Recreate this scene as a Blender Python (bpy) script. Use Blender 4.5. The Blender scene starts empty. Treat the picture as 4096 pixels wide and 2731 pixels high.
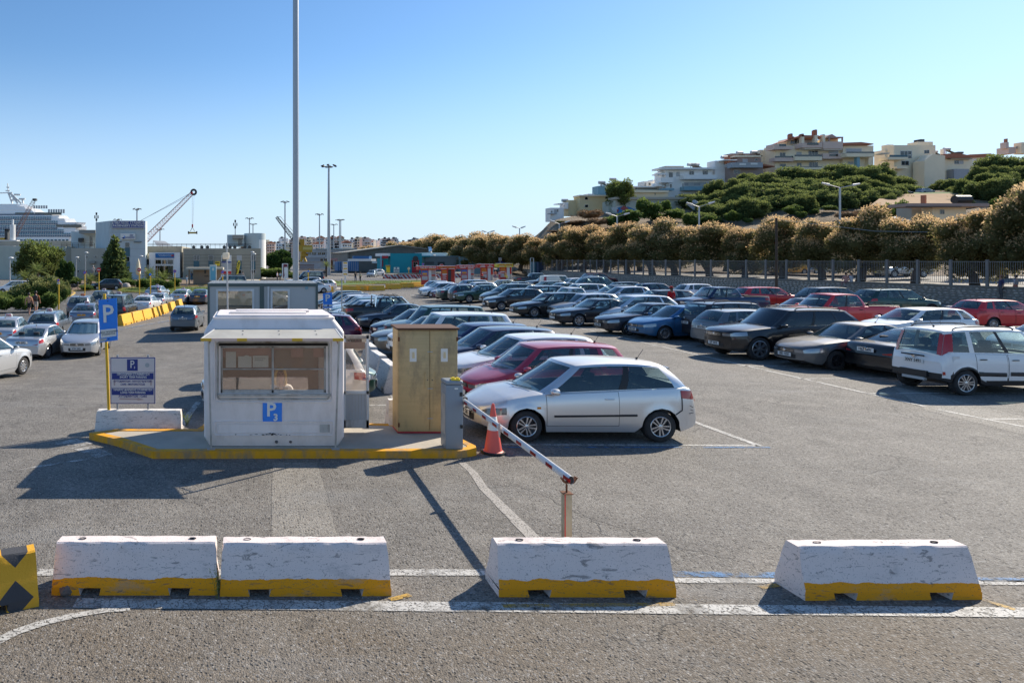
import bpy,bmesh,math,random
import numpy as np
from mathutils import Vector,Matrix
random.seed(7);RNG=np.random.default_rng(7)
SC=bpy.context.scene
COL=SC.collection
# ---------------------------------------------------------------- camera, light, exposure
CAMZ=3.45;FPX=2730.0;HOR=1038.0;CX=1002.0
cam_d=bpy.data.cameras.new("camera");cam=bpy.data.objects.new("camera",cam_d);COL.objects.link(cam)
cam.location=(0,0,CAMZ);cam.rotation_euler=(math.pi/2,0,0)
cam_d.sensor_width=36;cam_d.lens=24.0;cam_d.shift_y=-(1365.5-HOR)/4096
cam_d.shift_x=(2048-CX)/4096;cam_d.clip_start=0.1;cam_d.clip_end=9000
SC.camera=cam
SUN_V=Vector((1.20,0.80,1.0)).normalized()
sun_el=math.asin(SUN_V.z);sun_az=math.atan2(SUN_V.x,SUN_V.y)
W=bpy.data.worlds.new("World");SC.world=W;W.use_nodes=True
nt=W.node_tree;bg=nt.nodes["Background"]
sky=nt.nodes.new("ShaderNodeTexSky");sky.sky_type='NISHITA';sky.sun_disc=False
sky.sun_elevation=sun_el;sky.sun_rotation=sun_az
sky.altitude=0;sky.air_density=1.0;sky.dust_density=0.2;sky.ozone_density=1.8
hs=nt.nodes.new("ShaderNodeHueSaturation");hs.inputs['Saturation'].default_value=1.18;nt.links.new(sky.outputs[0],hs.inputs['Color'])
tn=nt.nodes.new("ShaderNodeMix");tn.data_type='RGBA';tn.blend_type='MULTIPLY';tn.inputs[0].default_value=1;tn.inputs[7].default_value=(0.95,1.01,1.07,1)
nt.links.new(hs.outputs[0],tn.inputs[6]); 
tcw=nt.nodes.new("ShaderNodeTexCoord");sxw=nt.nodes.new("ShaderNodeSeparateXYZ");nt.links.new(tcw.outputs['Generated'],sxw.inputs[0])
rw=nt.nodes.new("ShaderNodeValToRGB");rw.color_ramp.elements[0].position=0.0;rw.color_ramp.elements[0].color=(0.85,)*3+(1,);rw.color_ramp.elements[1].position=0.30;rw.color_ramp.elements[1].color=(0,0,0,1);rw.color_ramp.interpolation='EASE'
nt.links.new(sxw.outputs[2],rw.inputs[0]);hz=nt.nodes.new("ShaderNodeMix");hz.data_type='RGBA';nt.links.new(rw.outputs[0],hz.inputs[0]);nt.links.new(tn.outputs[2],hz.inputs[6]);hz.inputs[7].default_value=(4.1,5.35,6.9,1)   # pale summer haze low over the horizon
nt.links.new(hz.outputs[2],bg.inputs[0]);bg.inputs[1].default_value=0.102
sun_d=bpy.data.lights.new("sun",'SUN');sun=bpy.data.objects.new("sun",sun_d);COL.objects.link(sun)
sun_d.energy=4.8;sun_d.angle=math.radians(0.5);sun_d.color=(1.0,0.91,0.77)
sun.rotation_euler=(-SUN_V).to_track_quat('-Z','Y').to_euler()
vs=SC.view_settings;SC.display_settings.display_device='sRGB'
vs.view_transform='Standard';vs.look='None';vs.exposure=0.55;vs.gamma=1.0;vs.use_curve_mapping=False
SC.render.engine='CYCLES'
SC.cycles.max_bounces=6;SC.cycles.transparent_max_bounces=12;SC.cycles.diffuse_bounces=3
SC.cycles.glossy_bounces=3;SC.cycles.transmission_bounces=2;SC.cycles.caustics_reflective=False;SC.cycles.caustics_refractive=False
SC.cycles.use_denoising=True;SC.cycles.sample_clamp_indirect=6
# ---------------------------------------------------------------- the lie of the land
def ss(a,b,t):
    t=max(0.0,min(1.0,(t-a)/(b-a)));return t*t*(3-2*t)
def gz(X,Y):
    if Y<=13.5:return 0.0
    d=-1.0*(1-math.exp(-0.09*max(0.0,0.3832*Y-X-1.0)))
    return d*ss(13.5,27,Y)*(1-0.6*ss(60,115,Y))
def P(x,y,Y):                       # photograph pixel (4096 wide) at depth Y
    return Vector(((x-CX)/FPX*Y,Y,CAMZ-(y-HOR)/FPX*Y))
def G(x,y,dz=0.0):                  # photograph pixel on the ground
    Y=20.0
    for _ in range(60):
        X=(x-CX)/FPX*Y
        Y=0.5*Y+0.5*FPX*(CAMZ-gz(X,Y)-dz)/(y-HOR)
    X=(x-CX)/FPX*Y
    return Vector((X,Y,gz(X,Y)+dz))
def PX(x,Y):return(x-CX)/FPX*Y
def PZ(y,Y):return CAMZ-(y-HOR)/FPX*Y
# ---------------------------------------------------------------- objects
def tag(o,label=None,cat=None,group=None,kind=None):
    if label:o["label"]=label
    if cat:o["category"]=cat
    if group:o["group"]=group
    if kind:o["kind"]=kind
    return o
def empty(name,loc=(0,0,0),rz=0.0):
    o=bpy.data.objects.new(name,None);COL.objects.link(o)
    o.location=loc;o.rotation_euler=(0,0,rz);o.empty_display_size=0.2
    return o
def link(name,me,parent=None,loc=None,rot=None,scale=None):
    o=bpy.data.objects.new(name,me);COL.objects.link(o)
    if parent is not None:o.parent=parent
    if loc is not None:o.location=loc
    if rot is not None:o.rotation_euler=rot
    if scale is not None:o.scale=scale
    return o
def kids(o):return KIDS.get(o.name,[])
def copy_tree(o,parent=None):
    c=o.copy();COL.objects.link(c)
    if parent is not None:c.parent=parent
    for ch in o.children:copy_tree(ch,c)
    return c
def rotz(a):return Matrix.Rotation(a,4,'Z')
class MB:
    def __init__(s):s.v=[];s.f=[];s.m=[];s.mats=[]
    def mi(s,mat):
        if mat not in s.mats:s.mats.append(mat)
        return s.mats.index(mat)
    def add(s,vs,fs,mat=None,M=None):
        b=len(s.v);k=s.mi(mat)
        for p in vs:
            p=Vector(p)
            if M is not None:p=M@p
            s.v.append(tuple(p))
        for f in fs:s.f.append(tuple(b+i for i in f));s.m.append(k)
        return s
    def box(s,a,b,mat=None,M=None):
        x0,y0,z0=a;x1,y1,z1=b
        return s.add([(x0,y0,z0),(x1,y0,z0),(x1,y1,z0),(x0,y1,z0),(x0,y0,z1),(x1,y0,z1),(x1,y1,z1),(x0,y1,z1)],
                     [(0,3,2,1),(4,5,6,7),(0,1,5,4),(1,2,6,5),(2,3,7,6),(3,0,4,7)],mat,M)
    def quad(s,a,b,c,d,mat=None,M=None):return s.add([a,b,c,d],[(0,1,2,3)],mat,M)
    def tube(s,pts,r,mat=None,n=8,M=None,caps=True,r2=None):
        pts=[Vector(p)for p in pts];vs=[];N=len(pts)
        for i,p in enumerate(pts):
            d=(pts[min(i+1,N-1)]-pts[max(i-1,0)]).normalized()
            u=d.orthogonal().normalized()if i==0 else(u-d*u.dot(d)).normalized()
            w=d.cross(u)
            rr=r if r2 is None else r+(r2-r)*i/(N-1)
            for k in range(n):
                a=2*math.pi*k/n;vs.append(p+(u*math.cos(a)+w*math.sin(a))*rr)
        fs=[(i*n+k,i*n+(k+1)%n,(i+1)*n+(k+1)%n,(i+1)*n+k)for i in range(N-1)for k in range(n)]
        if caps:fs.append(tuple(range(n-1,-1,-1)));fs.append(tuple((N-1)*n+k for k in range(n)))
        return s.add(vs,fs,mat,M)
    def lathe(s,prof,mat=None,n=16,M=None,close=False):   # prof: (r, z) revolved round z
        vs=[(r*math.cos(2*math.pi*k/n),r*math.sin(2*math.pi*k/n),z)for r,z in prof for k in range(n)]
        N=len(prof);fs=[(i*n+k,i*n+(k+1)%n,(i+1)*n+(k+1)%n,(i+1)*n+k)for i in range(N-1)for k in range(n)]
        return s.add(vs,fs,mat,M)
    def prism(s,poly,z0,z1,mat=None,M=None,top=None):    # poly in xy, counter-clockwise
        n=len(poly);vs=[(p[0],p[1],z0)for p in poly]+[(p[0],p[1],z1)for p in poly]
        fs=[(i,(i+1)%n,n+(i+1)%n,n+i)for i in range(n)]
        s.add(vs,fs+[tuple(range(n-1,-1,-1))],mat,M)
        s.add([(p[0],p[1],z1)for p in poly],[tuple(range(n))],top or mat,M);return s
    def mesh(s,name="mesh",smooth=False,angle=40):
        me=bpy.data.meshes.new(name);me.from_pydata(s.v,[],s.f)
        for m in s.mats:me.materials.append(m)
        me.polygons.foreach_set("material_index",s.m)
        if smooth:
            me.polygons.foreach_set("use_smooth",[True]*len(s.f));me.update();me.set_sharp_from_angle(angle=math.radians(angle))
        me.update();return me
    def build(s,name,parent=None,smooth=False,loc=None,rot=None,angle=40):
        return link(name,s.mesh(name,smooth,angle),parent,loc,rot)
def bevel(me,w=0.01,seg=2,ang=30):
    bm=bmesh.new();bm.from_mesh(me);bmesh.ops.remove_doubles(bm,verts=bm.verts,dist=1e-5)
    es=[e for e in bm.edges if len(e.link_faces)==2 and e.calc_face_angle(0)>math.radians(ang)]
    bmesh.ops.bevel(bm,geom=es,offset=w,segments=seg,affect='EDGES',profile=0.5,clamp_overlap=True)
    bm.to_mesh(me);bm.free()
    me.polygons.foreach_set("use_smooth",[True]*len(me.polygons));me.set_sharp_from_angle(angle=math.radians(45));return me
def text_mesh(txt,size,mat,depth=0.002,bold=0.0,align='CENTER',space=1.0,line=0.9,sx=1.0):
    cu=bpy.data.curves.new("lettering",'FONT');cu.body=txt;cu.size=size;cu.extrude=depth;cu.offset=bold
    cu.align_x=align;cu.align_y='CENTER';cu.space_character=space;cu.space_line=line;cu.resolution_u=2
    o=bpy.data.objects.new("lettering",cu);COL.objects.link(o)
    dg=bpy.context.evaluated_depsgraph_get();me=bpy.data.meshes.new_from_object(o.evaluated_get(dg))
    bpy.data.objects.remove(o);bpy.data.curves.remove(cu)
    me.materials.clear();me.materials.append(mat)
    if sx!=1.0:me.transform(Matrix.Diagonal((sx,1,1,1)))
    return me
FRONT=(math.pi/2,0,0)      # text facing the camera (-Y)
def text(name,txt,size,mat,parent,loc,rot=FRONT,**k):
    return link(name,text_mesh(txt,size,mat,**k),parent,loc,rot)
# ---------------------------------------------------------------- materials
class NT:
    def __init__(s,name):
        s.mat=bpy.data.materials.new(name);s.mat.use_nodes=True;s.t=s.mat.node_tree
        s.b=s.t.nodes["Principled BSDF"];s.out=s.t.nodes["Material Output"];s.tc=None
    def n(s,typ,**k):
        nd=s.t.nodes.new(typ)
        for a,b in k.items():setattr(nd,a,b)
        return nd
    def l(s,a,b):s.t.links.new(a,b)
    def coord(s,which="Object"):
        if s.tc is None:s.tc=s.n("ShaderNodeTexCoord")
        return s.tc.outputs[which]
    def noise(s,scale,detail=3,rough=0.55,src=None,dist=0.0,sc3=None):
        src=src or s.coord()
        if sc3:
            mp=s.n("ShaderNodeMapping");mp.inputs["Scale"].default_value=sc3;s.l(src,mp.inputs[0]);src=mp.outputs[0]
        nd=s.n("ShaderNodeTexNoise");nd.inputs["Scale"].default_value=scale;nd.inputs["Detail"].default_value=detail
        nd.inputs["Roughness"].default_value=rough;nd.inputs["Distortion"].default_value=dist
        s.l(src,nd.inputs["Vector"]);return nd.outputs[0]
    def ramp(s,src,pts):
        nd=s.n("ShaderNodeValToRGB");cr=nd.color_ramp
        while len(cr.elements)<len(pts):cr.elements.new(0.5)
        for e,(p,c)in zip(cr.elements,pts):
            e.position=p;e.color=(c,c,c,1)if isinstance(c,(int,float))else(*c,1)
        s.l(src,nd.inputs[0]);return nd.outputs[0]
    def mix(s,f,a,b,typ='MIX'):
        nd=s.n("ShaderNodeMix",data_type='RGBA',blend_type=typ);nd.clamp_result=False
        for i,v in((0,f),(6,a),(7,b)):
            if isinstance(v,(int,float))and i==0:nd.inputs[0].default_value=v
            elif isinstance(v,(int,float)):nd.inputs[i].default_value=(v,v,v,1)
            elif isinstance(v,tuple):nd.inputs[i].default_value=(*v,1)
            else:s.l(v,nd.inputs[i])
        return nd.outputs[2]
    def math(s,op,a,b=0.0,clamp=False):
        nd=s.n("ShaderNodeMath",operation=op);nd.use_clamp=clamp
        for i,v in((0,a),(1,b)):
            if isinstance(v,(int,float)):nd.inputs[i].default_value=v
            else:s.l(v,nd.inputs[i])
        return nd.outputs[0]
    def bump(s,h,strength=0.3,dist=0.01):
        nd=s.n("ShaderNodeBump");nd.inputs["Strength"].default_value=strength;nd.inputs["Distance"].default_value=dist
        s.l(h,nd.inputs["Height"]);s.l(nd.outputs[0],s.b.inputs["Normal"]);return nd
    def col(s,v): 
        if isinstance(v,tuple):s.b.inputs["Base Color"].default_value=(*v,1)
        else:s.l(v,s.b.inputs["Base Color"])
    def set(s,**k):
        for a,v in k.items():
            i=s.b.inputs[a.replace("_"," ")]
            if isinstance(v,(int,float)):i.default_value=v
            elif isinstance(v,tuple):i.default_value=(*v,1)
            else:s.l(v,i)
        return s
def pm(name,c,rough=0.6,metal=0.0,var=0.12,scale=4.0,bump=0.0,coat=0.0,dirt=0.0,dirtc=(0.12,0.10,0.08),ds=1.5,spec=0.5):
    t=NT(name);lo=tuple(max(0,x*(1-var))for x in c);hi=tuple(min(1,x*(1+var*0.8))for x in c)
    n=t.noise(scale,4);o=t.mix(n,lo,hi)
    if dirt>0:
        m=t.ramp(t.noise(ds,6,0.65,sc3=(1,1,0.45)),[(0.45,0.0),(0.75,dirt)]);o=t.mix(m,o,dirtc)
    t.col(o);t.set(Roughness=rough,Metallic=metal,Coat_Weight=coat,Specular_IOR_Level=spec)
    if bump:t.bump(t.noise(scale*12,3),bump,0.01)
    return t.mat
def car_paint(name,c,metal=0.0,dust=0.25,rough=0.35):
    t=NT(name)
    fl=t.noise(900,1);o=t.mix(t.math('MULTIPLY',fl,0.25),c,tuple(min(1,x*1.5+0.02)for x in c))
    geo=t.n("ShaderNodeNewGeometry");sx=t.n("ShaderNodeSeparateXYZ");t.l(geo.outputs["Normal"],sx.inputs[0])
    up=t.math('MAXIMUM',sx.outputs[2],0.0);up=t.math('POWER',up,2.0)
    d=t.math('MULTIPLY',t.ramp(t.noise(2.2,5,0.6),[(0.25,0.35),(0.7,1.0)]),up);d=t.math('MULTIPLY',d,dust)
    sz=t.n("ShaderNodeSeparateXYZ");t.l(t.coord(),sz.inputs[0])
    low=t.ramp(sz.outputs[2],[(0.18,0.30*dust*2),(0.5,0.0)]);d=t.math('ADD',d,low,True)
    t.col(t.mix(d,o,(0.33,0.30,0.26)))
    t.set(Roughness=t.math('ADD',t.math('MULTIPLY',d,0.5),rough),Metallic=metal,Coat_Weight=0.8,Coat_Roughness=0.06)
    return t.mat
def glassy(name,tint=(0.06,0.13,0.16),see=0.45,rough=0.02,neutral=False,veil=0.17):
    t=NT(name);T=t.n("ShaderNodeBsdfTransparent");T.inputs[0].default_value=(see*(1.0 if neutral else 0.85),see*(0.97 if neutral else 1.0),see*(0.93 if neutral else 1.0),1)
    Gs=t.n("ShaderNodeBsdfGlossy");Gs.inputs["Roughness"].default_value=rough;Gs.inputs[0].default_value=(1,1,1,1)
    D=t.n("ShaderNodeBsdfDiffuse");D.inputs[0].default_value=(*tint,1)
    f=t.n("ShaderNodeLayerWeight");f.inputs[0].default_value=0.5;fr=t.math('ADD',t.math('MULTIPLY',t.math('POWER',f.outputs["Facing"],4.5),0.9),0.075,True)
    m1=t.n("ShaderNodeMixShader");m1.inputs[0].default_value=veil;t.l(T.outputs[0],m1.inputs[1]);t.l(D.outputs[0],m1.inputs[2])
    m2=t.n("ShaderNodeMixShader");t.l(fr,m2.inputs[0])
    t.l(m1.outputs[0],m2.inputs[1]);t.l(Gs.outputs[0],m2.inputs[2]);t.l(m2.outputs[0],t.out.inputs[0])
    return t.mat
M={}
M['white']=pm('white_painted_metal',(0.72,0.72,0.70),0.5,dirt=0.15)
M['pole']=pm('galvanised_steel',(0.42,0.43,0.44),0.45,0.6,var=0.08)
M['grey']=pm('grey_enamel',(0.27,0.30,0.33),0.45,var=0.05)
M['black']=pm('black_plastic',(0.018,0.018,0.02),0.5)
M['rubber']=pm('tyre_rubber',(0.022,0.022,0.023),0.85,dirt=0.5,dirtc=(0.09,0.085,0.08),ds=5)
M['alloy']=pm('alloy_metal',(0.55,0.56,0.58),0.28,0.85,var=0.05)
M['rimdark']=pm('dark_alloy_metal',(0.06,0.06,0.065),0.35,0.6)
M['chrome']=pm('chrome_trim',(0.75,0.76,0.78),0.12,1.0,var=0.03)
M['glass']=glassy('car_glass',see=0.78)  # teal veil colour stands in for reflected sky
M['glassdark']=glassy('tinted_car_glass',(0.01,0.012,0.015),see=0.12)
M['seat']=pm('seat_fabric',(0.035,0.035,0.04),0.85)
M['dash']=pm('dashboard_plastic',(0.045,0.045,0.05),0.6)
M['redlight']=pm('red_lamp_lens',(0.42,0.012,0.012),0.15,coat=0.6)
M['clearlight']=pm('clear_lamp_lens',(0.30,0.32,0.34),0.12,0.5,coat=1.0)
M['darklight']=pm('smoked_lamp_lens',(0.10,0.11,0.12),0.12,0.3,coat=1.0)
M['amber']=pm('amber_lens',(0.7,0.25,0.02),0.2,coat=0.5)
M['plate']=pm('plate_white',(0.70,0.70,0.68),0.4)
M['plateo']=pm('plate_orange',(0.75,0.33,0.03),0.4)
M['ink']=pm('black_ink',(0.012,0.012,0.015),0.5)
M['inkwhite']=pm('white_ink',(0.78,0.77,0.72),0.5)
M['signblue']=pm('sign_blue',(0.01,0.23,0.80),0.4,var=0.06)
M['navy']=pm('navy_print',(0.015,0.035,0.22),0.45,var=0.05)
M['signred']=pm('sign_red',(0.60,0.018,0.02),0.4,var=0.05)
M['yellowpole']=pm('yellow_painted_pole',(0.74,0.44,0.02),0.5,var=0.15,dirt=0.3)
M['rust']=pm('rusty_steel',(0.16,0.06,0.025),0.85,var=0.4,scale=12)
M['skin']=pm('skin',(0.46,0.24,0.16),0.5,var=0.04)
def cloth(name,c):return pm(name+'_cloth',c,0.85,var=0.12,scale=8)
# worn concrete painted white above and yellow below
def barrier_mat(name,top,low,zsplit,lowon=True):
    t=NT(name);sp=t.n("ShaderNodeSeparateXYZ");t.l(t.coord(),sp.inputs[0])
    nrm=t.n("ShaderNodeSeparateXYZ");t.l(t.coord("Normal"),nrm.inputs[0])
    n1=t.noise(3.0,6,0.6);pores=t.noise(70,2,0.6)
    base=t.mix(n1,tuple(x*0.90 for x in top),tuple(min(1,x*1.05)for x in top))
    rnd=t.n("ShaderNodeObjectInfo");off=t.n("ShaderNodeVectorMath",operation='ADD')
    cmb=t.n("ShaderNodeCombineXYZ");t.l(t.math('MULTIPLY',rnd.outputs["Random"],37.0),cmb.inputs[0]);t.l(t.coord(),off.inputs[0]);t.l(cmb.outputs[0],off.inputs[1])
    src=off.outputs[0]
    if lowon:
        w=t.noise(3.5,4,0.6,src=src);ed=t.math('ADD',sp.outputs[2],t.math('MULTIPLY',t.math('SUBTRACT',w,0.5),-0.09))
        k=t.math('LESS_THAN',ed,zsplit);fr=t.math('LESS_THAN',nrm.outputs[1],-0.15)
        base=t.mix(t.math('MULTIPLY',k,fr),base,low)
    # scuffs, tyre rubs and grime
    sc=t.ramp(t.noise(1.7,7,0.72,src=src,sc3=(1.0,1,2.2)),[(0.55,0.0),(0.66,0.45)])
    sc2=t.ramp(t.noise(9,5,0.7,src=src,sc3=(0.5,1,2.0),dist=1.2),[(0.58,0.0),(0.63,0.6)])
    base=t.mix(sc,base,(0.33,0.30,0.28));base=t.mix(sc2,base,(0.10,0.095,0.09))
    base=t.mix(t.ramp(pores,[(0.62,0.0),(0.70,0.75)]),base,(0.10,0.09,0.085))
    t.col(base);t.set(Roughness=0.85)
    t.bump(t.mix(0.5,n1,pores),0.5,0.012);return t.mat
M['barrier_wy']=barrier_mat('white_and_yellow_painted_concrete',(0.82,0.71,0.66),(0.86,0.34,0.004),0.165)
M['barrier_w']=barrier_mat('white_painted_concrete',(0.74,0.70,0.65),None,0,False)
M['barrier_y']=barrier_mat('yellow_painted_concrete',(0.80,0.43,0.04),None,0,False)
M['scar']=None
# asphalt
def asphalt(name,c0=(0.172,0.155,0.134),light=(0.275,0.25,0.215),warm=True):
    t=NT(name);src=t.coord()
    big=t.ramp(t.noise(0.22,6,0.62,src=src,dist=0.6),[(0.32,0.0),(0.68,1.0)])
    mid=t.noise(1.3,6,0.65,src=src,dist=0.4)
    fine=t.noise(95,2,0.7,src=src);fine2=t.noise(34,3,0.75,src=src)
    c=t.mix(big,tuple(x*0.80 for x in c0),tuple(x*1.22 for x in c0))
    c=t.mix(t.ramp(mid,[(0.42,0.0),(0.72,0.75)]),c,light)
    if warm:
        sx=t.n("ShaderNodeSeparateXYZ");t.l(src,sx.inputs[0])
        nearm=t.ramp(t.math('MULTIPLY',sx.outputs[1],0.1),[(0.62,0.9),(0.76,0.0)])   # the coarser, dustier old surface by the barriers
        dusty=t.math('MULTIPLY',nearm,t.ramp(t.noise(0.9,5,0.6,src=src),[(0.3,0.3),(0.65,1.0)]))
        c=t.mix(dusty,c,(0.165,0.128,0.088))
    v=t.n("ShaderNodeTexVoronoi");v.inputs["Scale"].default_value=60;t.l(src,v.inputs["Vector"])
    sp=t.n("ShaderNodeSeparateXYZ");t.l(v.outputs["Color"],sp.inputs[0])
    c=t.mix(t.ramp(sp.outputs[0],[(0.0,0.45),(0.35,0.0),(0.75,0.0),(1.0,0.5)]),c,t.mix(t.math('GREATER_THAN',sp.outputs[0],0.5),(0.045,0.043,0.04),(0.42,0.41,0.39)))
    c=t.mix(t.ramp(fine,[(0.30,0.55),(0.48,0.0)]),c,(0.035,0.034,0.033))
    gr=t.noise(15,5,0.85,src=src);c=t.mix(1.0,c,t.ramp(gr,[(0.30,0.62),(0.5,1.0),(0.70,1.45)]),'MULTIPLY')
    v2=t.n("ShaderNodeTexVoronoi");v2.inputs["Scale"].default_value=26;t.l(src,v2.inputs["Vector"]);s2=t.n("ShaderNodeSeparateXYZ");t.l(v2.outputs["Color"],s2.inputs[0])
    pit=t.math('MULTIPLY',t.math('LESS_THAN',s2.outputs[0],0.34),t.ramp(v2.outputs["Distance"],[(0.22,0.75),(0.42,0.0)]));c=t.mix(pit,c,(0.04,0.035,0.03))
    # dark oil spots and pale scuffed tracks
    st=t.ramp(t.noise(0.8,5,0.65,src=src,dist=2.0),[(0.60,0.0),(0.72,0.55)]);c=t.mix(st,c,(0.06,0.056,0.052))
    tr=t.ramp(t.noise(0.5,5,0.7,src=src,sc3=(0.35,1.6,1),dist=0.5),[(0.56,0.0),(0.72,0.5)]);c=t.mix(tr,c,(0.24,0.235,0.225))
    # cracks
    wv=t.n("ShaderNodeVectorMath",operation='ADD');ns=t.n("ShaderNodeTexNoise");ns.inputs["Scale"].default_value=1.6;ns.inputs["Detail"].default_value=5
    t.l(src,ns.inputs["Vector"]);t.l(src,wv.inputs[0])
    mm=t.n("ShaderNodeVectorMath",operation='SCALE');mm.inputs["Scale"].default_value=0.9;t.l(ns.outputs["Color"],mm.inputs[0]);t.l(mm.outputs[0],wv.inputs[1])
    vc=t.n("ShaderNodeTexVoronoi",feature='DISTANCE_TO_EDGE');vc.inputs["Scale"].default_value=0.42;t.l(wv.outputs[0],vc.inputs["Vector"])
    crk=t.math('MULTIPLY',t.ramp(vc.outputs["Distance"],[(0.0,1.0),(0.008,0.0)]),t.ramp(t.noise(0.35,3,0.5,src=src),[(0.50,0.0),(0.60,0.55)]))
    c=t.mix(crk,c,(0.03,0.028,0.026))
    t.col(c);t.set(Roughness=t.math('ADD',t.math('MULTIPLY',fine2,0.3),0.66),Specular_IOR_Level=0.35)
    h=t.math('ADD',t.math('MULTIPLY',v.outputs["Distance"],-0.7),t.math('MULTIPLY',fine2,0.8));h=t.math('SUBTRACT',h,t.math('ADD',t.math('MULTIPLY',crk,1.5),t.math('MULTIPLY',pit,1.2)))
    t.bump(h,0.75,0.016);return t.mat
M['asphalt']=asphalt('weathered_asphalt')
M['road']=asphalt('smooth_road_asphalt',(0.105,0.10,0.097),(0.14,0.137,0.13),False)
M['patch']=asphalt('pale_asphalt_patch',(0.265,0.24,0.205),(0.33,0.30,0.255),False)
def marking(name,c,wear=0.5,crack=1.0):
    t=NT(name);src=t.coord();t.col(t.mix(t.noise(6,4,src=src),tuple(x*0.8 for x in c),c));t.set(Roughness=0.75)
    vc=t.n("ShaderNodeTexVoronoi",feature='DISTANCE_TO_EDGE');vc.inputs["Scale"].default_value=7
    wv=t.n("ShaderNodeVectorMath",operation='ADD');ns=t.n("ShaderNodeTexNoise");ns.inputs["Scale"].default_value=5;t.l(src,ns.inputs["Vector"])
    sc=t.n("ShaderNodeVectorMath",operation='SCALE');sc.inputs["Scale"].default_value=0.25;t.l(ns.outputs["Color"],sc.inputs[0]);t.l(src,wv.inputs[0]);t.l(sc.outputs[0],wv.inputs[1]);t.l(wv.outputs[0],vc.inputs["Vector"])
    cr=t.math('MULTIPLY',t.ramp(vc.outputs["Distance"],[(0.015,1.0),(0.04,0.0)]),crack)
    w=t.ramp(t.noise(2.2,7,0.72,src=src),[(wear-0.07,0.0),(wear+0.07,1.0)]);f=t.ramp(t.noise(45,2,0.7,src=src),[(0.36,1.0),(0.46,0.0)])
    a=t.math('SUBTRACT',1.0,t.math('MAXIMUM',t.math('MAXIMUM',w,cr),f),True);t.set(Alpha=a);return t.mat
M['linewhite']=marking('worn_white_road_paint',(0.56,0.54,0.50),0.57,0.7)
M['linefaint']=marking('faded_white_road_paint',(0.54,0.52,0.49),0.50,0.8)
M['scar']=marking('pale_resurfaced_scar',(0.42,0.385,0.34),0.68,0.0)
M['lineblue']=marking('worn_blue_road_paint',(0.06,0.20,0.42),0.52,0.8)
M['lineyellow']=marking('worn_yellow_road_paint',(0.50,0.30,0.05),0.50,0.8)
M['concrete']=pm('island_concrete',(0.46,0.41,0.335),0.9,var=0.2,scale=2.5,bump=0.35,dirt=0.5,dirtc=(0.25,0.225,0.19),ds=1.2)
def lin(a,b,n):return[a+(b-a)*i/(n-1)for i in range(n)]
# ---------------------------------------------------------------- ground, road and markings
def cuts(a,b,n):return[a+(b-a)*i/n for i in range(n+1)]
gxs=sorted(set([-4000,-2200,-1200,-700,-400,-260,-190]+cuts(-160,-60,25)+cuts(-60,100,80)+cuts(100,160,10)+[220,320,500,900,1500,2500,4000]))
gys=sorted(set([-400,-150,-60,-20,0,4]+cuts(6,60,27)+cuts(60,130,35)+[140,152,170,200,260,360,520,800,1300,2200,4000,6500]))
mb=MB();nx=len(gxs)
mb.add([(x,y,gz(x,y))for y in gys for x in gxs],[(j*nx+i,j*nx+i+1,(j+1)*nx+i+1,(j+1)*nx+i)for j in range(len(gys)-1)for i in range(nx-1)],M['asphalt'])
tag(mb.build('ground',smooth=True),kind='structure',label='weathered grey asphalt of the car park and quay')
def sheet(name,pts,mat,dz=0.006,step=2.0,label=None,kind='structure'):
    bm=bmesh.new();vs_=[bm.verts.new((p[0],p[1],0))for p in pts];bm.faces.new(vs_)
    xs=[p[0]for p in pts];ys=[p[1]for p in pts]
    def cut(co,no):bmesh.ops.bisect_plane(bm,geom=bm.verts[:]+bm.edges[:]+bm.faces[:],plane_co=co,plane_no=no)
    k=math.ceil(min(xs)/step)
    while k*step<max(xs):cut((k*step,0,0),(1,0,0));k+=1
    k=math.ceil(min(ys)/step)
    while k*step<max(ys):cut((0,k*step,0),(0,1,0));k+=1
    for v in bm.verts:v.co.z=gz(v.co.x,v.co.y)+dz
    bmesh.ops.recalc_face_normals(bm,faces=bm.faces)
    for f in bm.faces:
        if f.normal.z<0:f.normal_flip()
    me=bpy.data.meshes.new(name);bm.to_mesh(me);bm.free();me.materials.append(mat)
    o=link(name,me);tag(o,label,None,None,kind);return o
def line(name,p,q,w,mat,dz=0.008,label=None,wob=0.0):
    """painted line between two photograph pixels, w metres wide"""
    a,b=G(*p),G(*q);d=(b-a);d.z=0;L=d.length;d.normalize();n=Vector((-d.y,d.x,0));N=max(2,int(L/0.8))
    A=[];B=[]
    for i in range(N+1):
        c=a+d*(L*i/N);o=wob*math.sin(i*1.3)+wob*0.6*math.sin(i*2.7+1);A.append(c+n*(w/2+o));B.append(c-n*(w/2-o*0.6))
    mb=MB();pts=A+B;vs_=[(p_.x,p_.y,gz(p_.x,p_.y)+dz)for p_ in pts]
    mb.add(vs_,[(i,N+1+i,N+2+i,i+1)for i in range(N)],mat);return tag(mb.build(name),label,None,None,'structure')
g2=lambda*ps:[tuple(G(*p).xy)for p in ps]
# pale repair strip in front of the kiosk, and the pale wandering scar by the boom
sheet('asphalt_patch',g2((1090,1850),(1268,1850),(1350,2145),(1085,2145)),M['patch'],0.004)
sc=[(1845,1850),(1890,1890),(1930,1950),(2000,2020),(2060,2080),(2130,2150)]
for i in range(len(sc)-1):line('asphalt_scar',sc[i],sc[i+1],0.12+0.012*i,M['scar'],0.005+0.001*(i%2),wob=0.02)
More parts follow.
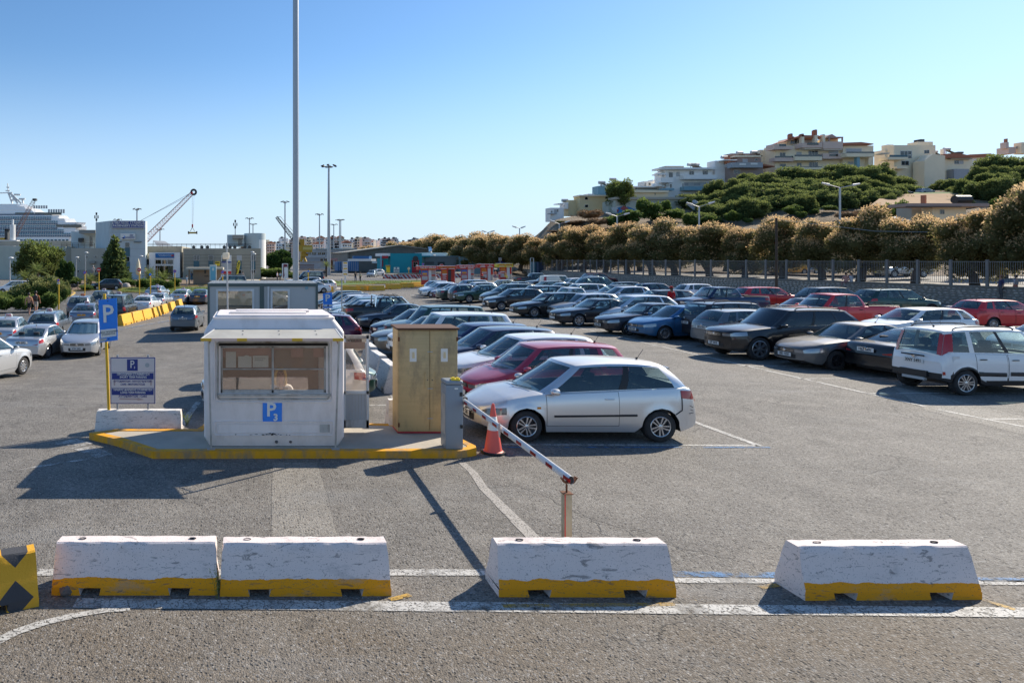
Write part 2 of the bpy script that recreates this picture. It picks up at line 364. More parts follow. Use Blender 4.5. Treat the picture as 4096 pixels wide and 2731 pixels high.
# give-way lines under the barriers, the curve at lower left
line('painted_line',(150,2290),(1950,2290),0.15,M['linewhite'])
line('painted_line',(2690,2322),(4200,2332),0.11,M['linewhite'])
line('painted_line',(2690,2296),(3120,2300),0.13,M['lineblue'])
line('painted_line',(3905,2318),(4200,2322),0.10,M['lineblue'])
line('painted_line',(300,2412),(4300,2452),0.19,M['linewhite'],0.008)
cv=[(-60,2590),(60,2530),(180,2490),(300,2462),(420,2442),(520,2436)]
for i in range(5):line('painted_line',cv[i],cv[i+1],0.12-0.01*i,M['linewhite'],0.009+0.001*(i%2))
for(a,b)in(((1560,2400),(1640,2380)),((2700,2372),(2790,2400)),((3040,2352),(3110,2340)),((3930,2400),(4060,2440)),((2010,2425),(2700,2418))):
    line('painted_line',a,b,0.07,M['lineyellow'],0.010)
# parking bay markings: kiosk side block
line('painted_line',(2010,1778),(3035,1783),0.09,M['linewhite']);line('painted_line',(1930,1789),(3080,1790),0.07,M['lineblue'])
line('painted_line',(3040,1785),(2735,1672),0.13,M['linewhite'])
line('painted_line',(0,1890),(360,1835),0.09,M['linefaint'])
line('painted_line',(260,1765),(330,1785),0.5,M['linefaint'])
line('painted_line',(330,1790),(420,1825),0.35,M['linefaint'])
line('painted_line',(712,1725),(800,1600),0.14,M['linewhite'])
line('painted_line',(1480,1440),(1605,1640),0.14,M['linewhite']);line('painted_line',(1475,1622),(1600,1620),0.10,M['linewhite'])
for y,x0 in((1385,1480),(1335,1420),(1300,1390)):line('painted_line',(x0,y),(x0+260,y+2),0.11,M['linefaint'])
# the long line along the noses of the right-hand block and its bays
line('painted_line',(1640,1177),(3700,1626),0.12,M['linewhite'])
line('painted_line',(3745,1637),(4300,1748),0.11,M['linewhite']);line('painted_line',(3950,1676),(4300,1676),0.10,M['linewhite'])
bays=[(1760,1203),(1850,1222),(1950,1244),(2060,1268),(2180,1295),(2300,1321),(2440,1352),(2590,1385),(2760,1422),(2955,1464),(3190,1515),(3460,1574)]
for(x,y)in bays:
    p=G(x,y);q=p+Vector((math.cos(0.02),math.sin(0.02),0))*4.6
    b=MB();n=Vector((-math.sin(0.02),math.cos(0.02),0))*0.05
    N=4;A=[p+(q-p)*i/N+n for i in range(N+1)]+[p+(q-p)*i/N-n for i in range(N+1)]
    b.add([(v.x,v.y,gz(v.x,v.y)+0.008)for v in A],[(i,N+1+i,N+2+i,i+1)for i in range(N)],M['linewhite']);tag(b.build('painted_line'),None,None,None,'structure')
sheet('asphalt_patch',g2((3560,1540),(4200,1690),(4300,1790),(3700,1640)),M['patch'],0.003)
# left-hand road and its kerbed beds
sheet('road',g2((-300,1262),(-300,1195),(300,1158),(760,1135),(1500,1112),(1900,1108),(2000,1140),(1480,1170),(1000,1200),(520,1262),(200,1330)),M['road'],0.004,label='smooth grey road past the passenger station')
line('painted_line',(-60,1232),(290,1197),0.12,M['linewhite'],0.012);line('painted_line',(250,1217),(282,1213),0.14,M['linewhite'],0.012)
line('painted_line',(90,1238),(140,1232),0.14,M['linewhite'],0.012);line('painted_line',(480,1318),(800,1262),0.14,M['lineblue'],0.010)
line('painted_line',(500,1312),(830,1252),0.10,M['linewhite'],0.010)
M['kerb_y']=pm('yellow_painted_kerb',(0.55,0.36,0.06),0.8,var=0.2,scale=6,bump=0.3,dirt=0.7,dirtc=(0.30,0.27,0.23),ds=2.5)
M['kerb_island']=pm('worn_yellow_kerb',(0.80,0.36,0.006),0.8,var=0.25,scale=5,bump=0.4,dirt=1.0,dirtc=(0.24,0.20,0.15),ds=4.2)
M['paving']=pm('pale_paving',(0.42,0.37,0.30),0.9,var=0.15,scale=3)
M['soil']=pm('dry_soil',(0.20,0.14,0.09),0.95,var=0.3,scale=3,bump=0.5)
M['grassbase']=pm('grass_turf',(0.085,0.15,0.03),0.95,var=0.3,scale=4)
def kerbed(name,pts,top,h=0.14,kerbw=0.18,km=None,label=None):
    """a raised bed with a kerb ring round it: pts in world xy, counter-clockwise"""
    km=km or M['kerb_y'];n=len(pts);c=Vector((sum(p[0]for p in pts)/n,sum(p[1]for p in pts)/n))
    inn=[]
    for i in range(n):
        a,b,d=(Vector(pts[(i+k)%n][:2])for k in(-1,0,1));u=(b-a).normalized();v=(d-b).normalized()
        nn=Vector((-u.y,u.x))+Vector((-v.y,v.x));nn=nn.normalized()*min(3,1/max(0.35,math.cos(u.angle(v)/2)));inn.append(b+nn*kerbw)
    o=sheet(name,[tuple(p)for p in inn],top,h-0.01,label=label)
    kb=MB();zz=[gz(p[0],p[1])for p in pts]
    V=[(p[0],p[1],z-0.1)for p,z in zip(pts,zz)]+[(p[0],p[1],z+h)for p,z in zip(pts,zz)]+[(p[0],p[1],z+h)for p,z in zip(inn,zz)]+[(p[0],p[1],z-0.1)for p,z in zip(inn,zz)]
    F=[]
    for i in range(n):
        j=(i+1)%n;F+=[(i,j,n+j,n+i),(n+i,n+j,2*n+j,2*n+i),(2*n+i,2*n+j,3*n+j,3*n+i)]
    kb.add(V,F,km);k=kb.build('kerb',o);return o
def dens(pts,step=3.0):
    out=[]
    for i in range(len(pts)):
        a,b=Vector(pts[i][:2]),Vector(pts[(i+1)%len(pts)][:2]);n=max(1,int((b-a).length/step))
        out+=[tuple(a+(b-a)*k/n)for k in range(n)]
    return out
def ccw(p):return p if sum(p[i][0]*p[(i+1)%len(p)][1]-p[(i+1)%len(p)][0]*p[i][1]for i in range(len(p)))>0 else p[::-1]
kerbed('hedge_bed',dens(ccw(g2((-250,1245),(0,1224),(150,1205),(290,1184),(302,1173),(280,1164),(100,1160),(-250,1160)))),M['soil'],label='planted bed with a yellow kerb beside the road')
kerbed('grass_strip',dens(ccw(g2((470,1168),(560,1172),(700,1176),(900,1172),(1060,1168),(1060,1148),(900,1150),(700,1152),(560,1153),(490,1158)))),M['grassbase'],label='bright grass strip between the two roads')
kerbed('grass_strip',dens(ccw(g2((1180,1146),(1320,1146),(1500,1138),(1700,1131),(1720,1127),(1690,1124),(1500,1126),(1340,1128),(1180,1131)))),M['grassbase'],label='bright grass strip with pale kerb where two men stand')
kerbed('planted_terrace',dens(ccw(g2((270,1166),(420,1160),(560,1153),(760,1146),(860,1142),(850,1120),(600,1118),(270,1118)))),M['soil'],label='planted bed before the passenger station')
kerbed('pavement',dens(ccw(g2((862,1148),(1040,1144),(1040,1116),(862,1118)))),M['paving'],label='paved forecourt by the bus shelter')
sheet('kerb_path',g2((1270,1158),(1420,1158),(1680,1146),(1680,1139),(1420,1150),(1270,1151)),M['paving'],0.02)
# ---------------------------------------------------------------- the hill behind the tamarisks
ridge_px=[1500,1900,2080,2150,2168,2205,2300,2380,2500,2650,2800,2950,3100,3300,3500,3700,3900,4100,4500]
ridge_y=[1032,1010,970,940,918,880,866,862,858,850,842,815,800,790,785,775,765,755,750]
def hill_z(X,Y):
    p=CX+FPX*X/Y
    zr=PZ(float(np.interp(p,ridge_px,ridge_y)),182)
    y0=float(np.interp(p,[1900,2300,2900,3500,4200],[150,128,105,92,80]))
    s=ss(y0,182,Y);base=-0.2+1.9*ss(-12,30,X-0.3832*Y)*ss(50,60,Y+(X-0.3832*Y)*0.9-12)
    bump_=(math.sin(X*0.21+1)*math.cos(Y*0.17)*0.6+math.sin(X*0.6+Y*0.4)*0.22)*s
    terr=-1.2*math.sin(min(1,s*1.5)*math.pi*2)*0.6*s
    return base+(zr-base)*s+bump_+terr*(p>3300)
t=NT('dry_hillside');s0=t.coord();t.col(t.mix(t.ramp(t.noise(0.08,6,0.6,src=s0),[(0.4,0.0),(0.6,1.0)]),t.mix(t.noise(0.8,6,0.7,src=s0),(0.10,0.075,0.05),(0.26,0.18,0.10)),t.mix(t.noise(1.2,5,0.7,src=s0),(0.22,0.19,0.15),(0.30,0.20,0.10))))
t.set(Roughness=0.95);t.bump(t.noise(1.5,8,0.7,src=s0),0.9,0.5);M['hill']=t.mat
mb=MB();hx=cuts(15,420,165);hy=cuts(74,260,90);nx=len(hx)
wall_pts=[(55.2,48.7),(51.2,87.4),(55.0,127),(59.5,150),(66.4,215)]
def wall_x(Y):ys=[p[1]for p in wall_pts][::1];return float(np.interp(Y,ys,[p[0]for p in wall_pts]))
V=[];Fc=[]
for y in hy:
    for x in hx:V.append((x,y,hill_z(x,y)))
for j in range(len(hy)-1):
    for i in range(nx-1):
        xm,ym=(hx[i]+hx[i+1])/2,(hy[j]+hy[j+1])/2
        if xm<wall_x(ym)+12 and(ym<140 or CX+FPX*xm/ym<2075):continue
        Fc.append((j*nx+i,j*nx+i+1,(j+1)*nx+i+1,(j+1)*nx+i))
mb.add(V,Fc,M['hill']);tag(mb.build('hillside',smooth=True),kind='structure',label='dry brown hillside rising behind the tamarisk row')
# raised street behind the stone wall
def street_z(X,Y):return 1.28+0.4*ss(4,20,X-wall_x(Y))
mb=MB();V=[];ys=cuts(20,215,65);offs=[0.3,5,6,9,14,20,30,46]
for y in ys:
    for o in offs:
        x=(wall_x(y)if y>=48.7 else 55.2+(48.7-y)*0.103)+o;V.append((x,y,1.26+0.4*ss(4,20,o)+(0.0 if o<40 else-1.0)))
no=len(offs)
for j in range(len(ys)-1):
    for i in range(no-1):
        mb.add([V[j*no+i],V[j*no+i+1],V[(j+1)*no+i+1],V[(j+1)*no+i]],[(0,1,2,3)],M['soil']if i<1 else M['paving']if i<2 else M['patch']if i<6 else M['hill'])
tag(mb.build('raised_street'),kind='structure',label='raised street and footpath behind the stone wall')
# ---------------------------------------------------------------- foliage
def leaf_mat(name,c,var=0.35,trans=0.25):
    t=NT(name);ob=t.n("ShaderNodeObjectInfo");n=t.noise(0.9,3)
    c2=t.mix(n,tuple(x*(1-var)for x in c),tuple(x*(1+var)for x in c));c2=t.mix(t.math('MULTIPLY',ob.outputs["Random"],0.25),c2,(c[0]*1.3,c[1]*1.05,c[2]*0.8));t.col(c2);t.set(Roughness=0.75,Specular_IOR_Level=0.2)
    tr=t.n("ShaderNodeBsdfTranslucent");t.l(c2,tr.inputs[0]);m=t.n("ShaderNodeMixShader");m.inputs[0].default_value=trans
    t.l(t.b.outputs[0],m.inputs[1]);t.l(tr.outputs[0],m.inputs[2]);t.l(m.outputs[0],t.out.inputs[0]);return t.mat
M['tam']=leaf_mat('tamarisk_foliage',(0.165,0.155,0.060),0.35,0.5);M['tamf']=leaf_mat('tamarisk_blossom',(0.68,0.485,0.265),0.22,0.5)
M['pine']=leaf_mat('pine_needles',(0.085,0.125,0.045),0.35,0.4);M['pinel']=leaf_mat('pale_pine_needles',(0.21,0.25,0.08),0.3,0.45)  # second material: paler green copy for the upper, outer tips
M['shrub']=leaf_mat('shrub_leaves',(0.07,0.12,0.028),0.35,0.35);M['shrubl']=leaf_mat('sunlit_shrub_leaves',(0.20,0.26,0.07),0.3,0.4)  # second material paints sunlight into the colour of the upper leaves
M['ficus']=leaf_mat('glossy_dark_leaves',(0.030,0.070,0.018));M['drybush']=leaf_mat('dry_bush',(0.24,0.15,0.08),0.25)
M['variegated']=leaf_mat('variegated_leaves',(0.24,0.25,0.09),0.4)
M['olive']=leaf_mat('feathery_olive_leaves',(0.10,0.125,0.035),0.35,0.4);M['bark']=pm('bark',(0.075,0.055,0.04),0.95,var=0.35,scale=6,bump=0.8)
def lobes_mesh(name,lobes,n,size,mats,tipf=0.5,seed=0,up=0.15,aspect=0.45,shell=(0.72,1.06),core=None,tn=0.18):
    """foliage: leaf sprays scattered through a set of ellipsoid lobes; mats[1] sits on the outer, upper tips"""
    r=np.random.default_rng(seed);L=np.array(lobes,float);w=(L[:,3]*L[:,4]);w=w/w.sum()
    idx=r.choice(len(L),n,p=w);d=r.normal(size=(n,3));d/=np.linalg.norm(d,axis=1)[:,None]
    rad=r.uniform(shell[0],shell[1],n)+r.normal(0,0.05,n)
    sc=np.stack([L[idx,3],L[idx,3],L[idx,4]],1);c=L[idx,:3]+d*rad[:,None]*sc
    a=d*0.8+r.normal(0,0.6,(n,3));a[:,2]+=up;a/=np.linalg.norm(a,axis=1)[:,None]
    b=np.cross(a,r.normal(size=(n,3)));b/=np.linalg.norm(b,axis=1)[:,None]
    s=size*r.uniform(0.6,1.4,n)[:,None]
    q=np.stack([c-b*s*aspect*0.5,c+a*s*0.5-b*s*aspect,c+a*s*1.1,c+a*s*0.45+b*s*aspect],1).reshape(-1,3)
    me=bpy.data.meshes.new(name);nv=n*4;cv=np.zeros((0,3));cf=[]
    if core is None:core=0.80
    cm=[]
    if core:
        bm=bmesh.new()
        for l in lobes:
            bmesh.ops.create_icosphere(bm,subdivisions=1,radius=1,matrix=Matrix.Translation(l[:3])@Matrix.Diagonal((l[3]*core,l[3]*core,l[4]*core,1)))
        bm.verts.ensure_lookup_table();cv=np.array([v.co[:]for v in bm.verts]);cf=[[v.index+nv for v in f.verts]for f in bm.faces];bm.free()
    V=np.concatenate([q,cv]);me.vertices.add(len(V));me.vertices.foreach_set("co",V.ravel())
    loops=np.concatenate([np.arange(nv),np.array(cf).ravel()]).astype(np.int32)if len(cf)else np.arange(nv,dtype=np.int32)
    me.loops.add(len(loops));me.loops.foreach_set("vertex_index",loops)
    starts=np.concatenate([np.arange(n)*4,nv+np.arange(len(cf))*3]).astype(np.int32);me.polygons.add(n+len(cf));me.polygons.foreach_set("loop_start",starts)
    for m in mats:me.materials.append(m)
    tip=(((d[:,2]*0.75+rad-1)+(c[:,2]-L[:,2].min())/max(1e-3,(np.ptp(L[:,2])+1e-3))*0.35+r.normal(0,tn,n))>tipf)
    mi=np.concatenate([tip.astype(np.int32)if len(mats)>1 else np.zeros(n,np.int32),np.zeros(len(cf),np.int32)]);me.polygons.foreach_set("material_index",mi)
    me.update();me.validate();return me
def crown_lobes(R,H,n,seed,flat=1.0,lr=0.36,emin=-0.55):
    r=random.Random(seed);out=[(0,0,0,R*0.6,H*0.34)]
    for i in range(n):
        a=r.uniform(0,2*math.pi);e=r.uniform(emin,1.0);q=math.sqrt(max(0,1-e*e*0.8));k=r.uniform(0.5,0.80)
        s=r.uniform(0.7,1.25)*lr;out.append((math.cos(a)*R*q*k,math.sin(a)*R*q*k,e*H*0.5*k*flat,R*s,R*s*r.uniform(0.65,0.95)))
    return out
def trunk_mb(h,r0,n=4,lean=0.2,seed=0,spread=1.6):
    r=random.Random(seed);t=MB();lx,ly=r.uniform(-lean,lean),r.uniform(-lean,lean);f=0.45
    t.tube([(0,0,-0.3),(lx*0.3,ly*0.3,h*0.25),(lx,ly,h*f)],r0*1.15,M['bark'],8,r2=r0*0.8)
    for i in range(n):
        a=2*math.pi*i/n+r.uniform(-0.5,0.5);q=spread*r.uniform(0.6,1.1)
        t.tube([(lx,ly,h*f-0.1),(lx+math.cos(a)*q*0.4,ly+math.sin(a)*q*0.4,h*0.68),(lx+math.cos(a)*q,ly+math.sin(a)*q,h*1.05)],r0*0.6,M['bark'],6,r2=r0*0.18)
    return t
def make_tree(name,crown,trunk,loc,label,cat='tree',group=None,scale=1.0,rz=0.0,zc=0.0):
    root=empty(name,loc,rz);tag(root,label,cat,group);root.scale=(scale,scale,scale)if isinstance(scale,(int,float))else scale
    link('crown',crown,root,(0,0,zc))
    if trunk:link('trunk',trunk,root)
    return root
tamc=[lobes_mesh('tamarisk_crown',crown_lobes(3.3,7.4,46,10+k,lr=0.33,emin=-1.0),22000,0.19,[M['tam'],M['tamf']],0.52,k,core=0.70,aspect=0.34,tn=0.33)for k in range(5)]  # real blossom colour, gathered on upper tips to paint a top-lit look
tamt=[trunk_mb(3.4,0.42,4,0.5,k,1.8).mesh('tamarisk_trunk',True)for k in range(3)]
r=random.Random(3)
tam_px=[]    # (px of the trunk, depth, top py)
tops_px=[1500,1600,1700,1800,1950,2050,2150,2300,2420,2500,2650,2750,2850,2950,3050,3180,3300,3450,3600,3750,3900,4000,4100,4250]
tops_y=[990,972,952,945,935,945,955,897,925,910,895,885,895,915,905,875,878,845,850,880,845,800,765,760]
spots=[(4340,47),(4130,52),(3900,56),(3660,62),(3440,67),(3290,72),(3130,77),(2980,83),(2840,88),(2700,94),(2610,98),(2510,105),(2420,111),(2330,118),(2240,126),(2160,134),(2080,143),(2010,152),(1940,163),(1875,175),(1810,188),(1750,200),(1695,214),(1640,228),(1585,245),(1525,262),(1470,280)]
words_n=['first','second','third','fourth','fifth','sixth','seventh','eighth','ninth','tenth','eleventh','twelfth','thirteenth','fourteenth','fifteenth','sixteenth','seventeenth','eighteenth','nineteenth','twentieth']
def nth(i):return words_n[i]if i<20 else['twenty-first','twenty-second','twenty-third','twenty-fourth','twenty-fifth','twenty-sixth','twenty-seventh','twenty-eighth','twenty-ninth','thirtieth'][i-20]
for i,(px,Y)in enumerate(spots):
    top=PZ(float(np.interp(px,tops_px,tops_y)),Y);zb_=1.3 if px>2000 else 0.4
    h=top-zb_;s=h/7.6*1.03;fx=1/math.hypot(1,(px-CX)/FPX)
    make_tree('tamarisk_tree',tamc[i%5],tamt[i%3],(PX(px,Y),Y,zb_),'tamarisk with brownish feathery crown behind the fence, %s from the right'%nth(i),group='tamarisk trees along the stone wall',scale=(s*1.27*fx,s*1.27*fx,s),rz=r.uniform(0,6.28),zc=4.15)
# second, lower line behind, filling between the crowns
for i,(px,Y)in enumerate([(4010,66),(3560,78),(3210,90),(2900,102),(2560,118),(2280,140),(2100,165),(1980,185),(1720,232)]):
    top=PZ(float(np.interp(px,tops_px,tops_y))+28,Y);h=top-1.5;s=h/7.6;fx=1/math.hypot(1,(px-CX)/FPX)
    make_tree('tamarisk_tree',tamc[(i+2)%5],tamt[i%3],(PX(px,Y),Y,1.5),'tamarisk of the rear line, half hidden by the front crowns, %s from the right'%nth(i),group='tamarisk trees along the stone wall',scale=(s*1.4*fx,s*1.4*fx,s),rz=r.uniform(0,6.28),zc=4.35)
# hillside pines and shrubs
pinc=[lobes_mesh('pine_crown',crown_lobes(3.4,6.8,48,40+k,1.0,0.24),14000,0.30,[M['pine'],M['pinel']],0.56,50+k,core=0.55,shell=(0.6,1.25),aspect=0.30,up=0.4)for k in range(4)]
pint=[trunk_mb(3.0,0.24,3,0.8,30+k,1.6).mesh('pine_trunk',True)for k in range(2)]
def on_hill(px,Y):X=PX(px,Y);return Vector((X,Y,hill_z(X,Y)))
def nth2(i):
    if i<20:return words_n[i]
    return['twenty','thirty','forty','fifty','sixty'][(i+1)//10-2]+('-'+words_n[(i+1)%10-1]if(i+1)%10 else 'th')
def scatter_pines(n,a,b,rp,ry,Yt,seed,lb):
    rr=random.Random(seed);L=[]
    for k in range(n):
        t_=((k+0.5)/n)**0.9;px=a+(b-a)*((k*0.618)%1);L.append((px+rr.uniform(-14,14),np.interp(px,rp,ry)+t_*125+rr.uniform(-9,10),Yt-29*t_+rr.uniform(-2,2),rr.uniform(80,165)))
    L.sort()
    for i,(px,ty,Y,wp)in enumerate(L):
        p=on_hill(px,Y);top=PZ(ty,Y);h=max(6.5,top-p.z);p.z=top-h;R_=wp/FPX*Y/2/math.hypot(1,(px-CX)/FPX)
        make_tree('pine_tree',pinc[i%4],pint[i%2],p,lb%nth2(i),group='pine trees on the hill',scale=(R_/3.4*1.2,R_/3.4*1.2,h/7.0),rz=rr.uniform(0,6.28),zc=3.9)
scatter_pines(52,2775,3640,[2760,2850,2950,3100,3280,3450,3560,3660],[775,712,682,675,648,645,652,705],179,5,'dark green pine below the apartment blocks, %s from the left')
scatter_pines(16,3760,4110,[3740,3850,3950,4100],[715,680,605,592],173,6,'dark pine at the right end of the hill, %s from the left')
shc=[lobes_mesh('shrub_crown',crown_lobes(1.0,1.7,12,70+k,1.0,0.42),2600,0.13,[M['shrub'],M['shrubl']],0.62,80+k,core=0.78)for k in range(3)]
drc=[lobes_mesh('dry_bush_crown',crown_lobes(1.0,1.0,8,90+k,0.8,0.5),2400,0.10,[M['drybush']],9,95+k,core=0.85)for k in range(2)]
vac=[lobes_mesh('variegated_bush',crown_lobes(1.0,1.5,14,170+k,1.0,0.42),3600,0.10,[M['shrub'],M['variegated']],0.28,180+k,core=0.80)for k in range(2)]
fea=[lobes_mesh('feathery_crown',crown_lobes(1.0,1.9,34,210,1.0,0.26),9000,0.09,[M['olive'],M['shrubl']],0.66,215,core=0.62,aspect=0.3,up=0.5,shell=(0.7,1.2))]
fic=[lobes_mesh('round_tree_crown',crown_lobes(1.0,1.9,26,190+k,1.0,0.30),7000,0.10,[M['ficus'],M['shrub']],0.6,195+k,core=0.80,aspect=0.6)for k in range(2)]
def bush(meshes,px,ytop,Y,wpx,label,name='shrub',cat='shrub',ground=None,group=None,wy=None):
    X=PX(px,Y);z0=ground if ground is not None else(hill_z(X,Y)if px>2000 else gz(X,Y)+0.1)
    h=max(0.5,PZ(ytop,Y)-z0);R_=wpx/FPX*Y/2/math.hypot(1,(px-CX)/FPX)
    root=empty(name,(X,Y,z0),r.uniform(0,6.28));tag(root,label,cat,group);root.scale=(R_*1.05,(wy or R_)*1.05 if wy else R_*1.05,h/1.9)
    link('foliage',meshes[r.randrange(len(meshes))],root,(0,0,0.98));return root
hs=[(2630,855,160,70,'low green shrub under the graffiti wall'),(2700,830,158,90,'green shrub below the long flat building'),(2590,790,160,90,'pine-like shrub rising before the long wall'),(2520,840,158,100,'spreading green shrub under the painted wall'),(2450,855,158,80,'leftmost green shrub below the graffiti wall'),
      (2760,850,150,70,'upright shrub beside the stair foot'),(2820,862,150,70,'pale green shrub beyond the stair'),(2920,842,148,50,'tall light green shrub on the bare slope'),(2950,845,148,40,'narrower light green shrub beside a taller one'),(2990,872,146,40,'small round shrub on the bare slope'),
      (3170,818,146,75,'large round green bush in the middle of the slope'),(3200,845,144,50,'smaller bush leaning on the large round one'),(3250,835,146,45,'round bush left of the street lamp'),(3320,820,146,65,'domed bush beside the street lamp'),(3370,838,146,35,'little bush right of the street lamp'),
      (3530,815,128,90,'leafy bush left of the low house'),(3600,800,128,90,'dark tree-like bush shading the low house'),(4000,790,130,90,'palm-like bush above the low house roof'),(2250,890,168,60,'scrub on top of the rocky bluff'),(2660,800,165,50,'small pine-shaped shrub against the long wall')]
for px,ty,Y,wp,lb in hs:bush(shc,px,ty,Y,wp,lb,group='shrubs on the hillside')
for px,ty,Y,wp,lb in[(2370,833,165,90,'reddish dry bush on the rocky bluff'),(2400,868,160,80,'rounded dry bush lower on the bluff'),(2300,880,164,90,'brown dry scrub on the bluff edge'),(2490,880,152,70,'grey dry scrub under the green shrubs'),(2340,900,158,110,'dry scrub at the foot of the bluff'),(3380,838,138,90,'grey dry brush right of the lamp'),(3450,835,138,70,'dry brush before the ochre field'),(2230,925,162,80,'leftmost dry scrub of the bluff')]:
    bush(drc,px,ty,Y,wp,lb,'dry_bush','bush',group='dry bushes on the bluff')
bush(fea,2480,722,182,130,'round olive-green tree between the flat roofs','broadleaf_tree','tree')
# grassy and ochre terraces of the hill
def slab(name,pxs,Y0,dz,mat,label):
    mb=MB();b=[]
    for(x,y,Y)in pxs:p=P(x,y,Y);b.append(p)
    mb.add(b,[tuple(range(len(b)))],mat);return tag(mb.build(name),label,None,None,'structure')
M['ochre']=pm('ochre_field_soil',(0.36,0.22,0.11),0.95,var=0.35,scale=0.5); 
slab('field_terrace',[(3480,822,140),(4150,832,140),(4150,772,158),(3600,776,158),(3520,792,152)],0,0,M['ochre'],'bare ochre field below the houses')
slab('lawn_terrace',[(3530,780,157.5),(3960,778,157.5),(3960,768,161),(3560,770,161)],0,0,M['grassbase'],'green lawn strip above the ochre field')
# ---------------------------------------------------------------- buildings
class Z:                                   # a zoomed crop of the photograph: crop origin and scale
    def __init__(s,ox,oy,k):s.ox,s.oy,s.k=ox,oy,k
    def x(s,v):return s.ox+v*s.k
    def y(s,v):return s.oy+v*s.k
Z1=Z(0,700,0.3826);Z2=Z(700,700,0.3826);Z3=Z(1400,900,0.33477);ZA=Z(2100,480,0.38265);ZB=Z(2800,480,0.29979);ZC=Z(3396,480,0.29979);ZK=Z(1640,1020,0.19558);ZE=Z(950,940,0.21259);ZS=Z(0,0,1)
def stucco(name,c,**k):return pm(name,c,0.9,var=0.08,scale=0.6,dirt=k.get('dirt',0.35),dirtc=tuple(x*0.6 for x in c),ds=0.35)
M['st_blue']=stucco('pale_blue_stucco',(0.52,0.59,0.60));M['st_beige']=stucco('beige_stucco',(0.47,0.43,0.35));M['st_green']=stucco('grey_green_stucco',(0.50,0.52,0.44))
M['st_tan']=stucco('olive_tan_stucco',(0.36,0.335,0.265));M['st_white']=stucco('white_stucco',(0.90,0.87,0.82),dirt=0.08);M['st_cream']=stucco('cream_stucco',(0.92,0.78,0.56),dirt=0.08)
M['st_yellow']=stucco('yellow_stucco',(0.74,0.61,0.36));M['st_pink']=stucco('dusty_pink_stucco',(0.72,0.54,0.45),dirt=0.1);M['st_grey']=stucco('grey_stucco',(0.40,0.41,0.42));M['st_brown']=stucco('brown_stucco',(0.38,0.28,0.24),dirt=0.1)
M['st_teal']=stucco('teal_wall',(0.02,0.30,0.36),dirt=0.1);M['st_lblue']=stucco('light_blue_wall',(0.25,0.42,0.48),dirt=0.15);M['st_dgrey']=stucco('dark_grey_green_wall',(0.19,0.22,0.22))
M['tealpanel']=pm('teal_panel',(0.06,0.14,0.17),0.6);M['redwall']=pm('red_wall',(0.45,0.03,0.04),0.7);M['tile']=pm('terracotta_tiles',(0.42,0.16,0.09),0.85,var=0.3,scale=3)
M['wpane']=glassy('window_glass',(0.02,0.03,0.035),see=0.05);M['bpane']=glassy('blue_window_glass',(0.04,0.10,0.14),see=0.05);M['shutter']=pm('shutter',(0.45,0.46,0.46),0.6)
M['trimdark']=pm('dark_trim',(0.05,0.05,0.05),0.6);M['frame']=pm('window_frame',(0.62,0.60,0.55),0.6);M['conc_band']=stucco('grey_concrete',(0.33,0.31,0.27))
M['yellowsteel']=pm('yellow_painted_steel',(0.50,0.30,0.02),0.6,dirt=0.4);M['cranered']=pm('faded_red_steel',(0.42,0.22,0.20),0.7);M['blue_c']=pm('blue_container_paint',(0.03,0.14,0.33),0.6,dirt=0.3)
M['corr']=pm('corrugated_sheet',(0.20,0.19,0.17),0.7,var=0.2,scale=0.8,dirt=0.4);M['navyglass']=pm('blue_balcony_glass',(0.01,0.06,0.14),0.15,coat=0.5)
def pbox(mb,z,x0,y0,x1,y1,Y,depth,mat):
    mb.box((PX(z.x(x0),Y),Y,PZ(z.y(y1),Y)),(PX(z.x(x1),Y),Y+depth,PZ(z.y(y0),Y)),mat)
def part(parent,name,z,x0,y0,x1,y1,Y,depth,mat):
    mb=MB();pbox(mb,z,x0,y0,x1,y1,Y,depth,mat);return mb.build(name,parent)
def window(parent,z,x0,y0,x1,y1,Y,pane='wpane',fr='frame',bars=1,name='window',shut=0):
    X0,X1,Z0,Z1_=PX(z.x(x0),Y),PX(z.x(x1),Y),PZ(z.y(y1),Y),PZ(z.y(y0),Y);t=max(0.05,(X1-X0)*0.05)
    f=MB();m=M[fr]
    f.box((X0-t,Y-0.07,Z0-t),(X0,Y,Z1_+t),m);f.box((X1,Y-0.07,Z0-t),(X1+t,Y,Z1_+t),m);f.box((X0,Y-0.07,Z1_),(X1,Y,Z1_+t),m);f.box((X0,Y-0.09,Z0-t),(X1,Y,Z0),m)
    for i in range(bars):xm=X0+(X1-X0)*(i+1)/(bars+1);f.box((xm-t*0.4,Y-0.05,Z0),(xm+t*0.4,Y-0.005,Z1_),m)
    o=f.build(name,parent);g=MB();g.box((X0,Y-0.025,Z0),(X1,Y-0.004,Z1_),M[pane]if not shut else M['shutter']);g.build('pane' if not shut else 'shutter',o);return o
def building(name,label,cat='building',group=None):
    return tag(empty(name),label,cat,group)
def roofprism(parent,z,pts,Y,depth,mat,name='roof'):
    """outline in the facade plane, pushed back by depth"""
    n=len(pts);a=[P(z.x(x),z.y(y),Y)for x,y in pts];b=[p+Vector((0,depth,0))for p in a]
    mb=MB();mb.add(a+b,[tuple(range(n))[::-1],tuple(range(n,2*n))]+[(i,(i+1)%n,n+(i+1)%n,n+i)for i in range(n)],mat);return mb.build(name,parent)
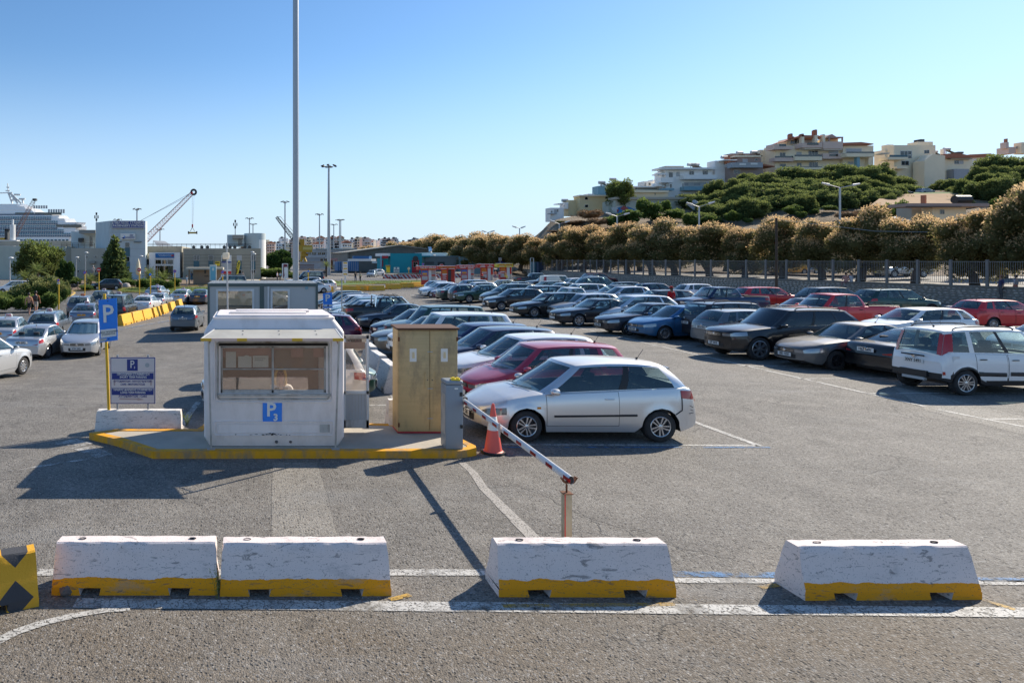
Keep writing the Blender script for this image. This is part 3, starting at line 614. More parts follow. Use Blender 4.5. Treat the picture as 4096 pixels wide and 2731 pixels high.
# passenger station --------------------------------------------------------
YT=130.0
b=building('passenger_station','pale blue and beige passenger station with a square tower and a dark blue name board')
part(b,'west_wing',Z1,-400,745,690,1150,YT+3,20,M['st_green']);part(b,'parapet',Z1,-400,690,745,742,YT+24,1,M['conc_band'])
part(b,'beige_wing',Z1,745,765,1146,1110,YT,22,M['st_beige']);part(b,'plinth',Z1,690,990,1146,1110,YT-0.12,0.10,M['st_tan'])
part(b,'side_wing',Z1,690,770,745,1110,YT+1.5,20,M['st_tan'])
part(b,'upper_block',Z1,745,590,1000,770,YT+10,2,M['st_blue']);part(b,'canopy',Z1,825,575,998,612,YT+6,6,M['conc_band'])
part(b,'tower',Z1,1146,480,1520,1110,YT-2.0,2.5,M['st_blue'])
tw=MB();a0,a1=P(Z1.x(1146),Z1.y(480),YT-2.0),P(Z1.x(1000),Z1.y(497),YT+5)
tw.add([(a0.x,a0.y,0),(a0.x,a0.y,a0.z),(a1.x,a1.y,a1.z),(a1.x,a1.y,0),(a0.x,a1.y+5,0),(a0.x,a1.y+5,a1.z)],[(0,3,2,1),(3,4,5,2),(1,2,5)],M['st_blue']);tw.build('tower_side',b)
for y in(600,690,770,850,935,1020):part(b,'joint',Z1,1146,y,1520,y+2,YT-2.03,0.02,M['st_grey'])
part(b,'wall_panel',Z1,1306,757,1358,852,YT-2.06,0.05,M['tealpanel']);part(b,'wall_panel',Z1,1306,906,1358,984,YT-2.06,0.05,M['tealpanel'])
for y0,y1 in((707,754),(856,903),(987,1038)):window(b,Z1,1310,y0,1354,y1,YT-2.0,'bpane',bars=0)
for x,y in((812,843),(898,843),(990,843),(1073,843),(808,995),(890,995),(988,995),(818,885)):window(b,Z1,x+2,y+2,x+20,y+22,YT-0.12 if y>990 else YT,'wpane',bars=0)
window(b,Z1,938,640,968,745,YT+10,'wpane',bars=1,name='balcony_door')
part(b,'air_conditioner',Z1,932,900,990,926,YT-0.9,0.85,M['conc_band']);part(b,'air_conditioner',Z1,818,658,862,702,YT+8.8,1.1,M['trimdark'])
rl=MB()
for y in(714,730,745):
    rl.tube([P(Z1.x(640),Z1.y(y),YT+1),P(Z1.x(988),Z1.y(y),YT+1)],0.05,M['trimdark'],4)
for x in(640,700,760,820,880,940,988):rl.tube([P(Z1.x(x),Z1.y(714),YT+1),P(Z1.x(x),Z1.y(768),YT+1)],0.05,M['trimdark'],4)
rl.build('railing',b)
nb=part(b,'name_board',Z1,1172,478,1507,555,YT-2.5,0.45,M['navy'])
bd=MB()
for q in((1172,478,1507,481),(1172,552,1507,555),(1172,481,1175,552),(1504,481,1507,552)):pbox(bd,Z1,*q,YT-2.53,0.03,M['inkwhite'])
bd.build('border',nb)
c=P(Z1.x(1340),Z1.y(502),YT-2.54);text('lettering','ΕΠΙΒΑΤΙΚΟΣ ΣΤΑΘΜΟΣ',0.56,M['inkwhite'],nb,c,bold=0.012,sx=0.95)
c=P(Z1.x(1340),Z1.y(532),YT-2.54);text('lettering',"PASSENGER'S STATION",0.56,M['inkwhite'],nb,c,bold=0.012,sx=0.98)
lb=part(b,'logo_board',Z1,1260,612,1413,672,YT-2.45,0.40,M['inkwhite'])
lg=MB(); 
lg.add([P(Z1.x(x),Z1.y(y),YT-2.5)for x,y in((1288,618),(1300,632),(1306,650),(1300,662),(1284,660),(1296,648),(1298,634))],[tuple(range(7))],M['signblue'])
lg.add([P(Z1.x(x),Z1.y(y),YT-2.5)for x,y in((1268,655),(1290,652),(1312,664),(1290,668))],[(0,1,2,3)],M['navy']);lg.build('emblem',lb)
text('lettering','ΟΛΗ',0.40,M['navy'],lb,P(Z1.x(1333),Z1.y(655),YT-2.5),bold=0.01)
tl=MB()
for k,y in enumerate((622,631,640,649,658)):pbox(tl,Z1,1356,y,1356+(38,30,48,52,52)[k],y+4,YT-2.49,0.03,M['navy'])
tl.build('small_print',lb)
part(b,'bracket',Z1,1188,695,1270,700,YT-2.3,0.3,M['trimdark']);part(b,'bracket',Z1,1398,698,1478,703,YT-2.3,0.3,M['trimdark'])
# entrance and east wing
part(b,'link_block',Z1,1520,745,1900,1110,YT+4,20,M['st_tan'])
part(b,'entrance_wall',Z1,1560,810,1880,1072,YT-1,4,M['st_white'])
part(b,'entrance_fin',Z1,1528,822,1562,1072,YT-0.2,3,M['st_cream'])
bn=part(b,'banner',Z1,1625,820,1820,868,YT-1.2,0.15,pm('blue_banner',(0.01,0.16,0.42),0.5,var=0.25,scale=1.0))
text('lettering','ΕΠΙΒΑΤΙΚΟΣ ΣΤΑΘΜΟΣ',0.24,M['inkwhite'],bn,P(Z1.x(1728),Z1.y(833),YT-1.26));text('lettering','PASSENGER STATION',0.24,M['inkwhite'],bn,P(Z1.x(1728),Z1.y(847),YT-1.26))
part(b,'banner_flag',Z1,1790,832,1816,852,YT-1.24,0.04,M['redwall'])
window(b,Z1,1628,888,1808,930,YT-1,'wpane',bars=2)
for x0,x1 in((1626,1668),(1672,1765),(1769,1808)):window(b,Z1,x0,950,x1,1070,YT-1,'wpane',bars=1,name='glass_door')
part(b,'entrance_side_window',Z1,1534,880,1556,940,YT-0.3,0.1,M['wpane'])
part(b,'east_wing',Z2,85,768,896,1105,YT-1,8,M['st_tan'])
for y in(835,868,902,936,972):part(b,'joint',Z2,87,y,894,y+2,YT-1.03,0.02,M['trimdark'])
for(x0,x1,pn)in((195,257,'bpane'),(350,403,'wpane'),(645,700,'shutter'),(790,845,'bpane')):
    window(b,Z2,x0+4,842,x1-4,892,YT-1.03,pn if pn!='shutter' else 'wpane',bars=1 if pn=='bpane' else 0,shut=pn=='shutter')
    part(b,'wall_panel',Z2,x0,898,x1-4,990,YT-1.07,0.05,M['tealpanel']);window(b,Z2,x0+2,994,x1-6,1030,YT-1.03,'wpane',bars=0)
for x in(180,265,325,500,560,610,715,765): 
    a=part(b,'air_conditioner',Z2,x,744,x+30,767,YT+1,0.6,M['frame']);q=MB();q.lathe([(0.001,0),(0.34,0)],M['trimdark'],12,Matrix.Translation(P(Z2.x(x+15),Z2.y(755),YT+0.99))@Matrix.Rotation(math.pi/2,4,'X'));q.build('fan',a)
rl=MB()
for y in(720,732):
    rl.tube([P(Z1.x(1520),Z1.y(y),YT+2),P(Z2.x(800),Z2.y(y),YT+2)],0.05,M['trimdark'],4)
for x in range(-50,801,50):rl.tube([P(Z2.x(x-80),Z2.y(720),YT+2),P(Z2.x(x-80),Z2.y(768),YT+2)],0.04,M['trimdark'],4)
rl.build('railing',b)
part(b,'roof_block',Z2,545,625,725,745,YT+6,8,M['st_blue']);part(b,'roof_canopy',Z2,600,628,715,665,YT+3,3,M['conc_band']);window(b,Z2,660,665,700,730,YT+6,'wpane',name='roof_door')
cy=MB();Yc=YT+8
c0=P(Z2.x(835),Z2.y(612),Yc);rr_=(PX(Z2.x(948),Yc)-PX(Z2.x(722),Yc))/2
cy.lathe([(rr_,-c0.z),(rr_,0),(0.01,0)],M['st_blue'],36,Matrix.Translation(c0)@Matrix.Translation((0,0,0)));ob_=cy.build('round_tower',b,True)
cy=MB();ang=[(-0.25+k*0.13)for k in range(8)]
cy.add([(c0.x+math.sin(a*1.0)*(rr_+0.04),c0.y-math.cos(a)*(rr_+0.04),z)for a in[0.35+k*0.15 for k in range(9)]for z in(-0.5,PZ(Z2.y(680),Yc))],[(2*k,2*k+2,2*k+3,2*k+1)for k in range(8)],M['st_white']);cy.build('white_panel',b,True)
part(b,'steps',Z1,1830,1078,1960,1090,YT-3.0,2,M['paving']);part(b,'steps',Z1,1820,1092,1965,1112,YT-4.0,3,M['paving'])
sp=MB(); 
sp.add([P(Z1.x(1600),Z1.y(685),YT+8),P(Z1.x(1640),Z1.y(742),YT+6),P(Z1.x(1800),Z1.y(742),YT+6),P(Z1.x(1725),Z1.y(692),YT+8)],[(0,1,2,3)],M['shutter']);sp.tube([P(Z1.x(1603),Z1.y(690),YT+8),P(Z1.x(1600),Z1.y(745),YT+8)],0.06,M['trimdark'],4);sp.build('solar_panel',b)
# hoarding and car-rental bits beside the east wing
h=building('poster_hoarding','tall hoarding with a port map and posters on the east wing','hoarding');part(h,'board',Z2,484,838,590,1040,YT-3,0.2,M['inkwhite'])
for q,m in(((492,845,540,905),'bpane'),((486,905,588,918),'navy'),((490,922,584,985),'shutter'),((486,1005,588,1036),'signred')):part(h,'poster',Z2,*q,YT-3.06,0.04,M[m])
h=building('yellow_rental_sign','small yellow illuminated rental sign on the station wall','sign');part(h,'box',Z2,418,903,468,950,YT-4,0.4,pm('yellow_sign',(0.75,0.52,0.01),0.4));text('lettering','Hertz',0.30,M['ink'],h,P(Z2.x(441),Z2.y(917),YT-4.05),bold=0.02)
h=building('advertising_flag','yellow feather flag lettered RENT A CAR','flag');fl=MB();YF=112
pts=[(636,1035),(640,985),(652,915),(666,890),(680,900),(683,930),(672,985),(660,1035)]
fl.add([P(Z2.x(x),Z2.y(y),YF)+Vector((0,0.05*k,0))for k in(0,1)for x,y in pts],[tuple(range(8)),tuple(range(15,7,-1))]+[(i,8+i,8+(i+1)%8,(i+1)%8)for i in range(8)],pm('yellow_flag',(0.78,0.62,0.05),0.7));fl.build('flag_cloth',h)
link('lettering',text_mesh('RENT A CAR',0.34,M['ink'],0.01,0.015),h,P(Z2.x(656),Z2.y(970),YF-0.06),(math.pi/2,-1.30,0));q=MB();q.tube([P(Z2.x(634),Z2.y(1080),YF),P(Z2.x(638),Z2.y(985),YF),P(Z2.x(655),Z2.y(905),YF+0.1)],0.04,M['black'],5);q.build('flag_pole',h)
# bus shelter
YB=104;h=building('bus_shelter','brown rendered bus shelter with a flat slab roof','shelter');M['brownr']=stucco('brown_render',(0.30,0.21,0.14))
part(h,'roof',Z2,110,968,502,990,YB-1,4.5,M['st_beige']);part(h,'wall',Z2,190,990,490,1170,YB,2.6,M['brownr']);part(h,'post',Z2,142,990,155,1170,YB,0.3,M['brownr']);part(h,'wall_niche',Z2,306,992,326,1030,YB-0.05,0.04,M['trimdark']);text('graffiti','VAPET',0.35,M['ink'],h,P(Z2.x(335),Z2.y(1058),YB-0.03),space=0.9)
for k,(q,m,lb)in enumerate((((362,938,432,1105),'bpane','white framed light box with a pale blue poster'),((1120,925,1182,1080),'inkwhite','peeling white and maroon advertising light box'),((1755,908,1806,1055),'inkwhite','white and yellow direction totem on a post'))):
    YA=92;h=building('advertising_totem',lb,'sign');part(h,'box',Z2,*q,YA,0.35,M['white'])
    x0,y0,x1,y1=q
    if k==0:part(h,'poster',Z2,x0+8,y0+20,x1-8,y1-6,YA-0.03,0.025,pm('pale_blue_poster',(0.20,0.48,0.62),0.4,var=0.2,scale=0.8));part(h,'poster_disc',Z2,388,972,408,1000,YA-0.05,0.015,M['inkwhite'])
    if k==1:
        pp=MB();pp.add([P(Z2.x(x),Z2.y(y),YA-0.02)for x,y in((1132,932),(1176,932),(1176,975),(1168,960),(1140,965),(1140,1010),(1146,1050),(1134,1078),(1130,1078))],[tuple(range(9))],pm('maroon_shred',(0.14,0.02,0.04),0.6));pp.build('torn_poster',h)
    if k==2:
        for j in range(5):part(h,'panel',Z2,x0+6,y0+6+j*29,x1-6,y0+20+j*29,YA-0.03,0.025,M['yellowpole']if j%2==0 else M['shutter'])
    part(h,'post',Z2,(x0+x1)/2-8,y1,(x0+x1)/2+8,y1+72,YA,0.3,M['white'])
# cruise ship ---------------------------------------------------------------
YS=640.0;M['shipw']=pm('ship_white_paint',(0.92,0.91,0.88),0.4,var=0.03);sh=building('cruise_ship','huge white cruise ship with rows of blue glass balconies behind the station','ship')
decks=[(648,760,800,830),(608,648,860,870),(568,608,895,880),(530,568,905,905),(492,530,880,900),(452,492,800,780),(418,452,730,700),(385,418,640,560),(348,385,470,420),(320,348,380,360),(296,320,300,290)]
mb=MB(); 
for i,(y0,y1,xb,xt)in enumerate(decks):
    dd=28-1.2*i;off=0.9*i;a=[P(Z1.x(-900),Z1.y(y1),YS+off),P(Z1.x(xb),Z1.y(y1),YS+off+dd*0.3),P(Z1.x(xb),Z1.y(y1),YS+off+dd*0.7),P(Z1.x(-900),Z1.y(y1),YS+off+dd)]
    t_=[P(Z1.x(-900),Z1.y(y0),YS+off),P(Z1.x(xt),Z1.y(y0),YS+off+dd*0.3),P(Z1.x(xt),Z1.y(y0),YS+off+dd*0.7),P(Z1.x(-900),Z1.y(y0),YS+off+dd)]
    xk,xk2=xb-110,xt-110;a.insert(1,P(Z1.x(xk),Z1.y(y1),YS+off));t_.insert(1,P(Z1.x(xk2),Z1.y(y0),YS+off))
    for q in t_+a:q.z=q.z if q in t_ else q.z-0.4
    for q,(yy)in[(q,y1)for q in a]:q.z=PZ(Z1.y(yy),YS)
    for q in t_:q.z=PZ(Z1.y(y0),YS)
    if i==0:
        for q in a:q.z=-2
    n=5;mb.add(a+t_,[(0,1,2,3,4),(9,8,7,6,5)]+[(j,(j+1)%n,n+(j+1)%n,n+j)for j in range(n)],M['shipw'])
mb.build('superstructure',sh)
for(y0,y1,xe,i)in((622,645,745,1),(582,604,660,2),(540,562,590,3),(494,514,590,4),(447,468,520,5),(396,418,440,7)):
    off=0.9*i;m=MB();m.box((PX(-900*0.3826,YS),YS+off-1.0,PZ(Z1.y(y1),YS)),(PX(Z1.x(xe),YS),YS+off-0.2,PZ(Z1.y(y0)+3,YS)),M['navyglass']);bo=m.build('balcony_glass',sh)
    if i<6:
        d=MB();k=0
        for x in range(-100,int(xe),24):d.box((PX(Z1.x(x),YS),YS+off-1.15,PZ(Z1.y(y1),YS)),(PX(Z1.x(x+3),YS),YS+off-0.3,PZ(Z1.y(y0-18),YS)),M['white'])
        dv=d.build('cabin_dividers',bo);dv["kind"]='stuff'
        s2=MB();s2.box((PX(-900*0.3826,YS),YS+off-0.12,PZ(Z1.y(y0),YS)),(PX(Z1.x(xe),YS),YS+off-0.02,PZ(Z1.y(y0-16),YS)),M['st_lblue']);s2.build('cabin_fronts',sh)
part(sh,'bridge_windows',Z1,660,518,850,548,YS+2,3,M['wpane']);part(sh,'bridge_windows',Z1,590,518,655,545,YS+2.5,2,M['wpane']);part(sh,'lounge_windows',Z1,366,392,640,418,YS+5.5,2,M['wpane']);part(sh,'lounge_windows',Z1,160,394,350,418,YS+5.5,2,M['wpane'])
for k in range(14):part(sh,'porthole',Z1,170+k*40,674,194+k*40,688,YS-0.6,0.5,M['tealpanel'])
ms=MB()
def seg(z,Y,x0,y0,x1,y1,r,m,mb=None):(mb or ms).tube([P(z.x(x0),z.y(y0),Y),P(z.x(x1),z.y(y1),Y)],r,m,5)
for q in((80,90,88,190),(88,190,130,300),(110,190,185,300),(88,190,120,200),(120,200,225,300),(0,190,130,185),(60,165,105,165),(68,130,100,130),(150,205,215,208),(200,252,262,252),(135,245,160,245),(120,225,150,222),(130,262,170,262),(232,252,245,300)):seg(Z1,YS+12,*q,0.9 if q[1]>185 and q[0]>80 else 0.5,M['white'])
ms.build('mast',sh)
fn_=MB()
for x in range(320,640,26):fn_.box((PX(Z1.x(x),YS),YS+8,PZ(Z1.y(395 if x>470 else 345),YS)),(PX(Z1.x(x+20),YS),YS+8.3,PZ(Z1.y(352 if x>470 else 312),YS)),M['shutter'])
ft=fn_.build('deck_screens',sh);ft["kind"]='stuff'
# harbour cranes ------------------------------------------------------------
def lattice(mb,a,b,w0,w1,n,r,mat,side=Vector((0,1,0))):
    d=(b-a).normalized();u=d.cross(side).normalized();v=side
    C=[[a+(b-a)*i/n+(u*sx+v*sy)*(w0+(w1-w0)*i/n)for i in range(n+1)]for sx,sy in((1,1),(1,-1),(-1,-1),(-1,1))]
    for c in C:mb.tube([c[0],c[-1]],r,mat,4,caps=False)
    for i in range(n):
        for k in range(4):mb.tube([C[k][i],C[(k+1)%4][i+1]],r*0.6,mat,3,caps=False);mb.tube([C[k][i],C[(k+1)%4][i]],r*0.5,mat,3,caps=False)
YC=300;cr=building('harbour_crane','pinkish lattice boom of a mobile crane rising over the station with a yellow spreader','crane');mb=MB();lattice(mb,P(Z1.x(1500),Z1.y(700),YC),P(Z1.x(2005),Z1.y(195),YC),1.3,0.7,22,0.11,M['cranered']);mb.build('boom',cr)
mb=MB();seg(Z1,YC,1992,190,1470,480,0.09,M['pole'],mb);seg(Z1,YC,2000,205,1475,475,0.07,M['pole'],mb);mb.build('stay_cable',cr)
mb=MB();mb.lathe([(0.6,-0.2),(1.5,-0.2),(1.5,0.2),(0.6,0.2)],M['trimdark'],14,Matrix.Translation(P(Z1.x(2025),Z1.y(180),YC))@Matrix.Rotation(math.pi/2,4,'X'));mb.build('sheave',cr)
part(cr,'boom_head',Z1,1992,178,2014,200,YC-0.8,1.6,M['redwall'])
mb=MB();seg(Z1,YC,2010,200,2010,525,0.07,M['pole'],mb);seg(Z1,YC,2030,200,2016,520,0.05,M['pole'],mb);mb.build('hoist_cable',cr)
part(cr,'hook_block',Z1,2004,515,2018,545,YC-0.5,1,M['redwall']);mb=MB();seg(Z1,YC,2011,545,1990,590,0.12,M['trimdark'],mb);seg(Z1,YC,2011,545,2035,590,0.12,M['trimdark'],mb);mb.build('sling',cr)
part(cr,'spreader',Z1,1966,596,2058,612,YC-1,2,M['yellowsteel']);part(cr,'spreader_leg',Z1,1964,588,1974,616,YC-1.3,2.6,M['trimdark']);part(cr,'spreader_leg',Z1,2050,588,2060,616,YC-1.3,2.6,M['trimdark'])
cr=building('harbour_crane','yellowish lattice crane boom standing in front of the cruise ship','crane');mb=MB();lattice(mb,P(Z1.x(140),Z1.y(660),YC),P(Z1.x(355),Z1.y(265),YC),1.0,0.6,18,0.06,M['rust']);mb.build('boom',cr);part(cr,'boom_head',Z1,340,246,375,268,YC-1,2,M['trimdark'])
part(cr,'cab',Z1,48,570,80,675,YC,4,M['trimdark']);part(cr,'jib',Z1,48,565,105,580,YC,2,M['trimdark']);part(cr,'deck',Z1,-10,655,60,678,YC,4,M['yellowsteel'])
mb=MB();seg(Z1,YC,365,265,365,510,0.06,M['trimdark'],mb);mb.build('hoist_cable',cr)
h=building('white_mast','thick white ship mast before the cruise ship','mast');mb=MB();mb.tube([P(Z1.x(133),Z1.y(760),YC-20),P(Z1.x(133),Z1.y(520),YC-20)],1.1,M['white'],10);mb.tube([P(Z1.x(133),Z1.y(520),YC-20),P(Z1.x(133),Z1.y(466),YC-20)],0.45,M['white'],8);mb.build('mast_tube',h);part(h,'deckhouse',Z1,-60,680,175,700,YC-22,4,M['white'])
YK=215;cr=building('quay_crane','yellow quay crane with a counterweight cab and slanted truss jib','crane')
mb=MB();lattice(mb,P(Z2.x(1290),Z2.y(730),YK),P(Z2.x(1060),Z2.y(440),YK),0.7,0.35,16,0.12,M['trimdark']);mb.build('jib',cr)
mb=MB();[seg(Z2,YK,*q,0.07,M['trimdark'],mb)for q in((1060,437,1105,438),(1105,438,1170,520),(1170,520,1310,670),(1060,440,1180,560))];mb.build('stay_cable',cr)
part(cr,'machine_house',Z2,1325,735,1435,808,YK,6,M['yellowsteel']);part(cr,'house_band',Z2,1338,752,1438,782,YK-0.1,0.09,pm('pale_yellow_band',(0.62,0.48,0.14),0.6));part(cr,'winch_tower',Z2,1305,672,1352,735,YK+1,4,M['yellowsteel']);part(cr,'cab',Z2,1288,735,1325,800,YK,3,M['yellowsteel'])
part(cr,'slew_ring',Z2,1318,808,1372,850,YK+1,4,M['yellowsteel']);mb=MB();[seg(Z2,YK+2,*q,0.45,M['yellowsteel'],mb)for q in((1325,850,1310,980),(1345,850,1385,950),(1385,950,1400,990),(1350,830,1390,835))];mb.build('portal_leg',cr)
mb=MB();[seg(Z2,YK,*q,0.08,M['trimdark'],mb)for q in((1360,680,1395,680),(1395,680,1398,735),(1400,700,1432,712),(1432,705,1432,735))];mb.build('handrail',cr)
# far town ------------------------------------------------------------------
tw_r=random.Random(11);tmats=['st_white','st_cream','st_pink','st_grey','st_beige','st_white']
th=MB();th.add([(-185,560,0),(155,560,0),(238,700,17),(-12,700,14),(-175,640,5)],[(0,1,2,3,4)],M['hill']);tag(th.build('town_hillside'),kind='structure')
houses=[]
for k in range(46):
    px=955+k*16.5+tw_r.uniform(-6,6);Yh=tw_r.choice([470,500,540,590]);ty=np.interp(px,[955,1000,1100,1250,1400,1500,1600,1720],[985,965,960,955,955,962,958,968])+tw_r.uniform(-7,22);houses.append((px,ty,Yh,tw_r.uniform(24,46)))
for px,ty,Yh,w in sorted(houses,key=lambda q:-q[2]):
    h=building('town_house','one of the small pale houses of the distant town behind the quay','house','houses of the distant town');m=M[tw_r.choice(tmats)]
    part(h,'wall',ZS,px,ty,px+w,1040,Yh,12,m); 
    if tw_r.random()<0.35:roofprism(h,ZS,[(px-2,ty),(px+w+2,ty),(px+w/2,ty-9)],Yh-0.5,13,M['tile'])
    else:part(h,'parapet',ZS,px+tw_r.uniform(0,w*0.4),ty-tw_r.uniform(2,6),px+w*0.8,ty,Yh+3,6,m);tk=MB();tk.lathe([(0.9,0),(0.9,1.3),(0,1.3)],M['trimdark'],8,Matrix.Translation(P(px+w*0.3,ty,Yh+2)));tk.build('water_tank',h)
    for ry in range(3):
        for cx_w in range(int(w//10)): 
            if tw_r.random()<0.85:part(h,'window',ZS,px+3+cx_w*10,ty+5+ry*11,px+8+cx_w*10,ty+10+ry*11,Yh-0.15,0.12,M['trimdark'])
        part(h,'balcony',ZS,px+1,ty+11.5+ry*11,px+w-1,ty+13+ry*11,Yh-1.2,1.2,M['st_white'])
h=building('gabled_house','pale house with a red gabled roof and chimney standing above the far town','house');part(h,'wall',ZE,1965,150,2150,260,440,14,M['st_white']);roofprism(h,ZE,[(1955,150),(2162,150),(2065,100)],439,16,M['tile']);part(h,'chimney',ZE,2056,84,2068,104,445,2,M['tile']);part(h,'side_wall',ZE,2150,160,2180,260,442,10,M['st_cream'])
for x in(1985,2030,2085,2120):part(h,'window',ZE,x,190,x+18,215,439.8,0.15,M['trimdark']); 
part(h,'balcony',ZE,1968,165,2150,178,438,2,M['st_white']);part(h,'balcony',ZE,1968,222,2150,238,438,2,M['st_white'])
h=building('harbour_office','long pale grey harbour building with two bands of windows','building');YG=255
part(h,'wall',ZE,1290,262,2240,520,YG,18,M['st_grey']);part(h,'roof_edge',ZE,1480,258,2245,270,YG-0.5,19,M['st_lblue']);part(h,'spandrel',ZE,1300,380,2075,430,YG-0.3,0.25,M['shutter'])
for x0,x1 in((1330,1380),(1395,1480),(1510,1575),(1585,1650),(1680,1740),(1755,1845),(1955,2025),(2050,2075)):window(h,ZE,x0,320,x1,372,YG,'wpane',bars=1)
for x0,x1 in((1560,1610),(1630,1690),(1880,1950),(2020,2070)):window(h,ZE,x0,448,x1,490,YG,'wpane',bars=1)
for x,y in((1620,385),(1650,425),(1915,315),(1875,345)):part(h,'air_conditioner',ZE,x,y,x+26,y+20,YG-0.9,0.8,M['frame'])
h=building('boundary_wall','low concrete boundary wall behind the quay fence','wall');part(h,'wall',ZE,1170,505,1720,640,190,0.4,M['st_grey']);part(h,'coping',ZE,1170,500,1720,508,189.8,0.8,M['paving'])
h=building('quay_fence','rusty picket fence before the concrete wall','fence')
q=MB(); 
for x in range(1165,1440,14):q.box((PX(ZE.x(x),150),150,-0.3),(PX(ZE.x(x+5),150),150.06,PZ(ZE.y(560),150)),M['rust'])
pk=q.build('pickets',h);pk["kind"]='stuff';part(h,'rail',ZE,1160,556,1445,566,149.9,0.1,M['rust'])
# warehouse, containers, teal block ----------------------------------------
YW=196;h=building('warehouse','grey corrugated warehouse with a low gabled roof','warehouse')
roofprism(h,Z3,[(-30,560),(-30,328),(-8,324),(590,246),(940,292),(1000,300),(1000,560)],YW,40,M['corr'],'wall');roofprism(h,Z3,[(-40,332),(-40,322),(590,238),(1010,292),(1010,302),(590,248)],YW-0.8,42,M['conc_band'],'roof')
q=MB()
for x in range(-25,1000,9):y0=np.interp(x,[-30,590,1000],[330,250,300]);q.box((PX(Z3.x(x),YW),YW-0.10,0),(PX(Z3.x(x+4),YW),YW-0.01,PZ(Z3.y(y0),YW)),M['corr'])
rb=q.build('sheet_ribs',h);rb["kind"]='stuff';part(h,'sign',Z3,262,435,342,458,YW-0.3,0.2,M['inkwhite']);part(h,'door_strip',Z3,-5,335,0,560,YW-0.2,0.1,M['trimdark'])
def container(x0,y0,x1,y1,Y,label):
    h=building('shipping_container',label,'container');part(h,'body',ZE,x0,y0,x1,y1,Y,6,M['blue_c']);X0,X1,za,zb_=PX(ZE.x(x0),Y),PX(ZE.x(x1),Y),PZ(ZE.y(y1),Y),PZ(ZE.y(y0),Y)
    for k in range(2):
        d=MB();xa=X0+0.1+(X1-X0-0.2)*k/2;d.box((xa,Y-0.06,za+0.1),(xa+(X1-X0-0.2)/2-0.04,Y-0.01,zb_-0.1),M['blue_c']);do=d.build('door',h)
        e=MB();[e.tube([(xa+0.3+0.5*j,Y-0.1,za+0.1),(xa+0.3+0.5*j,Y-0.1,zb_-0.1)],0.03,M['pole'],5)for j in range(2)];e.build('lock_rod',do)
    return h
YD=165;container(2115,495,2282,682,YD,'blue shipping container with its doors facing the lot, a boat on its roof');container(1885,500,1985,680,YD+2,'smaller bright blue container beside the boat-topped one')
h=building('covered_boat','small white and blue boat lying on top of the blue container','boat');q=MB();q.prism([(0,0),(5.5,-0.6),(7,0.8),(5.2,1.9),(0.2,1.6)],0,0.55,M['white'],Matrix.Translation(P(ZE.x(2075),ZE.y(492),YD)));q.build('hull',h);q=MB();q.prism([(1.2,0.1),(5.0,-0.2),(5.8,0.8),(4.6,1.6),(1.2,1.4)],0.55,1.25,M['blue_c'],Matrix.Translation(P(ZE.x(2085),ZE.y(492),YD)));q.build('cover',h)
h=building('red_machine','rusty red loading machine by the concrete wall','machine');part(h,'frame',ZE,1755,438,1882,470,180,2,M['cranered']);part(h,'column',ZE,1762,470,1790,640,180,2,M['rust']);part(h,'column',ZE,1845,470,1878,660,180,2,M['cranered']);part(h,'cabinet',ZE,1800,500,1830,560,180,1,M['shutter'])
YL=172;h=building('teal_block','bright teal flat-roofed building with a red door surround','building')
part(h,'wall',Z3,485,338,860,577,YL,3,M['st_teal']);part(h,'recess_wall',Z3,375,400,485,577,YL+4,6,M['st_teal']);part(h,'canopy',Z3,372,338,485,372,YL+0.5,8,M['st_white']);part(h,'canopy_edge',Z3,385,368,455,400,YL+0.3,3,M['redwall']);part(h,'corner_post',Z3,368,372,382,560,YL+0.5,1,M['st_lblue'])
part(h,'red_post',Z3,381,420,396,500,YL+3.9,0.2,M['redwall']);part(h,'red_post',Z3,458,420,476,500,YL+3.9,0.2,M['redwall'])
d=part(h,'door_surround',Z3,740,420,824,572,YL-0.15,0.14,M['redwall']);window(h,Z3,756,444,804,500,YL-0.16,'wpane',bars=1)
a=part(h,'air_conditioner',Z3,764,388,808,416,YL-0.8,0.7,M['frame']);q=MB();q.lathe([(0.001,0),(0.7,0)],M['trimdark'],14,Matrix.Translation(P(Z3.x(782),Z3.y(402),YL-0.81))@Matrix.Rotation(math.pi/2,4,'X'));q.build('fan',a)
part(h,'rear_block',Z3,862,332,1170,380,YL+8,8,M['st_white']);part(h,'roof_slab',Z3,860,368,960,380,YL+1,8,M['st_teal'])
q=MB();q.tube([P(Z3.x(930),Z3.y(304),YL+9),P(Z3.x(968),Z3.y(304),YL+9)],0.9,M['chrome'],10);q.build('water_tank',h);q=MB();q.quad(P(Z3.x(970),Z3.y(318),YL+10),P(Z3.x(1030),Z3.y(364),YL+7),P(Z3.x(1000),Z3.y(364),YL+7),P(Z3.x(948),Z3.y(325),YL+10),M['shutter']);q.build('solar_panel',h)
h=building('grey_block','dark grey-green flat building joined to the teal one','building');part(h,'wall',Z3,896,376,1310,560,YL+2,3,M['st_dgrey'])
for k in range(8):part(h,'slot_window',Z3,903+k*13,440,909+k*13,466,YL+1.9,0.08,M['trimdark'])
part(h,'window',Z3,1048,442,1130,490,YL+1.9,0.08,M['trimdark']);part(h,'roof_edge',Z3,890,370,1312,378,YL+1.7,14,M['st_lblue'])
h=building('light_blue_block','light blue flat building beyond the red booths','building');part(h,'wall',Z3,1310,382,1476,560,YL+1,12,M['st_lblue']);part(h,'side_block',Z3,1476,380,1722,592,YL-1,3,M['st_lblue'])
for x in(1322,1345,1400,1448):window(h,Z3,x,436,x+13,460,YL+1,'wpane',bars=0)
part(h,'no_entry_board',Z3,1418,456,1440,480,YL+0.7,0.1,M['signblue'])
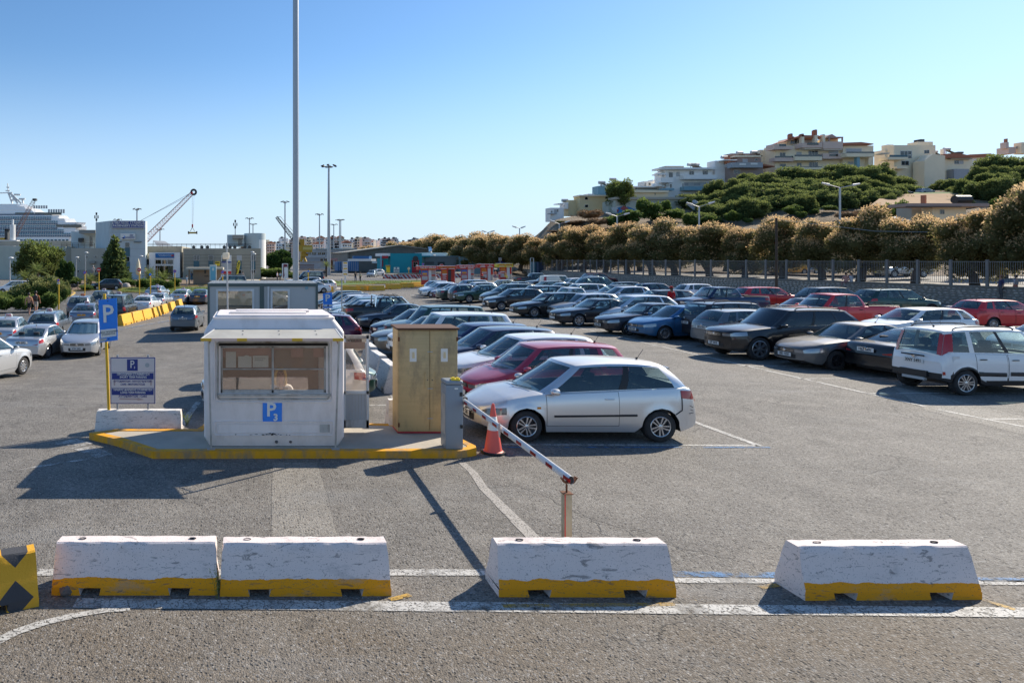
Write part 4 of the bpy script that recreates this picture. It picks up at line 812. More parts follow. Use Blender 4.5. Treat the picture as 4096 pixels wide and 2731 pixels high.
YP=160;h=building('guard_post','dark blue portable toilet and white frame by the fence gate','cabin');part(h,'cabin',ZA,140,1484,218,1600,YP-30,3,pm('dark_blue_cabin',(0.015,0.04,0.09),0.6));part(h,'cabin_side',ZA,102,1484,140,1600,YP-29,2,M['tealpanel'])
for q_ in((56,1440,62,1600),(88,1440,94,1600),(56,1438,94,1444)):part(h,'gate_frame',ZA,*q_,YP-31,0.2,M['frame'])
h=building('blue_awning_stall','stall under a dark blue awning behind the last booth','stall');part(h,'awning',ZK,1818,130,2110,172,150,3,M['navy']);part(h,'notice_board',ZK,1818,52,1878,118,149,0.2,M['shutter']);part(h,'post',ZK,1840,118,1850,330,149,0.2,M['pole']);part(h,'counter',ZK,1850,260,2100,330,151,2,M['tealpanel'])
# red ticket booths ---------------------------------------------------------
M['boothred']=pm('booth_red',(0.62,0.055,0.03),0.5,var=0.08);M['posterblue']=pm('poster_sky',(0.10,0.20,0.55),0.5,var=0.3,scale=2);M['postermap']=pm('poster_map',(0.55,0.50,0.48),0.6,var=0.3,scale=6)
M['boothorange']=pm('booth_orange_print',(0.80,0.36,0.03),0.5);M['boothyellow']=pm('booth_yellow',(0.80,0.60,0.03),0.5)
booths=[(168,548,235,305,93,'pale red ticket booth at the left end with a castle poster',228,375),(576,945,228,298,101,'second red ticket booth, its door standing open',636,775),(975,1332,212,282,106,'middle red ticket booth headed OPEN BUS',1040,1180),(1385,1725,190,262,112,'fourth red ticket booth with an open hatch and a map',1442,1585),(1778,2106,180,248,117,'last red ticket booth with yellow lettering',1832,1975)]
for i,(x0,x1,y0,y1,Y,lb,p0,p1)in enumerate(booths):
    h=building('ticket_booth',lb,'booth','red ticket booths');yb=HOR+FPX*3.45/Y;yb=(yb-ZK.oy)/ZK.k;s=x1-x0
    f=part(h,'fascia',ZK,x0,y0,x1,y1,Y,1.2,M['boothred']if i<4 else M['boothyellow']);part(h,'roof',ZK,x0+8,y0-8,x1-8,y0,Y+0.15,0.9,M['white'])
    fp=part(h,'front_panel',ZK,p0,y1,p1,yb,Y+0.35,0.08,M['boothred'])
    part(fp,'poster',ZK,p0+10,y1+12,p1-10,y1+105,Y+0.31,0.03,M['posterblue']if i in(0,2)else M['boothorange']if i==1 else M['inkwhite']if i==3 else M['boothyellow'])if i in(0,2)else None
    part(fp,'poster',ZK,p0+14,y1+125,p1-14,y1+205,Y+0.31,0.03,M['postermap'])if i!=1 else None
    for k in range(3 if i in(1,3,4)else 1):
        if i in(0,2):part(fp,'castle_print',ZK,p0+25,y1+60,p1-25,y1+100,Y+0.295,0.012,M['boothorange'])
        else:part(fp,'print_line',ZK,p0+22,y1+18+k*34,p1-28+k*6,y1+36+k*34,Y+0.30,0.03,M['boothorange']if k<2 else M['inkwhite'])
    if i==1:
        for k in range(6):part(fp,'print_line',ZK,p0+30,y1+110+k*18,p1-50+(k%3)*12,y1+116+k*18,Y+0.30,0.03,M['inkwhite'])
    cx0=p1+5;part(h,'corner_column',ZK,cx0,y1,cx0+58,yb,Y+0.3,0.12,M['white']if i!=1 else M['trimdark'])
    part(h,'side_panel',ZK,cx0+62,y1,x1-28,y1+140,Y+1.0,0.06,M['postermap']if i in(0,2)else M['boothred']);part(h,'counter',ZK,cx0+62,y1+95,x1-28,y1+125,Y+0.9,0.35,M['boothred'])
    part(h,'back_wall',ZK,p0+4,y1,x1-30,yb,Y+1.1,0.08,M['shutter']if i!=1 else M['boothred']);part(h,'edge_post',ZK,x1-28,y1,x1-20,yb,Y+0.9,0.1,M['white'])
    tt={0:['OPEN BUS','OPEN BUS'],1:['OPEN TOUR','OPEN BUS'],2:['OPEN BUS','OPEN BUS'],3:['OPEN','BUS'],4:['HOP ON','HOP OFF']}[i]
    for k,w in enumerate(tt):text('lettering',w,0.24*(Y/100),M['inkwhite']if i not in(1,4)else(M['boothorange']if i==1 else M['signred']),f,P(ZK.x(x0+s*(0.30+0.45*k)),ZK.y(y0+(y1-y0)*0.36),Y-0.03),bold=0.006,depth=0.01); 
    for k in range(2):part(f,'print_line',ZK,x0+s*(0.14+0.45*k),y0+(y1-y0)*0.66,x0+s*(0.46+0.45*k),y0+(y1-y0)*0.80,Y-0.03,0.025,M['inkwhite']if i else M['boothorange'])
# houses on the hill --------------------------------------------------------
YH=192
def hb(label,z,boxes,wins,name='hillside_house',Y=YH,cat='house',roofs=()):
    h=building(name,label,cat)
    for q in boxes:nm,x0,y0,x1,y1,dy,dp,m=q;y1=y1+(360 if z.k<0.31 and Y>150 and y1>540 and('wall' in nm or nm in('basement','column'))else 0);part(h,nm,z,x0,y0,x1,y1,Y+dy,dp if dp<=3 else 2.2+dp*0.12,M[m])
    for q in wins:x0,y0,x1,y1,dy,pane=q[:6];window(h,z,x0,y0,x1,y1,Y+dy,pane if pane!='s' else 'wpane',bars=q[6]if len(q)>6 else 1,shut=pane=='s')
    for pts,dy,dp,m in roofs:roofprism(h,z,pts,Y+dy,dp*0.35,M[m])
    return h
def tank(h,z,x,y,dy=0,Y=YH):
    q=MB();c=P(z.x(x),z.y(y),Y+dy);q.tube([c+Vector((-0.8,0,0)),c+Vector((0.8,0,0))],0.45,M['pole'],10);q.tube([c,c+Vector((0,0,-1.2))],0.06,M['trimdark'],4);q.quad(c+Vector((0.2,-0.3,-0.2)),c+Vector((2.0,-0.8,-1.2)),c+Vector((2.2,0.6,-1.2)),c+Vector((0.4,1.0,-0.2)),M['trimdark']);q.build('solar_water_heater',h)
h=hb('small whitish house at the left end of the bluff',ZA,[('wall',265,918,405,1060,-6,8,'st_white'),('terrace_roof',345,872,420,880,-5,5,'st_white'),('stair_block',410,862,452,930,-3,5,'st_white'),('balcony',250,975,320,985,-7,1,'st_grey')],[(305,938,330,985,-6,'s',0),(335,935,345,960,-6,'wpane',0),(272,952,284,968,-6,'wpane',0)]);tank(h,ZA,415,842)
hb('plain yellow building with four brown shuttered windows',ZA,[('wall',575,800,925,1000,-4,12,'st_yellow'),('roof_edge',568,784,932,800,-4.6,13,'st_cream'),('wing',455,838,575,1000,-2,10,'st_yellow'),('wing',925,806,1040,860,0,8,'st_yellow'),('roof_box',660,772,720,786,0,5,'st_white')],[(624,808,654,833,-4,'wpane',0),(838,800,867,826,-4,'wpane',0),(624,888,656,914,-4,'wpane',0),(838,882,869,928,-4,'wpane',0)])
h=hb('long flat grey-beige building with graffiti along its foot',ZA,[('wall',945,828,1768,1010,-12,10,'st_green'),('roof_band',940,806,1775,830,-12.6,11,'st_beige'),('end_wall',872,850,948,1020,-10,8,'st_green'),('stain_band',960,850,1760,853,-12.05,0.04,'st_grey')],[])
rg=random.Random(5)
gm=[pm('graffiti_%s'%n,c,0.6)for n,c in(('blue',(0.03,0.20,0.45)),('white',(0.6,0.6,0.58)),('red',(0.4,0.08,0.08)),('teal',(0.05,0.30,0.32)),('black',(0.03,0.03,0.03)))]
for k in range(22):
    x=rg.choice([rg.uniform(950,1080),rg.uniform(950,1080),rg.uniform(1370,1480),rg.uniform(1660,1750)]);y=rg.uniform(930,1000)if x<1100 else rg.uniform(930,990)
    q=MB();n=7;c=P(ZA.x(x),ZA.y(y),YH-12.03-0.004*k);q.add([c+Vector((math.cos(2*math.pi*j/n)*rg.uniform(0.5,1.8),0,math.sin(2*math.pi*j/n)*rg.uniform(0.3,1.1)))for j in range(n)],[tuple(range(n))],gm[k%5]);q.build('graffiti',h)
hb('low cream pavilion with a flat overhanging roof',ZA,[('wall',1125,755,1498,820,-7,8,'st_cream'),('roof_slab',1110,738,1505,757,-8,10,'st_cream')],[(1355,765,1362,785,-7,'wpane',0)])
hb('long low grey-white building behind the cream pavilion',ZA,[('wall',1130,705,1400,760,-1,8,'st_green'),('roof_slab',1125,692,1405,706,-1.5,9,'st_white'),('slot_window',1150,712,1380,722,-1.06,0.05,'trimdark')],[])
hb('small white box house with a roof hut',ZA,[('wall',1242,642,1390,700,4,8,'st_white'),('roof_hut',1338,625,1386,644,5,4,'st_white')],[(1292,658,1310,684,4,'bpane',0),(1250,660,1262,690,4,'s',0)])
h=hb('pale blue-white house with solar heaters behind the olive tree',ZA,[('wall',765,690,1010,800,0,10,'st_lblue'),('upper',840,662,1018,700,2,7,'st_white'),('chimney',825,645,842,690,1,1,'st_white')],[(885,700,915,735,0,'bpane')]);tank(h,ZA,800,655);tank(h,ZA,917,622);tank(h,ZA,965,650)
h=hb('white three-storey apartment house with long balconies',ZA,[('wall',1470,505,1960,810,-2,14,'st_white'),('roof_slab',1415,498,2003,515,-3.5,16,'st_white'),('roof_parapet',1470,482,1660,498,-1,9,'st_beige'),('bay',1428,540,1480,800,-1,10,'st_white'),('balcony',1665,575,2005,618,-4,2,'st_white'),('balcony',1420,602,1550,655,-4,2.5,'st_white'),('balcony',1665,695,1965,735,-4,2,'st_lblue'),('balcony',1385,655,1430,692,-3,3,'st_white'),('balcony',1440,715,1560,735,-4,2,'st_lblue'),('eave',1385,560,1480,572,-3,4,'st_white'),('garage',1665,655,1960,690,-2.1,0.05,'st_grey')],
       [(1717,537,1763,572,-2,'bpane'),(1857,532,1907,570,-2,'bpane',2),(1582,545,1614,588,-2,'s',0),(1503,552,1540,600,-2,'bpane',2),(1515,675,1530,710,-2,'wpane',0),(1645,665,1652,705,-2,'wpane',0),(1710,655,1760,692,-2.15,'s',0),(1830,655,1880,692,-2.15,'s',0),(1605,770,1640,800,-2,'s',0)])
for x in(1755,1785,1730):tank(h,ZA,x,468)
for x,y in((1718,512),(1490,675),(1445,690)):part(h,'air_conditioner',ZA,x-14,y-8,x+14,y+12,YH-3.0,0.9,M['frame'])
h=hb('brown and grey house with a roof pergola and white side wall',ZB,[('side_wall',200,545,372,790,-2,10,'st_white'),('lower_wall',400,620,838,760,-4,12,'st_brown'),('balcony',425,568,838,636,-6,2,'st_grey'),('upper_wall',500,492,812,575,-2,10,'st_brown'),('roof_slab',465,474,812,494,-2.6,11,'st_cream'),('chimney',370,486,404,580,-4,1.5,'tile'),('roof_terrace',412,448,800,476,2,8,'st_brown'),('terrace_roof',320,528,495,540,-4.5,6,'st_white'),('inner_wall',300,548,470,605,-1,6,'tile')],[(567,524,630,562,-2,'s',0),(730,518,764,545,-2,'wpane',0),(450,668,528,715,-4,'wpane',1)])
tank(h,ZB,322,500);tank(h,ZB,527,440);tank(h,ZB,717,432)
part(h,'cut_out',ZB,525,580,612,604,YH-6.06,0.05,M['inkwhite']);part(h,'cut_out',ZB,675,574,767,598,YH-6.06,0.05,M['inkwhite'])
roofprism(h,ZB,[(840,588),(998,616),(998,628),(840,612)],YH-5,6,M['tile'],'lean_to_roof')
h=hb('large cream apartment block with pink balconies and tiled penthouse',ZB,[('side_wall',800,400,1000,680,2,10,'st_cream'),('wall',1000,345,1905,700,-2,16,'st_cream'),('penthouse',1160,255,1545,345,1,9,'st_cream'),('pier',1355,225,1390,345,-2.5,1,'st_cream'),('pier',1533,205,1568,345,-2.5,1,'st_cream'),('pier',1638,200,1670,345,-2.5,1,'st_cream'),('terrace',988,322,1052,395,-4,3,'st_pink'),('terrace',1052,355,1240,392,-4,3,'st_pink'),('terrace',1360,308,1632,370,-4.5,3,'st_pink'),('terrace',1640,290,1905,385,-4.5,3,'st_pink'),('balcony',995,505,1248,552,-4,2,'st_pink'),('balcony',1262,490,1628,540,-4.4,2.3,'st_cream'),('balcony',1636,448,1925,518,-4.2,2,'st_pink'),('balcony',1050,635,1625,660,-3.8,1.8,'st_cream'),('awning',1395,375,1620,388,-4,2,'st_white'),('awning',1650,388,1890,402,-4,2,'st_white'),('inner',1680,250,1840,330,-1,3,'st_yellow'),('roof_beam',1700,226,1910,240,-3,8,'st_brown'),('roof_post',1724,240,1732,330,-3,0.4,'st_brown'),('roof_post',1900,240,1908,330,-3,0.4,'st_brown')],
       [(1065,440,1135,515,-2,'bpane'),(1285,430,1350,490,-2,'s',0),(1450,415,1568,480,-2,'bpane',2),(1720,405,1835,452,-2,'s',0),(1065,592,1138,650,-2,'bpane',0),(1292,575,1348,640,-2,'bpane'),(1455,568,1565,640,-2,'bpane',2),(1395,245,1530,305,1,'s',0),(1262,262,1288,318,1,'wpane',0),(1300,255,1350,310,1,'wpane'),(1205,280,1255,320,1,'wpane')],'apartment_block',roofs=[([(1120,290),(1290,225),(1360,204),(1580,208),(1640,240),(1540,240),(1290,240),(1125,300)],-2,12,'tile'),([(1670,232),(1760,190),(1825,230)],-1,6,'st_brown')],cat='apartment block')
for x,y0,y1 in((1222,182,250),(1372,185,228),(1548,130,208),(1652,194,204),(1244,222,240)):part(h,'chimney',ZB,x-14,y0+8,x+14,y1,YH-2,1.2,M['tile']);part(h,'chimney_cap',ZB,x-11,y0,x+11,y0+8,YH-1.9,1,M['trimdark'])
for x0,x1,y0,y1,dy in((1000,1240,482,505,-3.95),(1262,1628,465,490,-4.35),(1055,1150,320,355,-3.9),(1430,1580,305,335,-4.6),(1730,1840,455,485,-4.3),(1075,1625,622,636,-3.7)):part(h,'glass_railing',ZB,x0,y0,x1,y1,YH+dy,0.06,M['bpane'])
h=hb('cream end block with tiled roof and rounded balcony',ZB,[('wall',1905,345,2312,640,-3,12,'st_cream'),('balcony',1950,445,2325,492,-6,3,'st_cream'),('column',2095,492,2132,620,-5.5,1,'st_lblue'),('column',2245,492,2270,560,-4,1,'st_cream')],[(1950,390,2145,440,-3,'s',0),(1972,560,2040,600,-3,'s',1)],'apartment_block',roofs=[([(1900,340),(1905,305),(2150,296),(2316,318),(2310,330)],-4,14,'tile')],cat='apartment block')
part(h,'glass_railing',ZB,1955,425,2322,445,YH-5.95,0.06,M['bpane'])
h=hb('beige modern house with blue windows and a roof tank',ZC,[('wall',600,338,1152,700,-2,12,'st_cream'),('left_wall',480,400,640,660,0,10,'st_cream'),('chimney',518,330,592,412,0,2,'st_cream'),('roof_hut',912,292,1118,345,2,7,'st_cream'),('balcony',525,496,782,530,-5,3,'st_cream'),('balcony',635,622,785,650,-4,2.5,'st_cream'),('glass_railing',540,468,780,496,-4.9,0.08,'tealpanel'),('awning',415,440,540,452,-4,4,'shutter'),('tank',952,258,1006,292,4,2,'trimdark'),('basement',810,660,1210,860,0,8,'st_grey')],[(684,420,828,468,-2,'bpane',2),(785,468,830,510,-2,'bpane',0),(1002,406,1066,450,-2,'bpane'),(697,550,792,604,-2,'bpane',1),(545,418,632,466,0,'wpane',1),(820,725,858,760,-0.1,'wpane',0)])
h=hb('plain beige gable-sided house beside the modern one',ZC,[('wall',1005,545,1280,700,-6,9,'st_cream')],[],roofs=[([(1005,545),(1125,455),(1280,478),(1280,545)],-6,9,'st_cream')]);tank(h,ZC,1130,425)
h=hb('long peach house with terracotta eaves and a solar heater',ZC,[('wall',1280,500,1640,690,-4,10,'st_cream'),('chimney',1262,385,1288,480,-2,1,'st_white'),('eave',1358,505,1645,524,-5,2,'st_beige'),('tank',1455,425,1528,450,2,2,'trimdark'),('lower_wall',1400,655,1600,700,-6,2,'st_grey')],[(1402,542,1458,590,-4,'bpane'),(1465,540,1520,588,-4,'s',0)],roofs=[([(1280,490),(1330,448),(1480,448),(1642,482),(1642,502),(1280,508)],-5.5,11,'tile')]);tank(h,ZC,1300,392)
h=hb('low house under a red tiled roof left of the dark cypress',ZC,[('wall',1620,498,1880,560,0,8,'st_white')],[],roofs=[([(1610,462),(1900,448),(1880,490),(1650,500)],-1,10,'tile')])
h=hb('pink house corner with a tall thin chimney at the right edge',ZC,[('wall',2130,362,2225,450,0,8,'st_pink'),('chimney',2092,298,2130,380,0,1.5,'st_pink'),('chimney_pot',2104,250,2116,298,0.3,0.8,'tile'),('tower',2300,300,2420,450,-1,2,'st_cream'),('railing',2225,352,2292,385,0,0.1,'pole')],[])
YLH=122;h=hb('low cream bungalow with a flat brown roof and black tank',ZC,[('wall',1110,1160,1560,1330,-2,8,'st_cream'),('porch_wall',835,1165,1110,1330,0,6,'st_beige'),('roof',775,1112,1870,1155,-4,12,'st_brown'),('fascia',775,1150,1500,1160,-4.1,0.3,'trimdark'),('chimney',1010,1003,1032,1112,2,0.8,'tile')],[(1210,1200,1265,1255,-2,'bpane')],'bungalow',Y=YLH)
q=MB();c=P(ZC.x(1502),ZC.y(1062),YLH);q.tube([c+Vector((-1.3,0,0)),c+Vector((1.3,0,0))],0.75,M['black'],12);q.build('water_tank',h)
h=hb('white low garden wall with a water heater in front of the bungalow',ZC,[('wall',440,1325,1100,1440,0,0.6,'st_white')],[],'garden_wall',Y=112,cat='wall');tank(h,ZC,560,1330,0,111)
# stair beside the slope
st_=building('hillside_stair','grey concrete stair with a pale parapet climbing the slope','stair')
for k in range(18):u=k/17;x0=2790+u*55;part(st_,'step',ZS,2760+70*u-0,815+u*58,2825+40*u,819+u*58,168-u*10,1.2,M['st_grey'])
q=MB();q.tube([P(2775,806,168),P(2835,842,162),P(2866,880,156)],0.45,M['st_grey'],6);q.build('parapet',st_)
# stone wall and railings ---------------------------------------------------
t=NT('rubble_mortar');t.col(t.mix(t.noise(1.5,5),(0.17,0.155,0.135),(0.26,0.24,0.21)));t.set(Roughness=0.95);M['mortar']=t.mat
t=NT('field_stone');oi=t.n("ShaderNodeObjectInfo");t.col(t.mix(t.math('ADD',t.math('MULTIPLY',t.noise(0.9,3),0.7),t.math('MULTIPLY',oi.outputs['Random'],0.4)),(0.12,0.12,0.13),(0.62,0.55,0.47)));t.set(Roughness=0.9);t.bump(t.noise(9,4),0.5,0.03);M['stone']=t.mat
wl=building('stone_wall','long rubble stone retaining wall below the railings','wall');wp=[(60.4,-1.6),(55.2,48.7),(51.2,87.4),(55.0,127),(59.5,150)]
mb=MB();WH=1.36
for(a,b)in zip(wp,wp[1:]):
    a,b=Vector(a),Vector(b);d=(b-a).normalized();n=Vector((d.y,-d.x)); 
    c=[a,a+n*0.5,b+n*0.5,b];mb.add([(p.x,p.y,-0.6)for p in c]+[(p.x,p.y,WH)for p in c],[(0,3,7,4),(4,7,6,5),(1,5,6,2),(0,4,5,1)],M['mortar'])
mb.build('core',wl)
mb=MB()
for(a,b)in zip(wp,wp[1:]):
    a,b=Vector(a),Vector(b);d=(b-a).normalized();n=Vector((-d.y,d.x));A=a+n*0.06;B=b+n*0.06
    c=[A,A-n*0.6,B-n*0.6,B];mb.add([(p.x,p.y,WH+0.004)for p in c]+[(p.x,p.y,WH+0.11)for p in c],[(0,3,7,4),(4,7,6,5),(1,5,6,2),(3,0,1,2)],M['mortar'])
mb.build('coping',wl)
rs=random.Random(21);smesh=[]
for k in range(10):
    bm=bmesh.new();bmesh.ops.create_icosphere(bm,subdivisions=1,radius=1)
    for v in bm.verts:v.co=Vector((v.co.x*rs.uniform(0.75,1.05),v.co.y*0.35,v.co.z*rs.uniform(0.7,1.0)))
    me=bpy.data.meshes.new('stone');bm.to_mesh(me);bm.free();me.materials.append(M['stone']);smesh.append(me)
seg_=[];a,b=Vector(wp[1]),Vector(wp[2]);d=(b-a).normalized();ang=math.atan2(d.y,d.x)
stones=[]
for row in range(7):
    s=-4.0+rs.uniform(0,0.3)
    while s<90:
        w=rs.uniform(0.13,0.24);p=(a+d*s)if s<38.9 else None
        if s>=38.9:
            e=Vector(wp[3])-Vector(wp[2]);e.normalize();p=Vector(wp[2])+e*(s-38.9);an=math.atan2(e.y,e.x)
        else:an=ang
        stones.append((s,p.x,p.y,0.08+row*0.19+rs.uniform(-0.03,0.03),w,rs.uniform(0.07,0.11),an));s+=2*w+0.05
stones.sort();stuff=MB()
for i,(s,x,y,z,w,hh,an)in enumerate(stones):
    me=smesh[i%10];Mt=Matrix.Translation((x-math.sin(an)*0.0,y,z))@Matrix.Rotation(an,4,'Z')@Matrix.Diagonal((w,0.22,hh,1))
    if i<300:o=link('stone',me,wl);o.matrix_world=Mt
    else:stuff.add([v.co for v in me.vertices],[tuple(p.vertices)for p in me.polygons],M['stone'],Mt)
so=stuff.build('stones',wl);so["kind"]='stuff'
fe=building('railing_fence','grey steel railing fence with square posts on top of the stone wall','fence');M['fence']=pm('galvanised_fence',(0.25,0.25,0.25),0.6,0.3,dirt=0.3,dirtc=(0.14,0.09,0.05));M['conc_post']=pm('concrete_post',(0.21,0.20,0.19),0.9)
pb=MB();pb.box((-0.09,-0.06,0),(0.09,0.06,2.03),M['conc_post']);pme=pb.mesh('post');bars=MB();posts=[]
for(a,b)in zip(wp,wp[1:]):
    a,b=Vector(a),Vector(b);L_=(b-a).length;d=(b-a)/L_;an=math.atan2(d.y,d.x);off=Vector((d.y,-d.x))*0.25
    n=int(L_/2.35)
    for k in range(n):p=a+d*(L_*k/n)+off;posts.append((p,an))
    for z in(WH+0.30,WH+1.93): 
        p,q=a+off,b+off;bars.tube([(p.x,p.y,z),(q.x,q.y,z)],0.025,M['fence'],4)
    s=0
    while s<L_:
        p=a+d*s+off
        if p.y>30: 
            bars.add([(p.x-0.012*d.x,p.y-0.012*d.y,WH+0.3),(p.x+0.012*d.x,p.y+0.012*d.y,WH+0.3),(p.x+0.012*d.x,p.y+0.012*d.y,WH+1.95),(p.x-0.012*d.x,p.y-0.012*d.y,WH+1.95)],[(0,1,2,3)],M['fence'])
            o2=Vector((d.y,-d.x))*0.022;bars.add([(p.x,p.y,WH+0.3),(p.x+o2.x,p.y+o2.y,WH+0.3),(p.x+o2.x,p.y+o2.y,WH+1.95),(p.x,p.y,WH+1.95)],[(0,1,2,3)],M['fence'])
        s+=0.14 if p.y<90 else 0.28
for p,an in posts:link('post',pme,fe,(p.x,p.y,WH+0.05),(0,0,an))
bo=bars.build('bars',fe);bo["kind"]='stuff'
# masts, lamps, poles -------------------------------------------------------
def pole(name,label,px,ytop,Y,r,cat='pole',base=None,heads=0,arms=None,group=None,r2=None,hw=2.2):
    X=PX(px,Y);zb_=base if base is not None else gz(X,Y);zt_=PZ(ytop,Y);h=building(name,label,cat,group);h.location=(X,Y,zb_)
    q=MB();q.tube([(0,0,-0.2),(0,0,zt_-zb_)],r,M['pole'],12,r2=r2 or r*0.7);q.build('shaft',h,True)
    if heads:
        q=MB();q.lathe([(hw*0.45,0),(hw*0.5,0.1),(hw*0.45,0.2)],M['trimdark'],12,Matrix.Translation((0,0,zt_-zb_-0.5)));q.build('crown_ring',h)
        for k in range(heads):a=2*math.pi*k/heads+0.3;q=MB();q.box((-0.35,-0.28,-0.12),(0.35,0.28,0.12),M['trimdark'],Matrix.Rotation(a,4,'Z')@Matrix.Translation((hw*0.75,0,0))@Matrix.Rotation(0.4,4,'Y'));q.build('floodlight',h,loc=(0,0,zt_-zb_-0.1))
    return h
pole('lighting_mast','thick pale steel mast running out of the top of the frame',1183,-700,60,0.27,'light mast',r2=0.25)
pole('lighting_mast','tall floodlight mast with a dark lamp ring right of the thick mast',1315,662,165,0.45,'light mast',heads=6,r2=0.22)
for px,ty,Y,lb in((548,835,250,'floodlight mast just right of the station name board'),(470,877,300,'short floodlight mast showing behind the tower roof'),(1140,806,260,'floodlight mast left of the thick pale mast'),(1278,856,300,'floodlight mast between the two tall masts'),(998,872,320,'left floodlight mast above the round tower'),(1012,895,350,'lower floodlight mast above the round tower'),(1335,897,380,'thin short mast right of the tall floodlight mast'),(1358,879,380,'left one of two close thin masts above the town'),(1363,878,390,'right one of two close thin masts above the town'),(640,916,330,'thin mast below the crane boom')):
    pole('lighting_mast',lb,px,ty,Y,0.35,'light mast',heads=5,group='distant floodlight masts',hw=Y/140)
for px,ty,Y,lb in((941,880,YT+5,'black aerial mast with panel antennas on the station roof'),(386,850,YT+10,'thin aerial with a side lamp on the tower block')):
    h=pole('aerial_mast',lb,px,ty,Y,0.10,'aerial',base=8)
    q=MB();[q.box((-0.16,-0.12,z),(0.16,0.12,z+0.5),M['black'])for z in(PZ(ty+10,Y)-8,PZ(ty+34,Y)-8)]+[q.box((-0.42,-0.1,PZ(ty+24,Y)-8),(-0.22,0.1,PZ(ty+12,Y)-8),M['black']),q.box((0.22,-0.1,PZ(ty+24,Y)-8),(0.42,0.1,PZ(ty+12,Y)-8),M['black'])];q.build('antenna_panel',h)
def street_lamp(x,ytop,Y,t1,t2,lb):
    zb_=hill_z(PX(x,Y),Y)if x>2100 else 0.5;X=PX(x,Y);h=building('street_lamp',lb,'street lamp','twin-armed street lamps');q=MB();q.tube([(X,Y,min(zb_,PZ(ytop,Y)-5)),(X,Y,PZ(ytop,Y))],0.13,M['pole'],8);q.build('shaft',h,True)
    for tx,ty in(t1,t2):
        p=P(tx,ty,Y);q=MB();q.tube([(X,Y,PZ(ytop,Y)),p],0.07,M['pole'],6);a=q.build('arm',h);u=(p-Vector((X,Y,PZ(ytop,Y)))).normalized();q=MB();q.tube([p-u*1.0,p-u*0.5,p+u*0.1],0.20,M['white'],8,r2=0.12);q.build('lamp_head',h,True)
for q in((3359,752,105,(3290,733),(3436,736),'nearest twin-armed street lamp, over the middle of the trees'),(2796,828,120,(2748,812),(2856,808),'twin-armed street lamp beside the hillside stair'),(2468,866,135,(2424,852),(2516,853),'twin-armed street lamp before the graffiti wall'),(2237,896,150,(2200,882),(2277,885),'twin-armed street lamp before the rocky bluff'),(1951,930,190,(1928,923),(1977,923),'twin-armed street lamp above the left part of the tree row'),(2078,914,175,(2050,905),(2100,906),'twin-armed street lamp left of the bluff'),(1675,957,260,(1657,951),(1690,952),'small distant twin lamp above the warehouse')):street_lamp(*q)
h=pole('utility_pole','dark wooden utility pole standing in the car park before the fence',3105,872,60,0.11,'pole',base=0,r2=0.085)
h.children[0].data.materials[0]=M['bark'];q=MB();q.tube([P(3107,876,60),P(3160,884,66),P(3500,925,62),P(4100,935,55)],0.018,M['pole'],4);q.tube([P(3105,876,60),P(2900,905,75),P(2500,940,95)],0.014,M['trimdark'],4);tag(q.build('overhead_wire'),'overhead wire running from the wooden pole past the trees','wire')
for px,top,bot,Y,lb in((40,1031,1140,84,'curved-neck lamp at the far left'),(305,1029,1110,115,'curved-neck lamp left of the conifer'),(342,1010,1110,112,'taller curved-neck lamp before the beige wing'),(562,1024,1115,118,'curved-neck lamp right of the tower'),(1006,1008,1105,118,'pair lamp, left one, before the east wing'),(1013,1015,1105,117,'pair lamp, right one, before the east wing')):
    h=pole('park_lamp',lb,px,top+6,Y,0.09,'lamp',group='curved-neck lamps');z=PZ(top,Y)-h.location.z;q=MB();q.tube([(0,0,z-0.25),(0.15,0,z),(0.5,0,z-0.02)],0.05,M['pole'],6);q.build('neck',h);q=MB();q.lathe([(0.01,0.12),(0.28,0.05),(0.34,-0.05),(0.01,-0.05)],M['white'],12,Matrix.Translation((0.15,0,z)));q.build('lamp_shade',h,True)
# ---------------------------------------------------------------- planting round the station
z1=lambda x,y:(Z1.x(x),Z1.y(y))
def gbush(meshes,x,ytop,Y,wpx,label,name='shrub',cat='shrub',group='shrubs before the passenger station',wy=None):
    return bush(meshes,x,ytop,Y,wpx,label,name,cat,ground=gz(PX(x,Y),Y)-0.05,group=group,wy=wy)
gbush(fea,155,968,98,205,'big feathery green tree before the west wing','broadleaf_tree','tree',None); 
gbush(fic,262,1035,92,70,'narrow dark green tree beside the big feathery one','broadleaf_tree','tree',None)
con=lobes_mesh('conifer_crown',[(0,0,-1+0.21*k,0.62*(1-k/11)+0.06,0.24)for k in range(11)]+[(math.cos(a)*0.55*(1-k/10),math.sin(a)*0.55*(1-k/10),-1+0.2*k,0.30,0.14)for k in range(9)for a in(k,k+2.1,k+4.2)],5000,0.20,[M['pine'],M['pinel']],0.9,5,core=0.45,up=-0.1,shell=(0.5,1.5))
def conifer(px,ytop,Y,wpx,lb):X=PX(px,Y);z0=gz(X,Y);h=PZ(ytop,Y)-z0;R_=wpx/FPX*Y/2;root=empty('conifer',(X,Y,z0));tag(root,lb,'tree');root.scale=(R_/0.7,R_/0.7,h/2.25);link('crown',con,root,(0,0,1.15));q=MB();q.tube([(0,0,-0.1),(0,0,1.0)],0.06,M['bark'],6);q.build('trunk',root)
conifer(457,975,108,92,'dark pointed conifer with drooping branches before the tower')
gbush(fic,1112,994,150,110,'round dark glossy tree left of the thick mast','broadleaf_tree','tree',None)
gbush(shc,1075,1070,132,160,'wide light green hedge bush beneath the round dark tree');gbush(shc,1165,1085,130,60,'smaller green bush right of the wide hedge bush')
